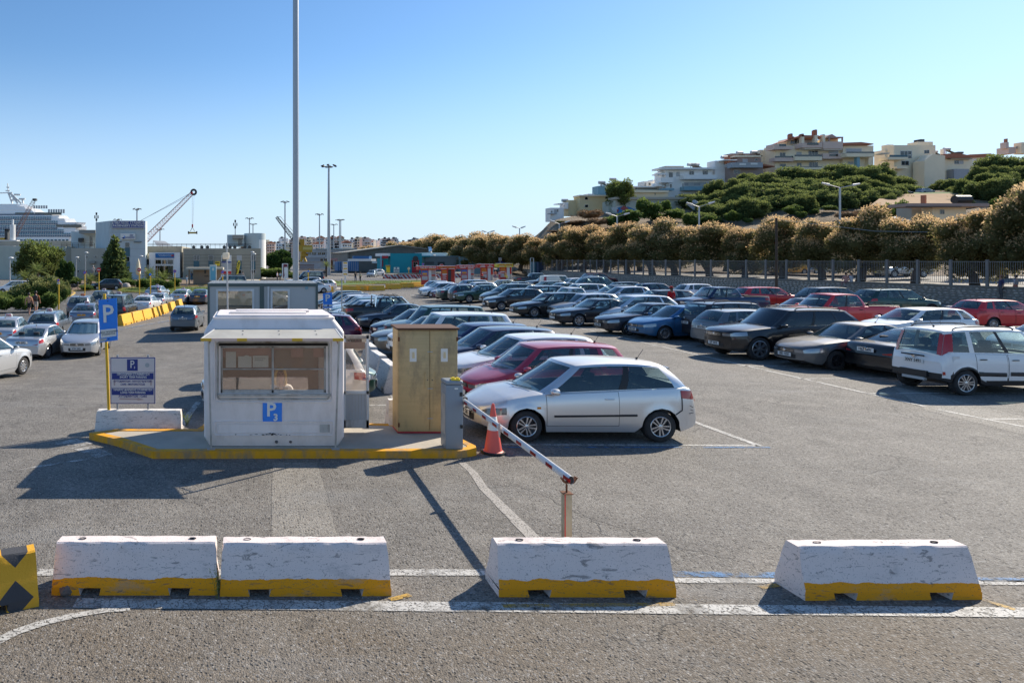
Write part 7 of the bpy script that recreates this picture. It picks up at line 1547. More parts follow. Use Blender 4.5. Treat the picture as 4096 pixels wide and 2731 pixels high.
C('sedan',(0.008,0.010,0.016),20,'black saloon with seven-spoke wheels in the middle of the front row',wpx=(2314,1306),metal=0.4,wheel='seven',lod=1)
C('hatch',SIL,20,'silver compact hatchback with a small oval grille',npx=2188,Yc=40.3,metal=0.7,lod=1)
C('pickup1',LSIL,20,'whitish single-cab pickup with a black front bumper',npx=2134,Yc=42.8,metal=0.4,dust=0.3,wheel='dark',lod=1)
C('wagon',BLK,20,'black estate with a framed chrome grille beside the pickup',wpx=(2137,1271),metal=0.4,lod=1,rails=0)
C('suvs',(0.07,0.08,0.10),20,'slate grey crossover with kidney-shaped grille',npx=2013,Yc=47.4,metal=0.6,lod=1,rails=0)
C('hatch',BLK,20,'small black hatchback with white wheels and oval lamps',wpx=(2005,1243),metal=0.3,wheel='ten',lod=1)
C('mpv',(0.07,0.085,0.08),20,'grey-green people carrier with a long windscreen',npx=1919,Yc=52.3,metal=0.6,lod=1)
C('sedan',GRN,18,'dark green saloon with silver wheels in the far part of the front row',wpx=(1877,1214),metal=0.4,wheel='five',lod=1)
C('hatch',(0.02,0.03,0.04),18,'dark blue-black hatchback showing its rear beside the green saloon','r',npx=1792,Yc=59.0,metal=0.5,lod=1)
C('sedan',(0.012,0.04,0.03),18,'dark green saloon with its boot to the lane','r',npx=1746,Yc=62.0,metal=0.3,lod=1)
C('hatch',PUR,18,'purple small car tucked beside the green saloon',npx=1724,Yc=64.8,metal=0.5,lod=1)
C('hatch',WHT,18,'white hatchback second from the far end of the front row',wpx=(1716,1185),metal=0.1,lod=1)
C('hatch',LSIL,18,'silver hatchback at the far end of the front row',npx=1680,Yc=70.5,metal=0.7,lod=1)
# second row of the right-hand block
C('hatch',(0.30,0.36,0.40),18,'light blue-grey hatchback behind the row end, tail left','r',npx=1697,Yc=76.5,metal=0.6,lod=2)
C('wagon',(0.30,0.36,0.42),16,'silver-blue estate behind the white roofed car','r',npx=1829,Yc=72.5,metal=0.6,lod=2,rails=0)
C('hatch',WHT,16,'white car with a bright roof behind the purple one',npx=1815,Yc=65.5,metal=0.2,lod=2)
C('sedan',(0.30,0.31,0.30),16,'pale grey saloon before the fourth booth',npx=1910,Yc=68.0,metal=0.6,lod=2)
C('sedan',(0.05,0.06,0.07),16,'dark grey saloon before the last booth',npx=1962,Yc=62.8,metal=0.5,lod=2)
C('hatch',(0.10,0.085,0.06),16,'brownish dark hatchback in the middle of the second row',npx=2090,Yc=63.5,metal=0.6,lod=2)
C('sedan',(0.28,0.33,0.36),16,'light steel saloon behind the silver pickup',npx=2130,Yc=59.5,metal=0.6,lod=2)
C('wagon',WHT,16,'white estate with dark windows above the silver pickup',npx=2194,Yc=56.5,metal=0.3,lod=1,rails=0)
C('hatch',(0.03,0.035,0.04),16,'black hatchback right of the white estate',npx=2338,Yc=52.8,metal=0.5,lod=1)
C('hatch',LSIL,16,'silver hatchback with an open-looking side window, second row',npx=2364,Yc=49.5,metal=0.7,lod=1)
C('wagon',(0.06,0.065,0.065),16,'dark grey low estate behind the silver hatchback',npx=2472,Yc=45.0,metal=0.6,lod=1,rails=0)
C('pickup',(0.010,0.025,0.07),16,'dark blue double-cab pickup with chrome mirrors',npx=2685,Yc=42.0,metal=0.5,dust=0.1,lod=1)
C('sedan',(0.02,0.02,0.04),16,'navy saloon roof between the blue and the red pickup',npx=3015,Yc=36.5,metal=0.5,lod=1)
C('pickup',RED,14,'red pickup with an open black-lined bed behind the large off-roader',npx=3090,Yc=33.6,metal=0.1,dust=0.2,lod=1)
C('hatch',WHT,14,'white hatchback between the black off-roader and the grey coupe',npx=3420,Yc=28.4,metal=0.2,lod=1)
# third row, tails left
C('hatch',RED,3,'bright red hatchback with white-edged rear lamps at the right edge','r',wpx=(3969,1319),metal=0.1,dust=0.05,wheel='ten',plate='XNZ 3951')
C('suvs',(0.008,0.045,0.035),8,'dark green four-by-four with silver roof rails, tail left','r',npx=3400,Yc=42.0,metal=0.5,lod=1)
C('mpv',(0.03,0.035,0.04),8,'dark grey tall hatchback left of the green four-by-four','r',npx=3180,Yc=46.0,metal=0.5,lod=1)
C('wagon',RED,8,'red estate with its tail left before the stone wall','r',npx=2922,Yc=49.5,metal=0.1,dust=0.1,lod=1,rails=0)
C('hatch',WHT,8,'white hatchback just right of the woman in red','r',npx=2692,Yc=55.0,metal=0.1,lod=1)
C('hatch',NAV,8,'dark blue hatchback left of the woman in red','r',npx=2524,Yc=58.0,metal=0.4,lod=1)
C('hatch',WHT,8,'white hatchback with a black roof','r',npx=2428,Yc=61.5,metal=0.1,lod=1,roofcol=BLK)
C('suv',(0.07,0.12,0.12),8,'grey-teal off-roader with orange rear lamps','r',npx=2298,Yc=68.0,metal=0.6,lod=1)
C('hatch',WHT,8,'white hatchback between the van and the teal off-roader',npx=2202,Yc=72.0,metal=0.1,lod=2)
C('panel',(0.62,0.60,0.53),6,'cream white small panel van with its rear doors to the left','r',npx=2156,Yc=74.0,metal=0.0,lod=1,antenna=False)
C('suv',BLK,8,'black off-roader behind the cream van',npx=2100,Yc=78.0,metal=0.4,lod=2)
C('pickup',(0.008,0.02,0.03),8,'dark double-cab pickup right of the last booth','r',npx=2056,Yc=86.0,metal=0.3,lod=2)
C('sedan',(0.25,0.33,0.36),8,'light blue car before the wall above the white hatchback',npx=2278,Yc=86.0,metal=0.5,lod=2)
C('suvs',(0.12,0.01,0.015),8,'maroon off-roader close to the stone wall','r',npx=2322,Yc=92.0,metal=0.3,lod=2)
# ---- taxi rank and the left side ------------------------------------------
def A(typ,col,deg,px,Y,label,**k):
    X=PX(px,Y);return car(typ,col,Vector((X,Y,gz(X,Y))),math.radians(deg),label,**k)
A('hatch',SIL,72,-80,23.3,'silver hatchback cut by the left frame edge',metal=0.5,wheel='cap',dust=0.2,group='cars at the left')
A('coupe',SIL,83,172,31.0,'silver three-door saloon seen from behind with number HPY 5992',metal=0.7,wheel='ten',plate='HPY 5992',dust=0.15,group='cars at the left')
A('hatch',SIL,272,348,31.5,'silver hatchback facing the camera with a foil sunshade inside',metal=0.7,plate='IOH 2421',group='cars at the left',extras=lambda root,T,F,side,loc:shade(root,T,F,loc))
A('wagon',(0.15,0.17,0.20),94,205,39.0,'steel grey estate taxi with roof rails and orange plate',metal=0.6,plate='TAE 13442',platecol='plateo',taxi='white',wheel='ten',group='taxis')
A('sedan',SIL,94,40,35.0,'silver saloon taxi at the left edge with tall red rear lamps',metal=0.6,taxi='white',platecol='plateo',group='taxis')
A('sedan',(0.22,0.25,0.30),94,350,46.5,'steel blue saloon taxi half behind the P sign',metal=0.7,taxi='white',platecol='plateo',lod=1,group='taxis')
A('suvs',(0.15,0.14,0.15),92,335,53.0,'dark off-roader taxi with roof rails',metal=0.6,taxi='amber',lod=1,group='taxis')
A('van',(0.02,0.025,0.03),88,478,50.0,'black people-carrier van taxi at the end of the yellow barriers',metal=0.5,taxi='white',lod=0,group='taxis')
A('mpv',(0.06,0.08,0.10),90,418,62.5,'blue-grey wide taxi behind the black van',metal=0.5,taxi='white',lod=1,group='taxis')
A('sedan',WHT,84,588,57.0,'white saloon taxi behind the yellow barriers',metal=0.4,taxi='white',lod=1,group='taxis')
A('sedan',SIL,84,640,62.0,'silver saloon taxi with broad red rear lamps',metal=0.7,taxi='amber',lod=1,group='taxis')
A('sedan',SIL,78,736,68.0,'silver saloon taxi with an orange plate',metal=0.7,taxi='white',platecol='plateo',lod=1,group='taxis')
A('sedan',(0.40,0.42,0.44),80,632,76.0,'pale saloon taxi at the back of the rank',metal=0.7,taxi='white',lod=1,group='taxis')
A('sedan',(0.06,0.07,0.09),84,806,68.0,'dark saloon beside the site cabin edge',metal=0.6,platecol='plateo',lod=1,group='taxis')
A('hatch',(0.15,0.18,0.21),87,750,42.3,'blue-grey hatchback driving away past the yellow barriers',metal=0.7,plate='XNX 3154',rear_lamps='red',dust=0.1,group='cars at the left')
A('hatch',(0.025,0.027,0.03),186,430,92.0,'small black hatchback beside the planting of the station',metal=0.4,lod=1,wheel='cap',group='cars at the left')
A('mpv',WHT,186,62,84.0,'white car half hidden behind the speckled shrubs',metal=0.2,lod=2,group='cars at the left')
A('van',(0.02,0.025,0.03),185,915,92.0,'black van beyond the site cabin roof',metal=0.4,lod=2,group='cars beyond the site cabin')
A('sedan',SIL,186,926,82.0,'silver saloon low behind the site cabin roof',metal=0.6,lod=2,group='cars beyond the site cabin')
A('sedan',WHT,188,1042,84.0,'white saloon taxi in the middle behind the site cabin',metal=0.1,lod=2,taxi='white',group='cars beyond the site cabin')
A('hatch',WHT,186,1160,88.0,'white car just left of the thick mast',metal=0.1,lod=2,group='cars beyond the site cabin')
A('sedan',WHT,190,1245,84.0,'nearest white car right of the thick mast',metal=0.1,lod=2,group='cars beyond the site cabin')
A('wagon',WHT,192,1268,89.0,'white estate behind the nearest white car',metal=0.1,lod=2,group='cars beyond the site cabin')
A('hatch',SIL,190,1235,97.0,'silver hatchback above the white cars',metal=0.6,lod=2,group='cars beyond the site cabin')
A('van',(0.01,0.015,0.03),182,1236,112.0,'long black van behind the silver hatchback',metal=0.3,lod=2,group='cars beyond the site cabin')
A('wagon',(0.30,0.36,0.40),250,1488,150.0,'pale blue car before the warehouse',metal=0.5,lod=2,group='cars by the warehouse')
A('mpv',WHT,215,1505,158.0,'whitish people carrier beside the teal building',metal=0.2,lod=2,group='cars by the warehouse')
def behind(typ,col,deg,px,Y,label,z=1.66,**k):
    X=PX(px,Y);return car(typ,col,Vector((X,Y,z)),math.radians(deg),label,lod=2,group='cars on the raised street',**k)
behind('pickup',SIL,184,3600,68,'silver off-road pickup on the street behind the railings',metal=0.5,wheel='five');behind('hatch',(0.70,0.35,0.02),184,3155,84,'yellow car behind the railings near the wooden pole');behind('hatch',BLK,184,3065,88,'black car behind the railings left of the yellow one');behind('sedan',BLK,4,3950,82,'black saloon beyond the gnarled tree trunks',z=2.3);behind('hatch',SIL,184,3280,86,'pale car behind the tree trunks right of the yellow one')
A('sedan',(0.06,0.03,0.04),8,3610,160,'dark saloon parked high on the hillside lawn',lod=2,group='cars high on the hill').location.z=PZ(782,160);A('hatch',SIL,8,3700,162,'silver car parked high on the hillside lawn',lod=2,group='cars high on the hill').location.z=PZ(778,162)
# ---------------------------------------------------------------- kiosk island and everything on it
IZ=0.13
isl=[tuple(G(357,1757).xy),(-2.50,12.65),(-1.69,11.83),(3.66,11.86),(3.98,12.02),(4.02,12.20),(3.85,12.95),(3.90,13.75),(-0.85,14.1),(-1.05,13.40),(-2.6,13.40)]
kerbed('traffic_island',isl,M['concrete'],IZ,0.15,M['kerb_island'],'low concrete traffic island with a worn yellow kerb under the kiosk')
M['fibre']=pm('white_fibreglass',(0.86,0.775,0.73),0.45,var=0.06,scale=1.2,dirt=0.42,dirtc=(0.42,0.35,0.28),ds=2.6)
M['grimy']=pm('grimy_white_frame',(0.50,0.47,0.43),0.6,var=0.15,scale=6,dirt=0.8,dirtc=(0.13,0.09,0.05),ds=4.5)
M['beigein']=pm('beige_lining',(0.36,0.24,0.17),0.8);M['kglass']=glassy('kiosk_window_glass',(0.50,0.36,0.28),see=0.95,neutral=True,veil=0.08)
KX,KY=0.42,12.98;KH=0.88          # centre, half depth
def kring(z,hx,hy,taper,n=5,cr=0.10):
    out=[]
    fx,bx_=hx,hx*taper
    cs=[((fx,-hy),(1,0),(0,1)),((bx_,hy),(0,0),(0,0)),((-bx_,hy),(0,0),(0,0)),((-fx,-hy),(0,0),(0,0))]
    corners=[Vector((-fx,-hy)),Vector((fx,-hy)),Vector((bx_,hy)),Vector((-bx_,hy))]
    for i,c in enumerate(corners):
        a=(corners[i-1]-c).normalized();b=(corners[(i+1)%4]-c).normalized()
        for k in range(n):
            t=k/(n-1);p=c+a*cr*(1-t)**2+b*cr*t**2;out.append((p.x,p.y,z))
    return out
def kshell(levels,tp):
    V=[];n=20
    for z,hx,hy in levels:V+=kring(z,hx,hy,tp)
    F=[(i*n+j,i*n+(j+1)%n,(i+1)*n+(j+1)%n,(i+1)*n+j)for i in range(len(levels)-1)for j in range(n)]
    F+=[tuple(range(n-1,-1,-1)),tuple((len(levels)-1)*n+j for j in range(n))]
    mb=MB();mb.add(V,F,M['fibre']);return mb
TP=1.0
kio=building('ticket_kiosk','white fibreglass parking kiosk with a flip-up awning and a blue P3 sign','kiosk');kio.location=(KX,KY,IZ)
so_=kshell([(0,1.16,KH-0.07),(0.17,1.25,KH),(2.02,1.25,KH),(2.08,1.22,KH-0.03),(2.24,1.10,KH-0.13),(2.28,1.10,KH-0.13),(2.285,1.04,KH-0.18),(2.32,1.03,KH-0.19)],TP)
si_=kshell([(0.06,1.10,KH-0.12),(0.2,1.18,KH-0.06),(2.0,1.18,KH-0.06),(2.2,1.04,KH-0.2)],TP)
def solid(mb,name='tmp'):return mb.build(name)
def boolean(a,cutters):
    for c in cutters:
        m=a.modifiers.new('b','BOOLEAN');m.operation='DIFFERENCE';m.object=c;m.solver='EXACT'
    dg=bpy.context.evaluated_depsgraph_get();me=bpy.data.meshes.new_from_object(a.evaluated_get(dg));mats=[s for s in a.data.materials]
    a.modifiers.clear();a.data=me
    for c in cutters:bpy.data.objects.remove(c)
    return a
A_=solid(so_);W0,W1,WZ0,WZ1=-0.95,0.92,0.955,1.785
def bxo(a,b):q=MB();q.box(a,b,M['fibre']);return q.build('cutter')
A_=boolean(A_,[solid(si_),bxo((W0,-1.2,WZ0),(W1,-0.3,WZ1)),bxo((-0.6,0.3,1.4),(0.6,1.2,1.75)),bxo((0.85,-0.45,0.12),(1.5,0.45,1.9))])  # rear wall opening is added to let daylight into the booth
A_.name='shell';A_.parent=kio
for p in A_.data.polygons:p.use_smooth=True
A_.data.set_sharp_from_angle(angle=math.radians(30))
F_=-KH
def rect_tube(name,x0,z0,x1,z1,y,r_,mat,parent,n=6,cr=0.05):
    q=MB();pts=[]
    for(cx_,cz_,a0)in((x1-cr,z1-cr,0),(x0+cr,z1-cr,90),(x0+cr,z0+cr,180),(x1-cr,z0+cr,270)):
        for k in range(4):a=math.radians(a0+30*k);pts.append((cx_+cr*math.cos(a),y,cz_+cr*math.sin(a)))
    pts.append(pts[0]);pts.append(pts[1]);q.tube(pts,r_,mat,n,caps=False);return q.build(name,parent,True)
rect_tube('window_moulding',-1.055,0.80,1.03,1.915,F_-0.004,0.020,M['fibre'],kio);rect_tube('window_moulding',-1.00,0.85,0.97,1.86,F_-0.006,0.018,M['grimy'],kio)
rect_tube('panel_moulding',-1.06,0.21,1.05,0.455,F_-0.003,0.016,M['fibre'],kio,cr=0.03);rect_tube('panel_moulding',-1.0,0.255,0.99,0.41,F_-0.003,0.010,M['fibre'],kio,cr=0.012)
q=MB();q.box((-0.99,F_-0.006,0.265),(0.80,F_+0.01,0.40),M['fibre']);q.box((0.81,F_-0.010,0.262),(0.985,F_+0.01,0.402),M['grimy']);q.build('lower_panel',kio)
ch=MB();rr=random.Random(2)
for k in range(26):
    x=rr.gauss(-0.10,0.16);z=0.225+rr.uniform(-0.008,0.008)+(0.02 if-0.1<x<0.08 and rr.random()<0.5 else 0);n=6;w=rr.uniform(0.01,0.04);hh=rr.uniform(0.003,0.010)
    ch.add([(x+w*math.cos(2*math.pi*j/n)*rr.uniform(0.6,1),F_-0.0225-k*0.0001,z+hh*math.sin(2*math.pi*j/n)*rr.uniform(0.6,1))for j in range(n)],[tuple(range(n))],M['ink'])
ch.build('chipped_paint',kio)
# window unit
wf=MB();t_=0.035
for a,b_ in(((W0,WZ0),(W1,WZ0+t_*1.6)),((W0,WZ1-t_),(W1,WZ1)),((W0,WZ0),(W0+t_,WZ1)),((W1-t_,WZ0),(W1,WZ1)),((-0.045,WZ0),(-0.005,WZ1)),((W0,1.365),(W1,1.385))):
    wf.box((a[0],F_+0.015,a[1]),(b_[0],F_+0.055,b_[1]),M['grimy'])
wfo=link('window_frame',bevel(wf.mesh('window_frame'),0.004,1),kio)
for i,(x0,x1)in enumerate(((W0+t_,-0.045),(-0.005,W1-t_))):
    for z0,z1 in((WZ0+t_*1.6,1.365),(1.385,WZ1-t_)):q=MB();q.box((x0,F_+0.030+0.008*i,z0),(x1,F_+0.034+0.008*i,z1),M['kglass']);q.build('pane',wfo)
sl=MB();sl.box((W0-0.06,F_-0.05,WZ0-0.05),(W1+0.08,F_+0.03,WZ0-0.012),M['grimy']);sl.build('sill',kio)
# things on the glass and in the window
pp=MB();pp.box((-0.86,F_+0.05,1.40),(-0.68,F_+0.058,1.68),M['inkwhite']);pp.build('notice',kio)
pp=MB();pp.box((-0.64,F_+0.05,1.40),(-0.40,F_+0.055,1.60),M['inkwhite']);pp.build('notice',kio);pp=MB();pp.lathe([(0.001,0),(0.07,0)],M['inkwhite'],20,Matrix.Translation((-0.49,F_+0.048,1.55))@Matrix.Rotation(math.pi/2,4,'X'));pp.build('round_sticker',kio)
pp=MB();pp.box((-0.38,F_+0.05,1.405),(-0.10,F_+0.055,1.61),M['inkwhite']);[pp.box((-0.35,F_+0.046,1.56-0.035*k),(-0.35+(0.20,0.16)[k],F_+0.05,1.566-0.035*k),M['ink'])for k in range(2)];pp.build('notice',kio)
pp=MB();pp.box((0.02,F_+0.06,1.40),(0.30,F_+0.064,1.72),M['beigein']);pp.box((0.52,F_+0.06,1.40),(0.70,F_+0.064,1.75),M['beigein']);pp.build('notice',kio)
bl=MB();bl.box((W0,F_+0.075,1.58),(W1,F_+0.08,WZ1+0.02),pm('pink_blind',(0.55,0.30,0.24),0.8));bl.build('blind',kio)
inn=MB();inn.box((-1.0,KH-0.10,0.1),(-0.62,KH-0.08,2.1),M['beigein']);inn.box((0.62,KH-0.10,0.1),(0.95,KH-0.08,2.1),M['beigein']);inn.box((-0.62,KH-0.10,0.1),(0.62,KH-0.08,1.4),M['beigein']);inn.box((-1.0,KH-0.10,1.76),(1.0,KH-0.08,2.1),M['beigein']);inn.box((-1.1,-0.5,0.03),(1.0,KH-0.1,0.07),M['beigein'])
inn.build('lining',kio);ct=MB();ct.box((-1.12,F_+0.09,0.86),(0.80,F_+0.42,0.90),M['beigein']);ct.build('counter',kio)
mo=MB();mo.box((-0.92,F_+0.16,0.90),(-0.64,F_+0.40,1.16),M['black']);mo.box((-0.90,F_+0.42,0.90),(-0.05,F_+0.46,1.14),M['st_beige']);mob=mo.build('monitor',kio)
rs_=MB();rs_.box((0.10,F_-0.03,0.945),(0.30,F_+0.0,0.955),M['inkwhite']);rs_.build('ticket_slip',kio)
# P3 plate
pl=MB();pl.box((-0.203,F_-0.018,0.455+0.0),(0.137,F_-0.005,0.795),M['signblue']);pl=pl.build('sign_plate',kio)
text('lettering','P',0.34,M['inkwhite'],pl,(-0.055,F_-0.020,0.655),bold=0.007);text('lettering','3',0.17,M['inkwhite'],pl,(0.025,F_-0.022,0.525),bold=0.006)
# awning
aw=MB();zt0,zt1=2.09,1.985;yb0,yf=F_+0.02,F_-0.55
def slab4(mb,x0b,x1b,yb,zb,x0f,x1f,yf_,zf,th,mat):mb.add([(x0b,yb,zb),(x1b,yb,zb),(x1f,yf_,zf),(x0f,yf_,zf),(x0b,yb,zb-th),(x1b,yb,zb-th),(x1f,yf_,zf-th),(x0f,yf_,zf-th)],[(0,3,2,1),(4,5,6,7),(0,1,5,4),(1,2,6,5),(2,3,7,6),(3,0,4,7)],mat)
M['awn']=pm('weathered_awning_sheet',(0.52,0.50,0.44),0.5,var=0.08,scale=1.5,dirt=0.3)
slab4(aw,-1.06,1.10,yb0,zt0,-1.26,1.15,yf,zt1,0.012,M['awn']);awo=aw.build('awning',kio)
ed=MB();segs_=[(-1.265,-1.08,'boothorange'),(-1.08,-0.65,'st_pink'),(-0.65,-0.48,'boothorange'),(-0.48,0.28,'st_pink'),(0.28,0.46,'boothorange'),(0.46,0.97,'st_pink'),(0.97,1.155,'boothorange')]
for a,b_,m in segs_:ed.box((a,yf-0.010,zt1-0.045),(b_,yf+0.004,zt1+0.004),M['yellowpole']if m=='boothorange' else M[m])
ed.build('edge_strip',awo);rv=MB()
for x in(-0.55,0.08,0.72):
    for k,yy in enumerate((-0.12,-0.32)):rv.lathe([(0.018,0),(0.012,0.012),(0,0.014)],M['grimy'],8,Matrix.Translation((x,F_+yy,zt0+(zt1-zt0)*(0.02-yy)/0.57)))
rv.build('rivet',awo);fr_=MB();[slab4(fr_,x,x+0.02,yb0,zt0+0.006,x2,x2+0.02,yf,zt1+0.006,0.006,M['white'])for x,x2 in((-1.06,-1.26),(1.08,1.13))];fr_.build('awning_rim',awo)
for x,xt in((-1.11,-1.14),(1.07,1.10)):
    q=MB();q.tube([(x,F_-0.12,0.0),(xt,F_-0.40,1.99)],0.021,M['grimy'],4);s=q.build('awning_strut',kio);q=MB();q.box((x-0.07,F_-0.18,0.0),(x+0.07,F_-0.06,0.008),M['pole']);q.build('foot_plate',s);q=MB();q.tube([(xt,F_-0.37,1.85),(x*0.98,F_,2.02)],0.012,M['rust'],5);q.build('brace',s)
q=MB();q.box((-1.02,F_-0.002,1.79),(0.96,F_+0.003,1.84),pm('flat_black',(0.02,0.018,0.015),0.9));q.build('black_band',kio)  # flat black band along the window head, under the awning
# roof ribs
q=MB();q.box((-0.80,-0.38,2.318),(0.62,-0.05,2.345),M['fibre']);q.box((-0.70,-0.02,2.318),(0.70,0.30,2.36),M['fibre']);link('roof_rib',bevel(q.mesh('roof_rib'),0.012,2),kio)
# the open door
dr=empty('kiosk_door',(0,0,0));dr.parent=kio;dr.name='door';bpy.data.objects.remove(dr)
dz0,dz1=0.07,1.86;Yd=13.17-KY;dx0,dx1=PX(1372,13.17)-KX,PX(1476,13.17)-KX
q=MB();fw=0.055
q.box((dx0,Yd,dz0),(dx1,Yd+0.045,dz0+0.16),M['grimy']);q.box((dx0,Yd,dz1-0.07),(dx1,Yd+0.045,dz1),M['grimy']);q.box((dx0,Yd,dz0),(dx0+fw,Yd+0.045,dz1),M['white']);q.box((dx1-fw,Yd,dz0),(dx1,Yd+0.045,dz1),M['white']);q.box((dx0,Yd,0.72),(dx1,Yd+0.045,0.79),M['white'])
door=link('door',bevel(q.mesh('door'),0.005,1),kio)
q=MB();q.box((dx0+fw,Yd+0.015,dz0+0.16),(dx1-fw,Yd+0.028,0.72),M['shutter']);[q.box((dx0+fw+0.06*k,Yd+0.010,dz0+0.16),(dx0+fw+0.06*k+0.006,Yd+0.016,0.72),M['grimy'])for k in range(1,7)];q.build('door_panel',door)
q=MB();q.box((dx0+fw,Yd+0.02,0.79),(dx1-fw,Yd+0.025,dz1-0.07),M['kglass']);q.build('pane',door)
q=MB();q.box((dx0+0.0,Yd-0.012,1.60),(dx1-0.08,Yd-0.004,1.73),M['beigein']);q.build('roller_blind',door)
q=MB();q.tube([(dx1-0.03,Yd-0.03,1.03),(dx1-0.12,Yd-0.05,1.02)],0.011,M['pole'],6);q.tube([(dx1-0.03,Yd,1.03),(dx1-0.03,Yd-0.035,1.03)],0.011,M['pole'],6);q.build('handle',door)
# wooden cabinet ------------------------------------------------------------
t=NT('weathered_plywood');s0=t.coord();gr=t.noise(2.2,6,0.6,src=s0,sc3=(0.4,1,9));t.col(t.mix(t.ramp(t.noise(1.6,6,0.7,src=s0,sc3=(1,1,0.5)),[(0.46,0.0),(0.66,0.65)]),t.mix(gr,(0.50,0.35,0.155),(0.66,0.485,0.245)),(0.14,0.105,0.075)));t.set(Roughness=0.7);t.bump(gr,0.2,0.01);M['ply']=t.mat
M['capwood']=pm('brown_cap_wood',(0.10,0.045,0.025),0.8,var=0.3)
CY=13.05;cx0,cx1=PX(1592,CY),PX(1831,CY);cab=building('wooden_cabinet','tall yellowish plywood double-door cabinet beside the kiosk','cabinet');cab.location=((cx0+cx1)/2,CY,IZ);hw_=(cx1-cx0)/2;chh=1.98
q=MB();q.box((-hw_,0.02,0.03),(hw_,0.50,chh),M['ply']);q.build('carcass',cab);q=MB();q.add([(-hw_-0.03,-0.05,chh),(hw_+0.02,-0.05,chh),(hw_+0.02,0.55,chh+0.02),(-hw_-0.03,0.55,chh+0.02),(-hw_-0.03,-0.05,chh+0.035),(hw_+0.02,-0.05,chh+0.035),(hw_+0.02,0.55,chh+0.055),(-hw_-0.03,0.55,chh+0.055)],[(0,3,2,1),(4,5,6,7),(0,1,5,4),(1,2,6,5),(2,3,7,6),(3,0,4,7)],M['capwood']);q.build('top_board',cab)
q=MB();q.box((-hw_+0.0,0.015,0.0),(hw_,0.5,0.028),M['redwall']);q.build('base',cab)
for sg,x0,x1 in((-1,-hw_+0.012,0.035-0.006),(1,0.035+0.006,hw_-0.006)):
    q=MB();q.box((x0,-0.006,0.05),(x1,0.018,chh-0.02),M['ply']);d=link('door',bevel(q.mesh('door'),0.003,1),cab)
    xc=(x0+x1)/2-0.02 if sg<0 else x0+0.27;q=MB();q.box((xc-0.065,-0.010,1.37),(xc+0.065,-0.007,1.62),M['inkwhite']);pa=q.build('paper_sign',d)
    q=MB();q.lathe([(0.0,0.06),(0.018,0.055),(0.026,0.03),(0.026,-0.05),(0.022,-0.055),(0,-0.055)],M['st_yellow'],10,Matrix.Translation((xc+0.005,-0.011,1.49))@Matrix.Diagonal((1,0.04,1,1)));q.tube([(xc-0.02,-0.012,1.555),(xc-0.045,-0.012,1.53),(xc-0.04,-0.012,1.47)],0.003,M['st_yellow'],4);q.box((xc-0.02,-0.013,1.55),(xc+0.025,-0.011,1.556),M['st_yellow']);q.build('extinguisher_pictogram',pa)
    q=MB();xh=0.035+sg*0.09;q.box((xh-0.006,-0.018,0.85),(xh+0.006,-0.006,1.18),M['rust']if False else M['ply']);q.build('handle',d)
    q=MB();q.lathe([(0.001,0.006),(0.012,0.006),(0.012,0)],M['trimdark'],8,Matrix.Translation((0.035+sg*0.045,-0.006,1.02))@Matrix.Rotation(math.pi/2,4,'X'));q.build('lock',d)
    for z in(0.12,1.76):q=MB();q.box((-hw_-0.004 if sg<0 else hw_-0.03,-0.012,z),(-hw_+0.03 if sg<0 else hw_+0.004,-0.005,z+0.08),M['rust']);q.build('hinge',d)
for z in(0.28,1.55,0.85):q=MB();q.box((-0.01,-0.016,z),(0.09,-0.007,z+0.015),M['pole']);q.build('hasp',cab)
# boom barrier --------------------------------------------------------------
BY=11.95;bm_=building('boom_gate_box','grey boom gate cabinet with a yellow lamp on top','gate cabinet');bxx=PX(1818,BY);bm_.location=(bxx,BY,IZ)
q=MB();q.box((-0.152,0,0.0),(0.152,0.33,1.12),M['grey']);link('housing',bevel(q.mesh('housing'),0.015,2),bm_)
q=MB();q.box((-0.156,-0.004,1.12),(0.156,0.335,1.20),M['grey']);link('lid',bevel(q.mesh('lid'),0.035,3),bm_)
q=MB();q.prism([(-0.05,0.03),(0.10,0.0),(0.13,0.14),(-0.02,0.18)],1.198,1.225,M['boothyellow']);q.prism([(-0.02,0.05),(0.02,0.045),(0.03,0.12),(-0.01,0.125)],1.225,1.245,M['boothyellow']);q.prism([(0.05,0.035),(0.09,0.03),(0.10,0.10),(0.06,0.11)],1.225,1.245,M['boothyellow']);q.build('warning_lamp',bm_)
q=MB();q.box((0.09,-0.008,0.93),(0.14,0.002,1.0),M['black']);q.build('key_switch',bm_);q=MB();q.box((0.10,-0.02,0.37),(0.14,0.002,0.43),M['black']);q.build('lock',bm_);q=MB();q.box((0.0,-0.004,1.05),(0.06,0.001,1.075),M['inkwhite']);q.build('label_plate',bm_);q=MB();q.box((-0.1525,0.05,0.25),(-0.1545,0.28,0.95),M['grimy']);q.build('side_door',bm_)
a0=Vector((bxx+0.20,12.10,0.955));a1=Vector((3.665,7.80,0.93));ar=building('boom_barrier','white boom arm with red reflectors reaching towards the concrete barriers','boom');dv=(a1-a0);La=dv.length;ar.location=a0;ar.rotation_euler=dv.to_track_quat('X','Z').to_euler()
t=NT('white_enamel_arm');t.col(t.mix(t.noise(6,4),(0.66,0.65,0.65),(0.74,0.73,0.72)));t.set(Roughness=0.35);M['arm']=t.mat
q=MB();n=12;vs_=[]
for x in(0,La):
    for k in range(n):a=2*math.pi*k/n;vs_.append((x,0.032*math.cos(a),0.048*math.sin(a)))
q.add(vs_,[(k,(k+1)%n,n+(k+1)%n,n+k)for k in range(n)]+[tuple(range(n))[::-1]],M['arm']);q.build('tube',ar,True)
q=MB();vs2=[(La-0.002,0.8*v[1],0.8*v[2])for v in vs_[:n]];q.add(vs2,[tuple(range(n))],M['black']);q.build('end_cap',ar)
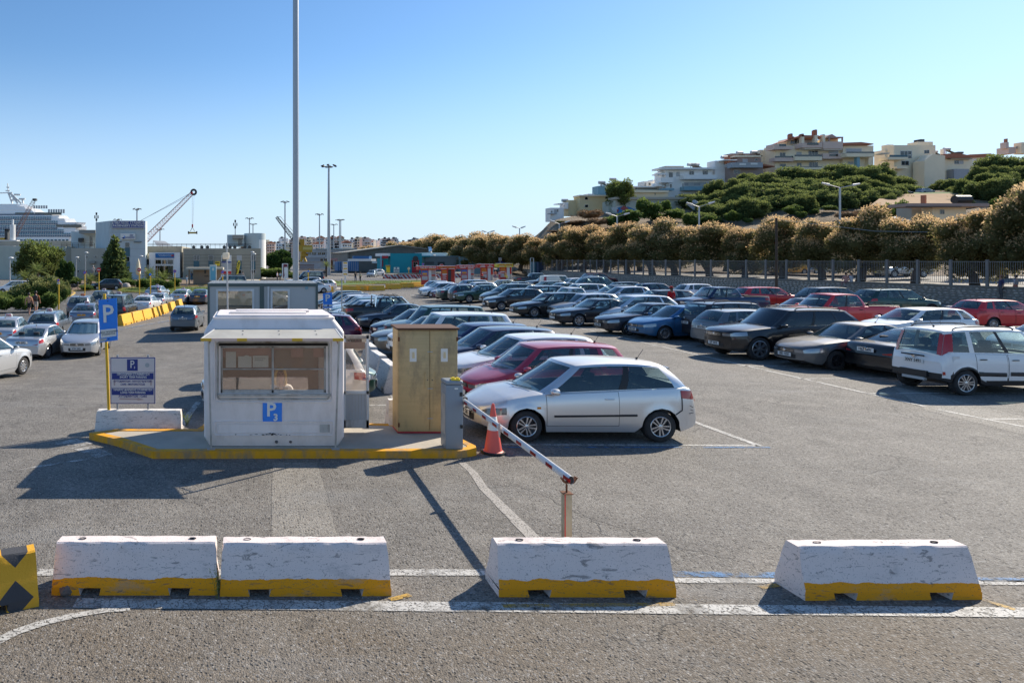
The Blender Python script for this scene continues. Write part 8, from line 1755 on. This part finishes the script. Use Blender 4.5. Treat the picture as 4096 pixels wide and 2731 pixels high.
for k in range(9):
    x=0.16+k*0.50;q=MB();y_=-0.034;q.add([(x,y_,-0.020),(x+0.19,y_,-0.020),(x+0.19,y_,0.022),(x,y_,0.022)],[(0,1,2,3),(3,2,1,0)],pm('red_reflector',(0.60,0.02,0.02),0.3)if k==0 else RR);RR=q.mats[0];q.build('reflector',ar)
q=MB();q.lathe([(0.001,0.004),(0.115,0.004),(0.115,0),(0.001,0)],M['st_pink'],8,Matrix.Translation((2.02,-0.045,-0.01))@Matrix.Rotation(math.pi/2,4,'X')@Matrix.Diagonal((0.42,1,1,1))@Matrix.Rotation(math.pi/8,4,'Z'));q.build('octagon_plate',ar)
q=MB();q.box((-0.10,-0.06,-0.06),(0.06,0.06,0.06),M['trimdark']);q.build('pivot_clamp',ar)
ps=building('boom_rest_post','rusty cream square post with a fork holding the tip of the boom arm','post');pp_=Vector((a1.x-0.03,7.85,0));ps.location=pp_
M['rustcream']=pm('rust_stained_cream_paint',(0.50,0.42,0.27),0.6,var=0.1,scale=3,dirt=0.95,dirtc=(0.16,0.05,0.015),ds=3.5)
q=MB();q.box((-0.042,-0.042,0),(0.042,0.042,0.765),M['rustcream']);q.build('post',ps);q=MB();q.box((-0.055,-0.055,0.765),(0.055,0.055,0.775),M['rust']);q.tube([(0,0,0.77),(0,0,0.87)],0.011,M['rust'],6);q.build('spindle',ps)
q=MB();q.prism([(-0.085,0.0),(-0.05,-0.05),(0.05,-0.05),(0.10,0.015),(0.085,0.02),(0.045,-0.035),(-0.04,-0.035),(-0.07,0.01)],-0.03,0.03,M['rust'],Matrix.Translation((0.02,0.0,0.935))@Matrix.Rotation(math.pi/2,4,'X'));q.build('fork',ps)
q=MB();q.box((-0.042,-0.0435,0.2),(-0.03,-0.042,0.765),M['signred']);q.build('red_edge',ps)
# traffic cone --------------------------------------------------------------
cp=G(1972,1812);cn=building('traffic_cone','red and white traffic cone with a black base under the boom arm','traffic cone');cn.location=cp
M['cone']=pm('cone_red',(0.80,0.12,0.09),0.55,var=0.06);M['coneb']=pm('black_cone_base',(0.02,0.02,0.022),0.8)
q=MB();R8=0.20;q.prism([(R8*math.cos(a)*1.06,R8*math.sin(a)*1.06)for a in[math.pi/8+k*math.pi/4 for k in range(8)]],0.0,0.045,M['coneb']);link('base',bevel(q.mesh('base'),0.01,2),cn)
q=MB();H_=0.88;f=lambda z:0.155+(0.024-0.155)*(z-0.04)/(H_-0.04)
q.lathe([(0.175,0.045),(f(0.06),0.06),(f(0.42),0.42)],M['cone'],24);q.lathe([(f(0.42),0.42),(f(0.42)+0.002,0.422),(f(0.66)+0.002,0.658),(f(0.66),0.66)],M['inkwhite'],24);q.lathe([(f(0.66),0.66),(f(0.86),0.86),(0.018,0.885),(0.0,0.888)],M['cone'],24);q.build('body',cn,True)
# signs at the left end -----------------------------------------------------
bm1=barrier_mesh(1.76,0.50,M['barrier_wy'],seed=1);bm2=barrier_mesh(1.76,0.50,M['barrier_wy'],seed=2);bwm=barrier_mesh(1.76,0.47,M['barrier_w'],seed=3)
lbp=Vector((PX(558,13.75),13.75,0));barrier(bwm,lbp,0.0,'white concrete barrier carrying the parking signs at the island end',holes=False).scale=(0.98,1,0.92)
Ys=13.72;sg_=building('parking_sign','blue P sign on a mustard yellow pole at the left end of the island','road sign');q=MB();q.tube([P(436,1640,Ys)-Vector((0,0,0.03)),P(418,1175,Ys)],0.030,M['yellowpole'],10);q.build('pole',sg_,True)
cs_=[P(394,1200,Ys-0.06),P(467,1192,Ys-0.06),P(471,1360,Ys-0.06),P(398,1370,Ys-0.06)];q=MB();q.add(cs_+[c+Vector((0,0.012,0))for c in cs_],[(0,3,2,1),(4,5,6,7),(0,1,5,4),(1,2,6,5),(2,3,7,6),(3,0,4,7)],M['signblue']);pn=q.build('panel',sg_)
text('lettering','P',0.50,M['inkwhite'],pn,P(432,1258,Ys-0.075),rot=(math.pi/2,-0.05,0),bold=0.006,sx=0.95)
cs_=[P(402,1319,Ys-0.065),P(465,1313,Ys-0.065),P(466,1343,Ys-0.065),P(403,1352,Ys-0.065)];q=MB();q.add(cs_,[(0,3,2,1)],M['inkwhite']);wl_=q.build('label_plate',pn)
text('lettering','ΧΩΡΟΣ ΠΡΟΣΩΡΙΝΗΣ\nΣΤΑΘΜΕΥΣΗΣ',0.047,M['ink'],wl_,P(434,1332,Ys-0.069),rot=(math.pi/2,-0.12,0),depth=0.0008,sx=0.82,line=0.95)
cs_=[P(399,1354,Ys-0.065),P(430,1352,Ys-0.065),P(424,1362,Ys-0.065),P(399,1368,Ys-0.065)];q=MB();q.add(cs_,[(0,3,2,1)],M['shutter']);q.build('torn_corner',pn);q=MB();[q.lathe([(0.001,0.006),(0.011,0.004),(0.011,0)],M['ink'],8,Matrix.Translation(P(x,y,Ys-0.062))@Matrix.Rotation(math.pi/2,4,'X'))for x,y in((431,1204),(435,1356))];q.build('bolt',pn)
ib=building('parking_information_board','framed white board listing short and long term parking beside the P sign','information board'); 
def ibx(mb,x0,y0,x1,y1,dy,m,th=0.01):mb.box((PX(x0,Ys),Ys-dy-th,PZ(y1,Ys)),(PX(x1,Ys),Ys-dy,PZ(y0,Ys)),m)
q=MB();ibx(q,444,1428,622,1612,0.03,M['navy'],0.02);bo=q.build('board',ib);q=MB();ibx(q,447,1431,619,1609,0.05,pm('off_white_board',(0.72,0.64,0.61),0.5,var=0.04),0.004);q.build('face',bo)
for xx in(467,589):q=MB();q.box((PX(xx,Ys),Ys-0.03,0.45),(PX(xx+8,Ys),Ys+0.01,PZ(1419,Ys)),M['pole']);q.build('post',ib)
q=MB();[ibx(q,*r_,0.054,M['navy'],0.002)for r_ in((510,1435,553,1481),(450,1490,616,1515),(449,1552,616,1577),(447,1486,618,1487.5),(447,1548,618,1549.5))];q.build('blue_band',bo)
mf=pm('faded_red_print',(0.48,0.36,0.34),0.6)
q=MB()
for xx in(458,604):q.add([P(xx-3,1541,Ys-0.058),P(xx+3,1541,Ys-0.058),P(xx+3,1527,Ys-0.058),P(xx+7,1527,Ys-0.058),P(xx,1517,Ys-0.058),P(xx-7,1527,Ys-0.058),P(xx-3,1527,Ys-0.058)],[tuple(range(7))],mf)
q.add([P(478,1597,Ys-0.058),P(550,1598,Ys-0.058),P(550,1601,Ys-0.058),P(577,1597,Ys-0.058),P(550,1590,Ys-0.058),P(550,1593,Ys-0.058),P(478,1592,Ys-0.058)],[tuple(range(7))],mf);q.build('arrow',bo)
q=MB();q.lathe([(0.001,0.001),(0.045,0.001)],M['shutter'],18,Matrix.Translation(P(589,1460,Ys-0.057))@Matrix.Rotation(math.pi/2,4,'X'));q.build('round_sticker',bo)
for s_,x,y,sz,m in(('P',529,1458,0.21,'inkwhite'),('3',538,1470,0.06,'inkwhite'),('ΠΡΟΣΩΡΙΝΗ ΣΤΑΘΜΕΥΣΗ',533,1497,0.060,'inkwhite'),('SHORT TERM PARKING',533,1508,0.060,'inkwhite'),('ΑΥΤΟΚΙΝΗΤΩΝ - ΜΟΤΟΣΥΚΛΕΤΩΝ',531,1525,0.052,'navy'),('CARS - MOTORCYCLES',531,1537,0.055,'navy'),('ΜΑΚΡΑΣ ΔΙΑΡΚΕΙΑΣ ΣΤΑΘΜΕΥΣΗ',532,1559,0.055,'inkwhite'),('LONG TERM PARKING',532,1570,0.058,'inkwhite'),('ΑΥΤΟΚΙΝΗΤΩΝ - CARS',531,1585,0.062,'navy')):
    text('lettering',s_,sz,M[m],bo,P(x,y,Ys-0.058),depth=0.0008,bold=0.0012,sx=0.86)
# slim posts ----------------------------------------------------------------
h=building('slim_post','slim grey post with a cream box rising behind the kiosk','post');q=MB();q.tube([P(912,1330,15.2),P(907,972,15.2)],0.019,M['pole'],8);q.build('shaft',h);q=MB();q.box((PX(890,15.1),15.05,PZ(1037,15.1)),(PX(917,15.1),15.13,PZ(1011,15.1)),M['st_cream']);link('box',bevel(q.mesh('box'),0.02,2),h)
h=building('slim_post','plain thin grey post left of the black pickup','post');q=MB();q.tube([G(1367,1330),P(1367,1114,G(1367,1330).y)],0.032,M['pole'],8);q.build('shaft',h)
h=building('disabled_parking_sign','blue P sign with a wheelchair plate in front of the parked row','road sign');Yp=34;q=MB();q.tube([P(1316,1310,Yp),P(1314,1180,Yp)],0.03,M['pole'],8);q.build('post',h)
cs_=[P(1291,1174,Yp-0.05),P(1328,1169,Yp-0.05),P(1330,1230,Yp-0.05),P(1294,1233,Yp-0.05)];q=MB();q.add(cs_+[c+Vector((0,0.02,0))for c in cs_],[(0,3,2,1),(4,5,6,7),(0,1,5,4),(1,2,6,5),(2,3,7,6),(3,0,4,7)],M['signblue']);pn=q.build('panel',h)
text('lettering','P',0.48,M['inkwhite'],pn,P(1310,1193,Yp-0.06),bold=0.012);q=MB();q.box((PX(1296,Yp),Yp-0.07,PZ(1226,Yp)),(PX(1328,Yp),Yp-0.055,PZ(1217,Yp)),M['inkwhite']);q.box((PX(1309,Yp),Yp-0.08,PZ(1225,Yp)),(PX(1315,Yp),Yp-0.07,PZ(1218,Yp)),M['navy']);q.build('wheelchair_plate',pn)
# site cabin ----------------------------------------------------------------
YS_=37.2;sc_=building('site_cabin','light grey portable site cabin with dark green frame behind the kiosk','cabin');M['cabgreen']=pm('grey_green_frame',(0.085,0.12,0.11),0.5,var=0.06);M['cabgrey']=pm('light_grey_cladding',(0.50,0.50,0.48),0.5,var=0.04)
zg=gz(PX(1050,YS_),YS_); 
def cbx(name,x0,x1,z0,z1,y,dp,m):q=MB();q.box((PX(x0,YS_),YS_+y,z0),(PX(x1,YS_),YS_+y+dp,z1),m);return q.build(name,sc_)
zt1=PZ(1134,YS_);zt2=PZ(1146,YS_)
cbx('wall',836,1264,zg,zt2,0.05,2.4,M['cabgrey']);cbx('roof',832,1268,zt1-0.02,zt1+0.02,0.1,4.4,M['cabgrey'])
for x0,x1 in((830,838),(1039,1056),(1263,1272)):cbx('corner_post',x0,x1,zg,zt1-0.02,0.0,0.16,M['cabgreen'])
cbx('top_rail',830,1272,zt2,zt1,-0.01,0.16,M['cabgreen']);cbx('side_rail',830,834,zt2,zt1,0.17,4.2,M['cabgreen']);cbx('side_rail',1268,1272,zt2,zt1,0.17,4.2,M['cabgreen'])
q=MB();[q.box((PX(832,YS_),YS_+0.3+0.25*k,zt1+0.02),(PX(1268,YS_),YS_+0.36+0.25*k,zt1+0.035),M['cabgrey'])for k in range(16)];q.build('roof_corrugation',sc_)
M['cabpane']=glassy('site_cabin_glass',(0.55,0.48,0.36),see=0.95,neutral=True)
for(x0,y0,x1,y1)in((864,1156,1017,1251),(1082,1156,1159,1251)):
    q=MB();X0,X1,Z0,Z1_=PX(x0,YS_),PX(x1,YS_),PZ(y1,YS_),PZ(y0,YS_);f_=0.11
    q.box((X0,YS_-0.02,Z0),(X1,YS_+0.04,Z0+f_),M['white']);q.box((X0,YS_-0.02,Z1_-f_),(X1,YS_+0.04,Z1_),M['white']);q.box((X0,YS_-0.018,Z0+f_),(X0+f_,YS_+0.04,Z1_-f_),M['white']);q.box((X1-f_,YS_-0.018,Z0+f_),(X1,YS_+0.04,Z1_-f_),M['white']);w=q.build('window',sc_)
    q=MB();q.box((X0+f_,YS_+0.005,Z0+f_),(X1-f_,YS_+0.015,Z1_-f_),M['cabpane']);q.build('pane',w);q=MB();q.box((X0+f_,YS_+0.02,Z0+f_),(X1-f_,YS_+0.045,Z1_-f_),M['st_cream']);q.build('blind',w)
    q=MB();q.box((X0+f_,YS_+0.016,Z0+f_),(X1-f_,YS_+0.019,Z0+f_+0.30),M['trimdark']);q.build('lower_film',w)
cbx('down_pipe',1070,1077,zg,zt2,-0.06,0.08,M['white']);cbx('data_plate',1221,1232,PZ(1157,YS_),PZ(1144,YS_),0.0,0.04,M['st_lblue'])
# foreground barriers -------------------------------------------------------
barrier(bm1,Vector((PX(538,7.02),7.22,0)),0.0,'white and yellow barrier with a stone at its left foot, left of the touching pair','white and yellow foreground barriers',holes=True).scale=(0.97,1,1)
barrier(bm2,Vector((PX(1222,7.02),7.20,0)),0.006,'white and yellow concrete barrier with black scuffs, right one of the touching pair','white and yellow foreground barriers',holes=True)
barrier(bm1,Vector((PX(2350,6.98),7.18,0)),-0.004,'white and yellow concrete barrier standing alone below the boom post','white and yellow foreground barriers',holes=True).scale=(1.03,1,1)
barrier(bm2,Vector((PX(3570,6.93),7.12,0)),0.01,'white and yellow concrete barrier at the lower right, its white end showing','white and yellow foreground barriers',holes=True).scale=(1.03,1,1)
t=NT('yellow_concrete_with_black_lozenges');s0=t.coord();sp=t.n("ShaderNodeSeparateXYZ");t.l(s0,sp.inputs[0])
fa=lambda o,k,c:t.math('ABSOLUTE',t.math('SUBTRACT',t.math('FRACT',t.math('MULTIPLY',t.math('ADD',o,c),k)),0.5))
k1=t.math('LESS_THAN',t.math('ADD',fa(sp.outputs[0],2.2,5.02),fa(sp.outputs[2],2.2,5.12)),0.37);k2=1.0
nz_=t.noise(40,3,0.7);t.col(t.mix(t.math('MULTIPLY',k1,k2),t.mix(t.noise(3,5),(0.70,0.34,0.015),(0.84,0.45,0.04)),(0.06,0.06,0.065)));t.set(Roughness=0.85);t.bump(nz_,0.5,0.01);M['loz']=t.mat
bz=barrier_mesh(1.76,0.52,M['loz'],seed=6);b0=Vector((-2.99,6.62,0));barrier(bz,b0,math.radians(24),'yellow concrete barrier with black lozenges cut by the left frame edge',holes=True)
q=MB();bmm=bmesh.new();bmesh.ops.create_icosphere(bmm,subdivisions=3,radius=1)
for v_ in bmm.verts:n_=Vector(v_.co);v_.co*=1+0.22*math.sin(n_.x*3+1)*math.cos(n_.y*4)+0.08*math.sin(n_.z*9+n_.x*7)
me=bpy.data.meshes.new('rock');bmm.to_mesh(me);bmm.free();me.materials.append(pm('rough_rock',(0.25,0.19,0.16),0.95,var=0.5,scale=9,bump=0.8));o=link('rock',me,None,G(265,2378)+Vector((0,0,0.04)),(0.2,0.3,0.5),(0.075,0.05,0.055));tag(o,'small reddish stone at the left foot of the foreground barrier pair','stone')
def weed(p,h,n,lb):
    rr=random.Random(int(p.x*100));q=MB(); 
    for k in range(n):
        a=rr.uniform(0,6.28);b_=Vector((math.cos(a),math.sin(a)*0.5,0))*rr.uniform(0.01,0.06);tip=p+b_*2+Vector((0,0,h*rr.uniform(0.5,1)));q.tube([p+b_*0.3,(p+tip)/2+Vector((0.01,0,0)),tip],0.0018,M['shrubl'],3)
        for j in range(6):c=p.lerp(tip,0.25+0.12*j);d_=Vector((rr.uniform(-1,1),rr.uniform(-0.5,0.2),rr.uniform(0,1))).normalized()*0.035;s_=d_.cross(Vector((0,1,0.2))).normalized()*0.004;q.add([c-s_,c+s_,c+d_],[(0,1,2)],M['shrubl'])
    tag(q.build('weed'),lb,'weed')
weed(G(868,2392)+Vector((0,0.0,0)),0.34,5,'thin dry weed growing in the gap between the paired barriers');weed(G(748,1700),0.30,16,'tuft of weeds between the sign barrier and the kiosk')
gb2=MB();rg=random.Random(31)
for k in range(420):
    x_,y_=(rg.uniform(-60,4150),rg.uniform(2420,2760))if k<260 else(rg.uniform(100,4000),rg.uniform(1880,2400));p=G(x_,y_);s_=rg.uniform(0.004,0.010)
    gb2.add([p+Vector((s_*math.cos(a),s_*math.sin(a),0))for a in(0.3,2.2,4.4)]+[p+Vector((0,0,s_*1.1))],[(0,1,3),(1,2,3),(2,0,3)],M['stone'])
tag(gb2.build('gravel'),'loose grit scattered on the foreground asphalt','gravel',None,'stuff')
# ---------------------------------------------------------------- people
def skin_body(J,E,root=0,sub=1):
    """J: joint -> (co, radius, label)"""
    names=list(J);me=bpy.data.meshes.new('body');me.from_pydata([J[n][0]for n in names],[(names.index(a),names.index(b))for a,b in E],[])
    o=bpy.data.objects.new('body',me);COL.objects.link(o);m=o.modifiers.new('s','SKIN');m.use_smooth_shade=True
    for i,n in enumerate(names):r_=J[n][1];me.skin_vertices[0].data[i].radius=(r_,r_)if isinstance(r_,(int,float))else r_;me.skin_vertices[0].data[i].use_root=(n=='pelvis')
    s=o.modifiers.new('u','SUBSURF');s.levels=sub;s.render_levels=sub
    dg=bpy.context.evaluated_depsgraph_get();out=bpy.data.meshes.new_from_object(o.evaluated_get(dg));bpy.data.objects.remove(o)
    pts=np.array([J[n][0]for n in names]);labs=[J[n][2]for n in names]; 
    # sample along bones so each face takes the label of the nearest one
    S=[];L_=[]
    for a,b in E:
        A_,B_=Vector(J[a][0]),Vector(J[b][0])
        for k in range(7):t_=k/6;S.append(A_.lerp(B_,t_));L_.append(J[b][2]if t_>0.12 else J[a][2])
    S=np.array([tuple(s)for s in S]);lab=[]
    for p in out.polygons:c=np.array(p.center);lab.append(L_[int(np.argmin(((S-c)**2).sum(1)))])
    return out,lab
def pose(kind):
    sh,hp=0.185,0.095;J={'pelvis':((0,0,0.95),(0.135,0.10),'low'),'waist':((0,0,1.10),(0.125,0.095),'top'),'chest':((0,0.01,1.32),(0.155,0.11),'top'),'neck':((0,0.01,1.47),0.052,'skin'),'chin':((0,-0.015,1.54),0.065,'skin'),'head':((0,0.0,1.63),(0.082,0.098),'skin'),'crown':((0,0.01,1.70),(0.07,0.08),'skin')}
    E=[('pelvis','waist'),('waist','chest'),('chest','neck'),('neck','chin'),('chin','head'),('head','crown')]
    for s,n in((1,'l'),(-1,'r')):
        sw={'walk':0.26*s,'stand':0.02*s,'lean':0.06*s,'sit':0}[kind]
        J['sh'+n]=((s*sh,0.01,1.40),0.062,'top')
        if kind=='lean' and s>0:el,wr_,ha=(s*0.29,-0.05,1.18),(s*0.14,-0.17,1.33),(s*0.10,-0.17,1.42)
        elif kind=='sit':el,wr_,ha=(s*0.25,-0.02,1.14),(s*0.16,-0.24,1.06),(s*0.12,-0.30,1.05)
        else:el,wr_,ha=(s*0.25,0.03+sw*0.25,1.14),(s*0.27,-0.04+sw*0.45,0.90),(s*0.27,-0.06+sw*0.5,0.80)
        J['el'+n]=(el,0.046,'sleeve');J['wr'+n]=(wr_,0.034,'arm');J['ha'+n]=(ha,(0.022,0.042),'arm')
        E+=[('chest','sh'+n),('sh'+n,'el'+n),('el'+n,'wr'+n),('wr'+n,'ha'+n)]
        J['hip'+n]=((s*hp,0,0.90),0.098,'low')
        if kind=='sit':kn,an,to=(s*0.13,-0.42,0.90),(s*0.13,-0.40,0.50),(s*0.13,-0.52,0.46)
        else:kn,an,to=(s*0.10,-0.03-sw*0.55,0.50),(s*0.10,0.02-sw*1.0+(0.04 if sw>0 else 0),0.09),(s*0.11,-0.13-sw*1.0,0.035)
        J['kn'+n]=(kn,0.062,'thigh');J['ca'+n]=(tuple(Vector(kn).lerp(Vector(an),0.35)),0.056,'shin');J['an'+n]=(an,0.038,'shin');J['to'+n]=(to,(0.034,0.030),'shoe')
        E+=[('pelvis','hip'+n),('hip'+n,'kn'+n),('kn'+n,'ca'+n),('ca'+n,'an'+n),('an'+n,'to'+n)]
    return J,E
BODY={}
def body_mesh(kind):
    if kind not in BODY:J,E=pose(kind);BODY[kind]=skin_body(J,E)
    return BODY[kind]
M['hairdark']=pm('dark_hair',(0.03,0.02,0.015),0.6);M['hairblonde']=pm('blonde_hair',(0.80,0.52,0.16),0.5,var=0.25,scale=30);M['shoe']=pm('shoes',(0.10,0.09,0.09),0.7)
CLO={}
def cl(c):
    if c not in CLO:CLO[c]=pm('cloth',c,0.85,var=0.12,scale=8,bump=0.2)
    return CLO[c]
def person(label,pos,face,kind='stand',top=(0.5,0.5,0.5),low=(0.03,0.04,0.08),shorts=False,long_sleeve=False,hair='hairdark',hat=None,h=1.72,group=None,bare=False,pack=None,longhair=False,extras=None):
    """face: heading in degrees, 0 = towards the camera (-Y), 180 = away"""
    me,lab=body_mesh(kind);me=me.copy();me.materials.clear();mats={'skin':M['skin'],'top':cl(top),'low':cl(low),'shoe':M['shoe']};order=list(mats)
    for m in mats.values():me.materials.append(m)
    conv={'sleeve':'top','arm':'top' if long_sleeve else 'skin','thigh':'low','shin':'skin' if shorts else 'low','shoe':'shoe','skin':'skin','top':'top','low':'low'}
    idx=[]
    for p,l in zip(me.polygons,lab):
        k=conv[l]
        if shorts and l in('thigh',)and kind!='sit' and p.center.z<0.60:k='skin'
        idx.append(order.index(k))
    me.polygons.foreach_set('material_index',idx);me.update()
    root=empty('person',pos,math.radians(face));s=h/1.76;root.scale=(s,s,s);tag(root,label,'person',group);link('body',me,root)
    hz=Matrix.Translation((0,0.012,1.66))
    q=MB();q.lathe([(0.0,0.115),(0.05,0.105),(0.085,0.06),(0.096,0.0),(0.088,-0.06),(0.07,-0.09)],M[hair],14,hz@Matrix.Diagonal((0.96,1.1,1,1)))
    mh=q.mesh('hair',True);bm=bmesh.new();bm.from_mesh(mh);bmesh.ops.delete(bm,geom=[v for v in bm.verts if v.co.y<-0.045 and v.co.z<1.705],context='VERTS');bm.to_mesh(mh);bm.free()
    ho=link('hair',mh,root)
    if longhair:q=MB();q.tube([(0,0.07,1.66),(0,0.10,1.55),(0,0.10,1.42)],0.055,M[hair],8,r2=0.025);q.build('ponytail',ho,True)
    f=MB()
    for sg in(1,-1):f.lathe([(0,0.006),(0.007,0.004),(0.010,0)],M['ink'],8,Matrix.Translation((sg*0.032,-0.096,1.648))@Matrix.Rotation(math.pi/2,4,'X'));f.box((sg*0.018 if sg>0 else-0.048,-0.102,1.664),(0.048 if sg>0 else-0.018,-0.093,1.669),M[hair]); 
    f.box((-0.022,-0.098,1.582),(0.022,-0.089,1.590),M['redlight']);f.add([(-0.012,-0.095,1.61),(0.012,-0.095,1.61),(0,-0.118,1.612),(0,-0.097,1.645)],[(0,1,2),(0,2,3),(2,1,3)],M['skin'])
    for sg in(1,-1):f.lathe([(0.0,-0.03),(0.014,-0.015),(0.016,0.01),(0.0,0.028)],M['skin'],6,Matrix.Translation((sg*0.088,0.01,1.635)))
    f.build('face',root,True)
    if hat: 
        q=MB();m=cl(hat);q.lathe([(0,0.13),(0.07,0.12),(0.10,0.07),(0.106,0.02),(0.12 if hat!=(0.45,0.02,0.02)else 0.11,0.018)],m,14,hz);q.prism([(-0.07,-0.08),(0.07,-0.08),(0.05,-0.20),(-0.05,-0.20)],1.68,1.69,m);q.build('hat',root,True)
    if pack:q=MB();q.box((-0.15,0.10,1.02),(0.15,0.26,1.44),pack);pk=link('backpack',bevel(q.mesh('backpack'),0.05,3),root);q=MB();q.box((-0.11,0.255,1.06),(0.11,0.30,1.24),pack);link('pocket',bevel(q.mesh('pocket'),0.03,2),pk)
    if bare:pass
    if extras:extras(root)
    return root
def at(px,py):return G(px,py)
person('person in an orange top and black shorts walking away',at(117,1262),176,'walk',(0.62,0.30,0.17),(0.012,0.012,0.015),True,h=1.8,longhair=False)
person('person in a rust red shirt and pale shorts with a black backpack',at(144,1258),184,'walk',(0.25,0.06,0.03),(0.42,0.38,0.33),True,h=1.9,pack=M['black'])
person('person in a red T-shirt and red cap among the parked cars',Vector((PX(2684,43.5),43.5,0)),190,'stand',(0.55,0.012,0.018),(0.03,0.03,0.04),hat=(0.45,0.02,0.02),h=1.74,longhair=True)
person('person in dark shirt and jeans, hand at the face, on the grass strip',at(1422,1129),20,'lean',(0.02,0.02,0.03),(0.03,0.06,0.14),h=1.8);person('person in a cream shirt and dark trousers facing the other on the grass strip',at(1441,1129),-60,'stand',(0.55,0.45,0.33),(0.02,0.02,0.04),h=1.76)
person('person in dark clothes and a white cap crossing the open asphalt',at(1297,1108),150,'stand',(0.05,0.06,0.08),(0.04,0.045,0.06),hat=(0.7,0.7,0.7),long_sleeve=True)
person('person in a white and pink top talking before the peeling light box',at(1109,1124),60,'stand',(0.66,0.55,0.55),(0.05,0.05,0.08),h=1.7);person('person in a pale blue shirt with their back to the light box',at(1121,1124),200,'stand',(0.40,0.58,0.62),(0.02,0.02,0.03),h=1.66)
person('person in a grey T-shirt by the cars beyond the cabin roof',at(971,1126),190,'stand',(0.30,0.31,0.31),(0.04,0.04,0.05))
person('person in a pale blue shirt leaning at the bus shelter post',at(747,1148),100,'lean',(0.34,0.44,0.55),(0.32,0.28,0.24),long_sleeve=True);person('person in a blue dress and straw hat inside the bus shelter',Vector((PX(767,105),105,0)),30,'stand',(0.10,0.20,0.42),(0.05,0.22,0.42),hat=(0.5,0.4,0.3),h=1.6)
person('person in a white shirt and beige trousers reading the board near the palm',Vector((PX(581,122),122,0.35)),170,'stand',(0.66,0.62,0.66),(0.36,0.30,0.24));person('person in a white top at the beige wing corner',Vector((PX(289,118),118,0.6)),140,'walk',(0.66,0.64,0.66),(0.30,0.28,0.26));person('person with a white cap beside the palm before the beige wing',Vector((PX(373,116),116,0.7)),20,'lean',(0.55,0.53,0.50),(0.30,0.28,0.26),hat=(0.7,0.7,0.7))
person('person with a violet cap sitting behind the taxi roofs',Vector((PX(631,72),72,gz(PX(631,72),72)-0.25)),10,'sit',(0.50,0.52,0.40),(0.06,0.06,0.08),hat=(0.35,0.25,0.55))
person('person in a navy top and cap walking behind the railings at the right',Vector((PX(4003,50),50,0.58)),250,'stand',(0.05,0.05,0.12),(0.10,0.09,0.09),hat=(0.30,0.15,0.10));person('person in a pale shirt and coral shorts behind the railings at the far right',Vector((PX(4062,49.5),49.5,0.62)),200,'stand',(0.45,0.40,0.42),(0.55,0.18,0.13)); 
person('person in salmon pink sitting on the wall behind the railings',Vector((PX(3383,60),60,0.60)),160,'sit',(0.50,0.26,0.22),(0.30,0.18,0.18));person('person in white sitting beside the one in salmon pink',Vector((PX(3404,60),60,0.60)),200,'sit',(0.62,0.62,0.64),(0.40,0.40,0.42))
person('person in a red shirt sitting in front of the fourth booth',Vector((PX(1928,108),108,-0.2)),30,'sit',(0.50,0.015,0.02),(0.03,0.03,0.04));person('person in a white top and red shorts beside the last booth',Vector((PX(1998,112),112,0)),180,'stand',(0.62,0.40,0.45),(0.45,0.05,0.08));person('person in an orange dress between the last two booths',Vector((PX(1981,114),114,0)),150,'stand',(0.55,0.22,0.15),(0.20,0.12,0.22));person('person in yellow sitting at the last booth counter',Vector((PX(2021,112),112,-0.2)),20,'sit',(0.50,0.30,0.10),(0.6,0.55,0.05));person('person with a white cap low behind the first booth',Vector((PX(1743,95),95,-0.4)),20,'sit',(0.6,0.55,0.6),(0.2,0.2,0.3),hat=(0.7,0.7,0.7))
def clerk(root):
    q=MB();q.box((-0.12,-0.125,1.06),(-0.035,-0.10,1.40),M['black']);q.box((0.035,-0.125,1.06),(0.12,-0.10,1.40),M['black']);q.build('waistcoat',root);q=MB();q.add([(-0.02,-0.13,1.38),(0.02,-0.13,1.38),(0.03,-0.13,1.16),(0,-0.13,1.10),(-0.03,-0.13,1.16)],[(0,1,2,3,4)],M['boothorange']);q.build('scarf',root)
    q=MB(); 
    for sg in(1,-1):q.tube([(sg*0.065,-0.02,1.72),(sg*0.098,-0.01,1.62),(sg*0.105,0.0,1.50),(sg*0.09,-0.02,1.42)],0.030,M['hairblonde'],8,r2=0.020)
    q.build('long_hair',root,True)
person('person with blonde hair, white shirt and dark waistcoat seated inside the kiosk window',Vector((PX(1122,12.6),12.6,IZ+(-0.37))),4,'sit',(0.85,0.83,0.82),(0.02,0.02,0.03),hair='hairblonde',long_sleeve=True,h=1.70,extras=clerk)
mt=building('motorbike','dark motorbike parked among the shrubs by the driftwood','motorbike');c=G(300,1160)+Vector((0,0,0.3));mt.location=c
for x in(-0.65,0.65):q=MB();q.lathe([(0.22,-0.05),(0.31,-0.05),(0.31,0.05),(0.22,0.05),(0.22,-0.05)],M['rubber'],14,Matrix.Translation((x,0,0))@Matrix.Rotation(math.pi/2,4,'X'));q.build('wheel',mt)
q=MB();q.prism([(-0.75,0.15),(-0.1,0.0),(0.3,0.1),(0.55,0.75),(0.40,0.80),(0.15,0.35),(-0.15,0.55),(-0.85,0.50)],-0.14,0.14,M['black'],Matrix.Rotation(math.pi/2,4,'X'));q.build('body',mt);q=MB();q.tube([(0.45,-0.3,0.8),(0.5,0,0.78),(0.45,0.3,0.8)],0.02,M['chrome'],5);q.build('handlebar',mt)
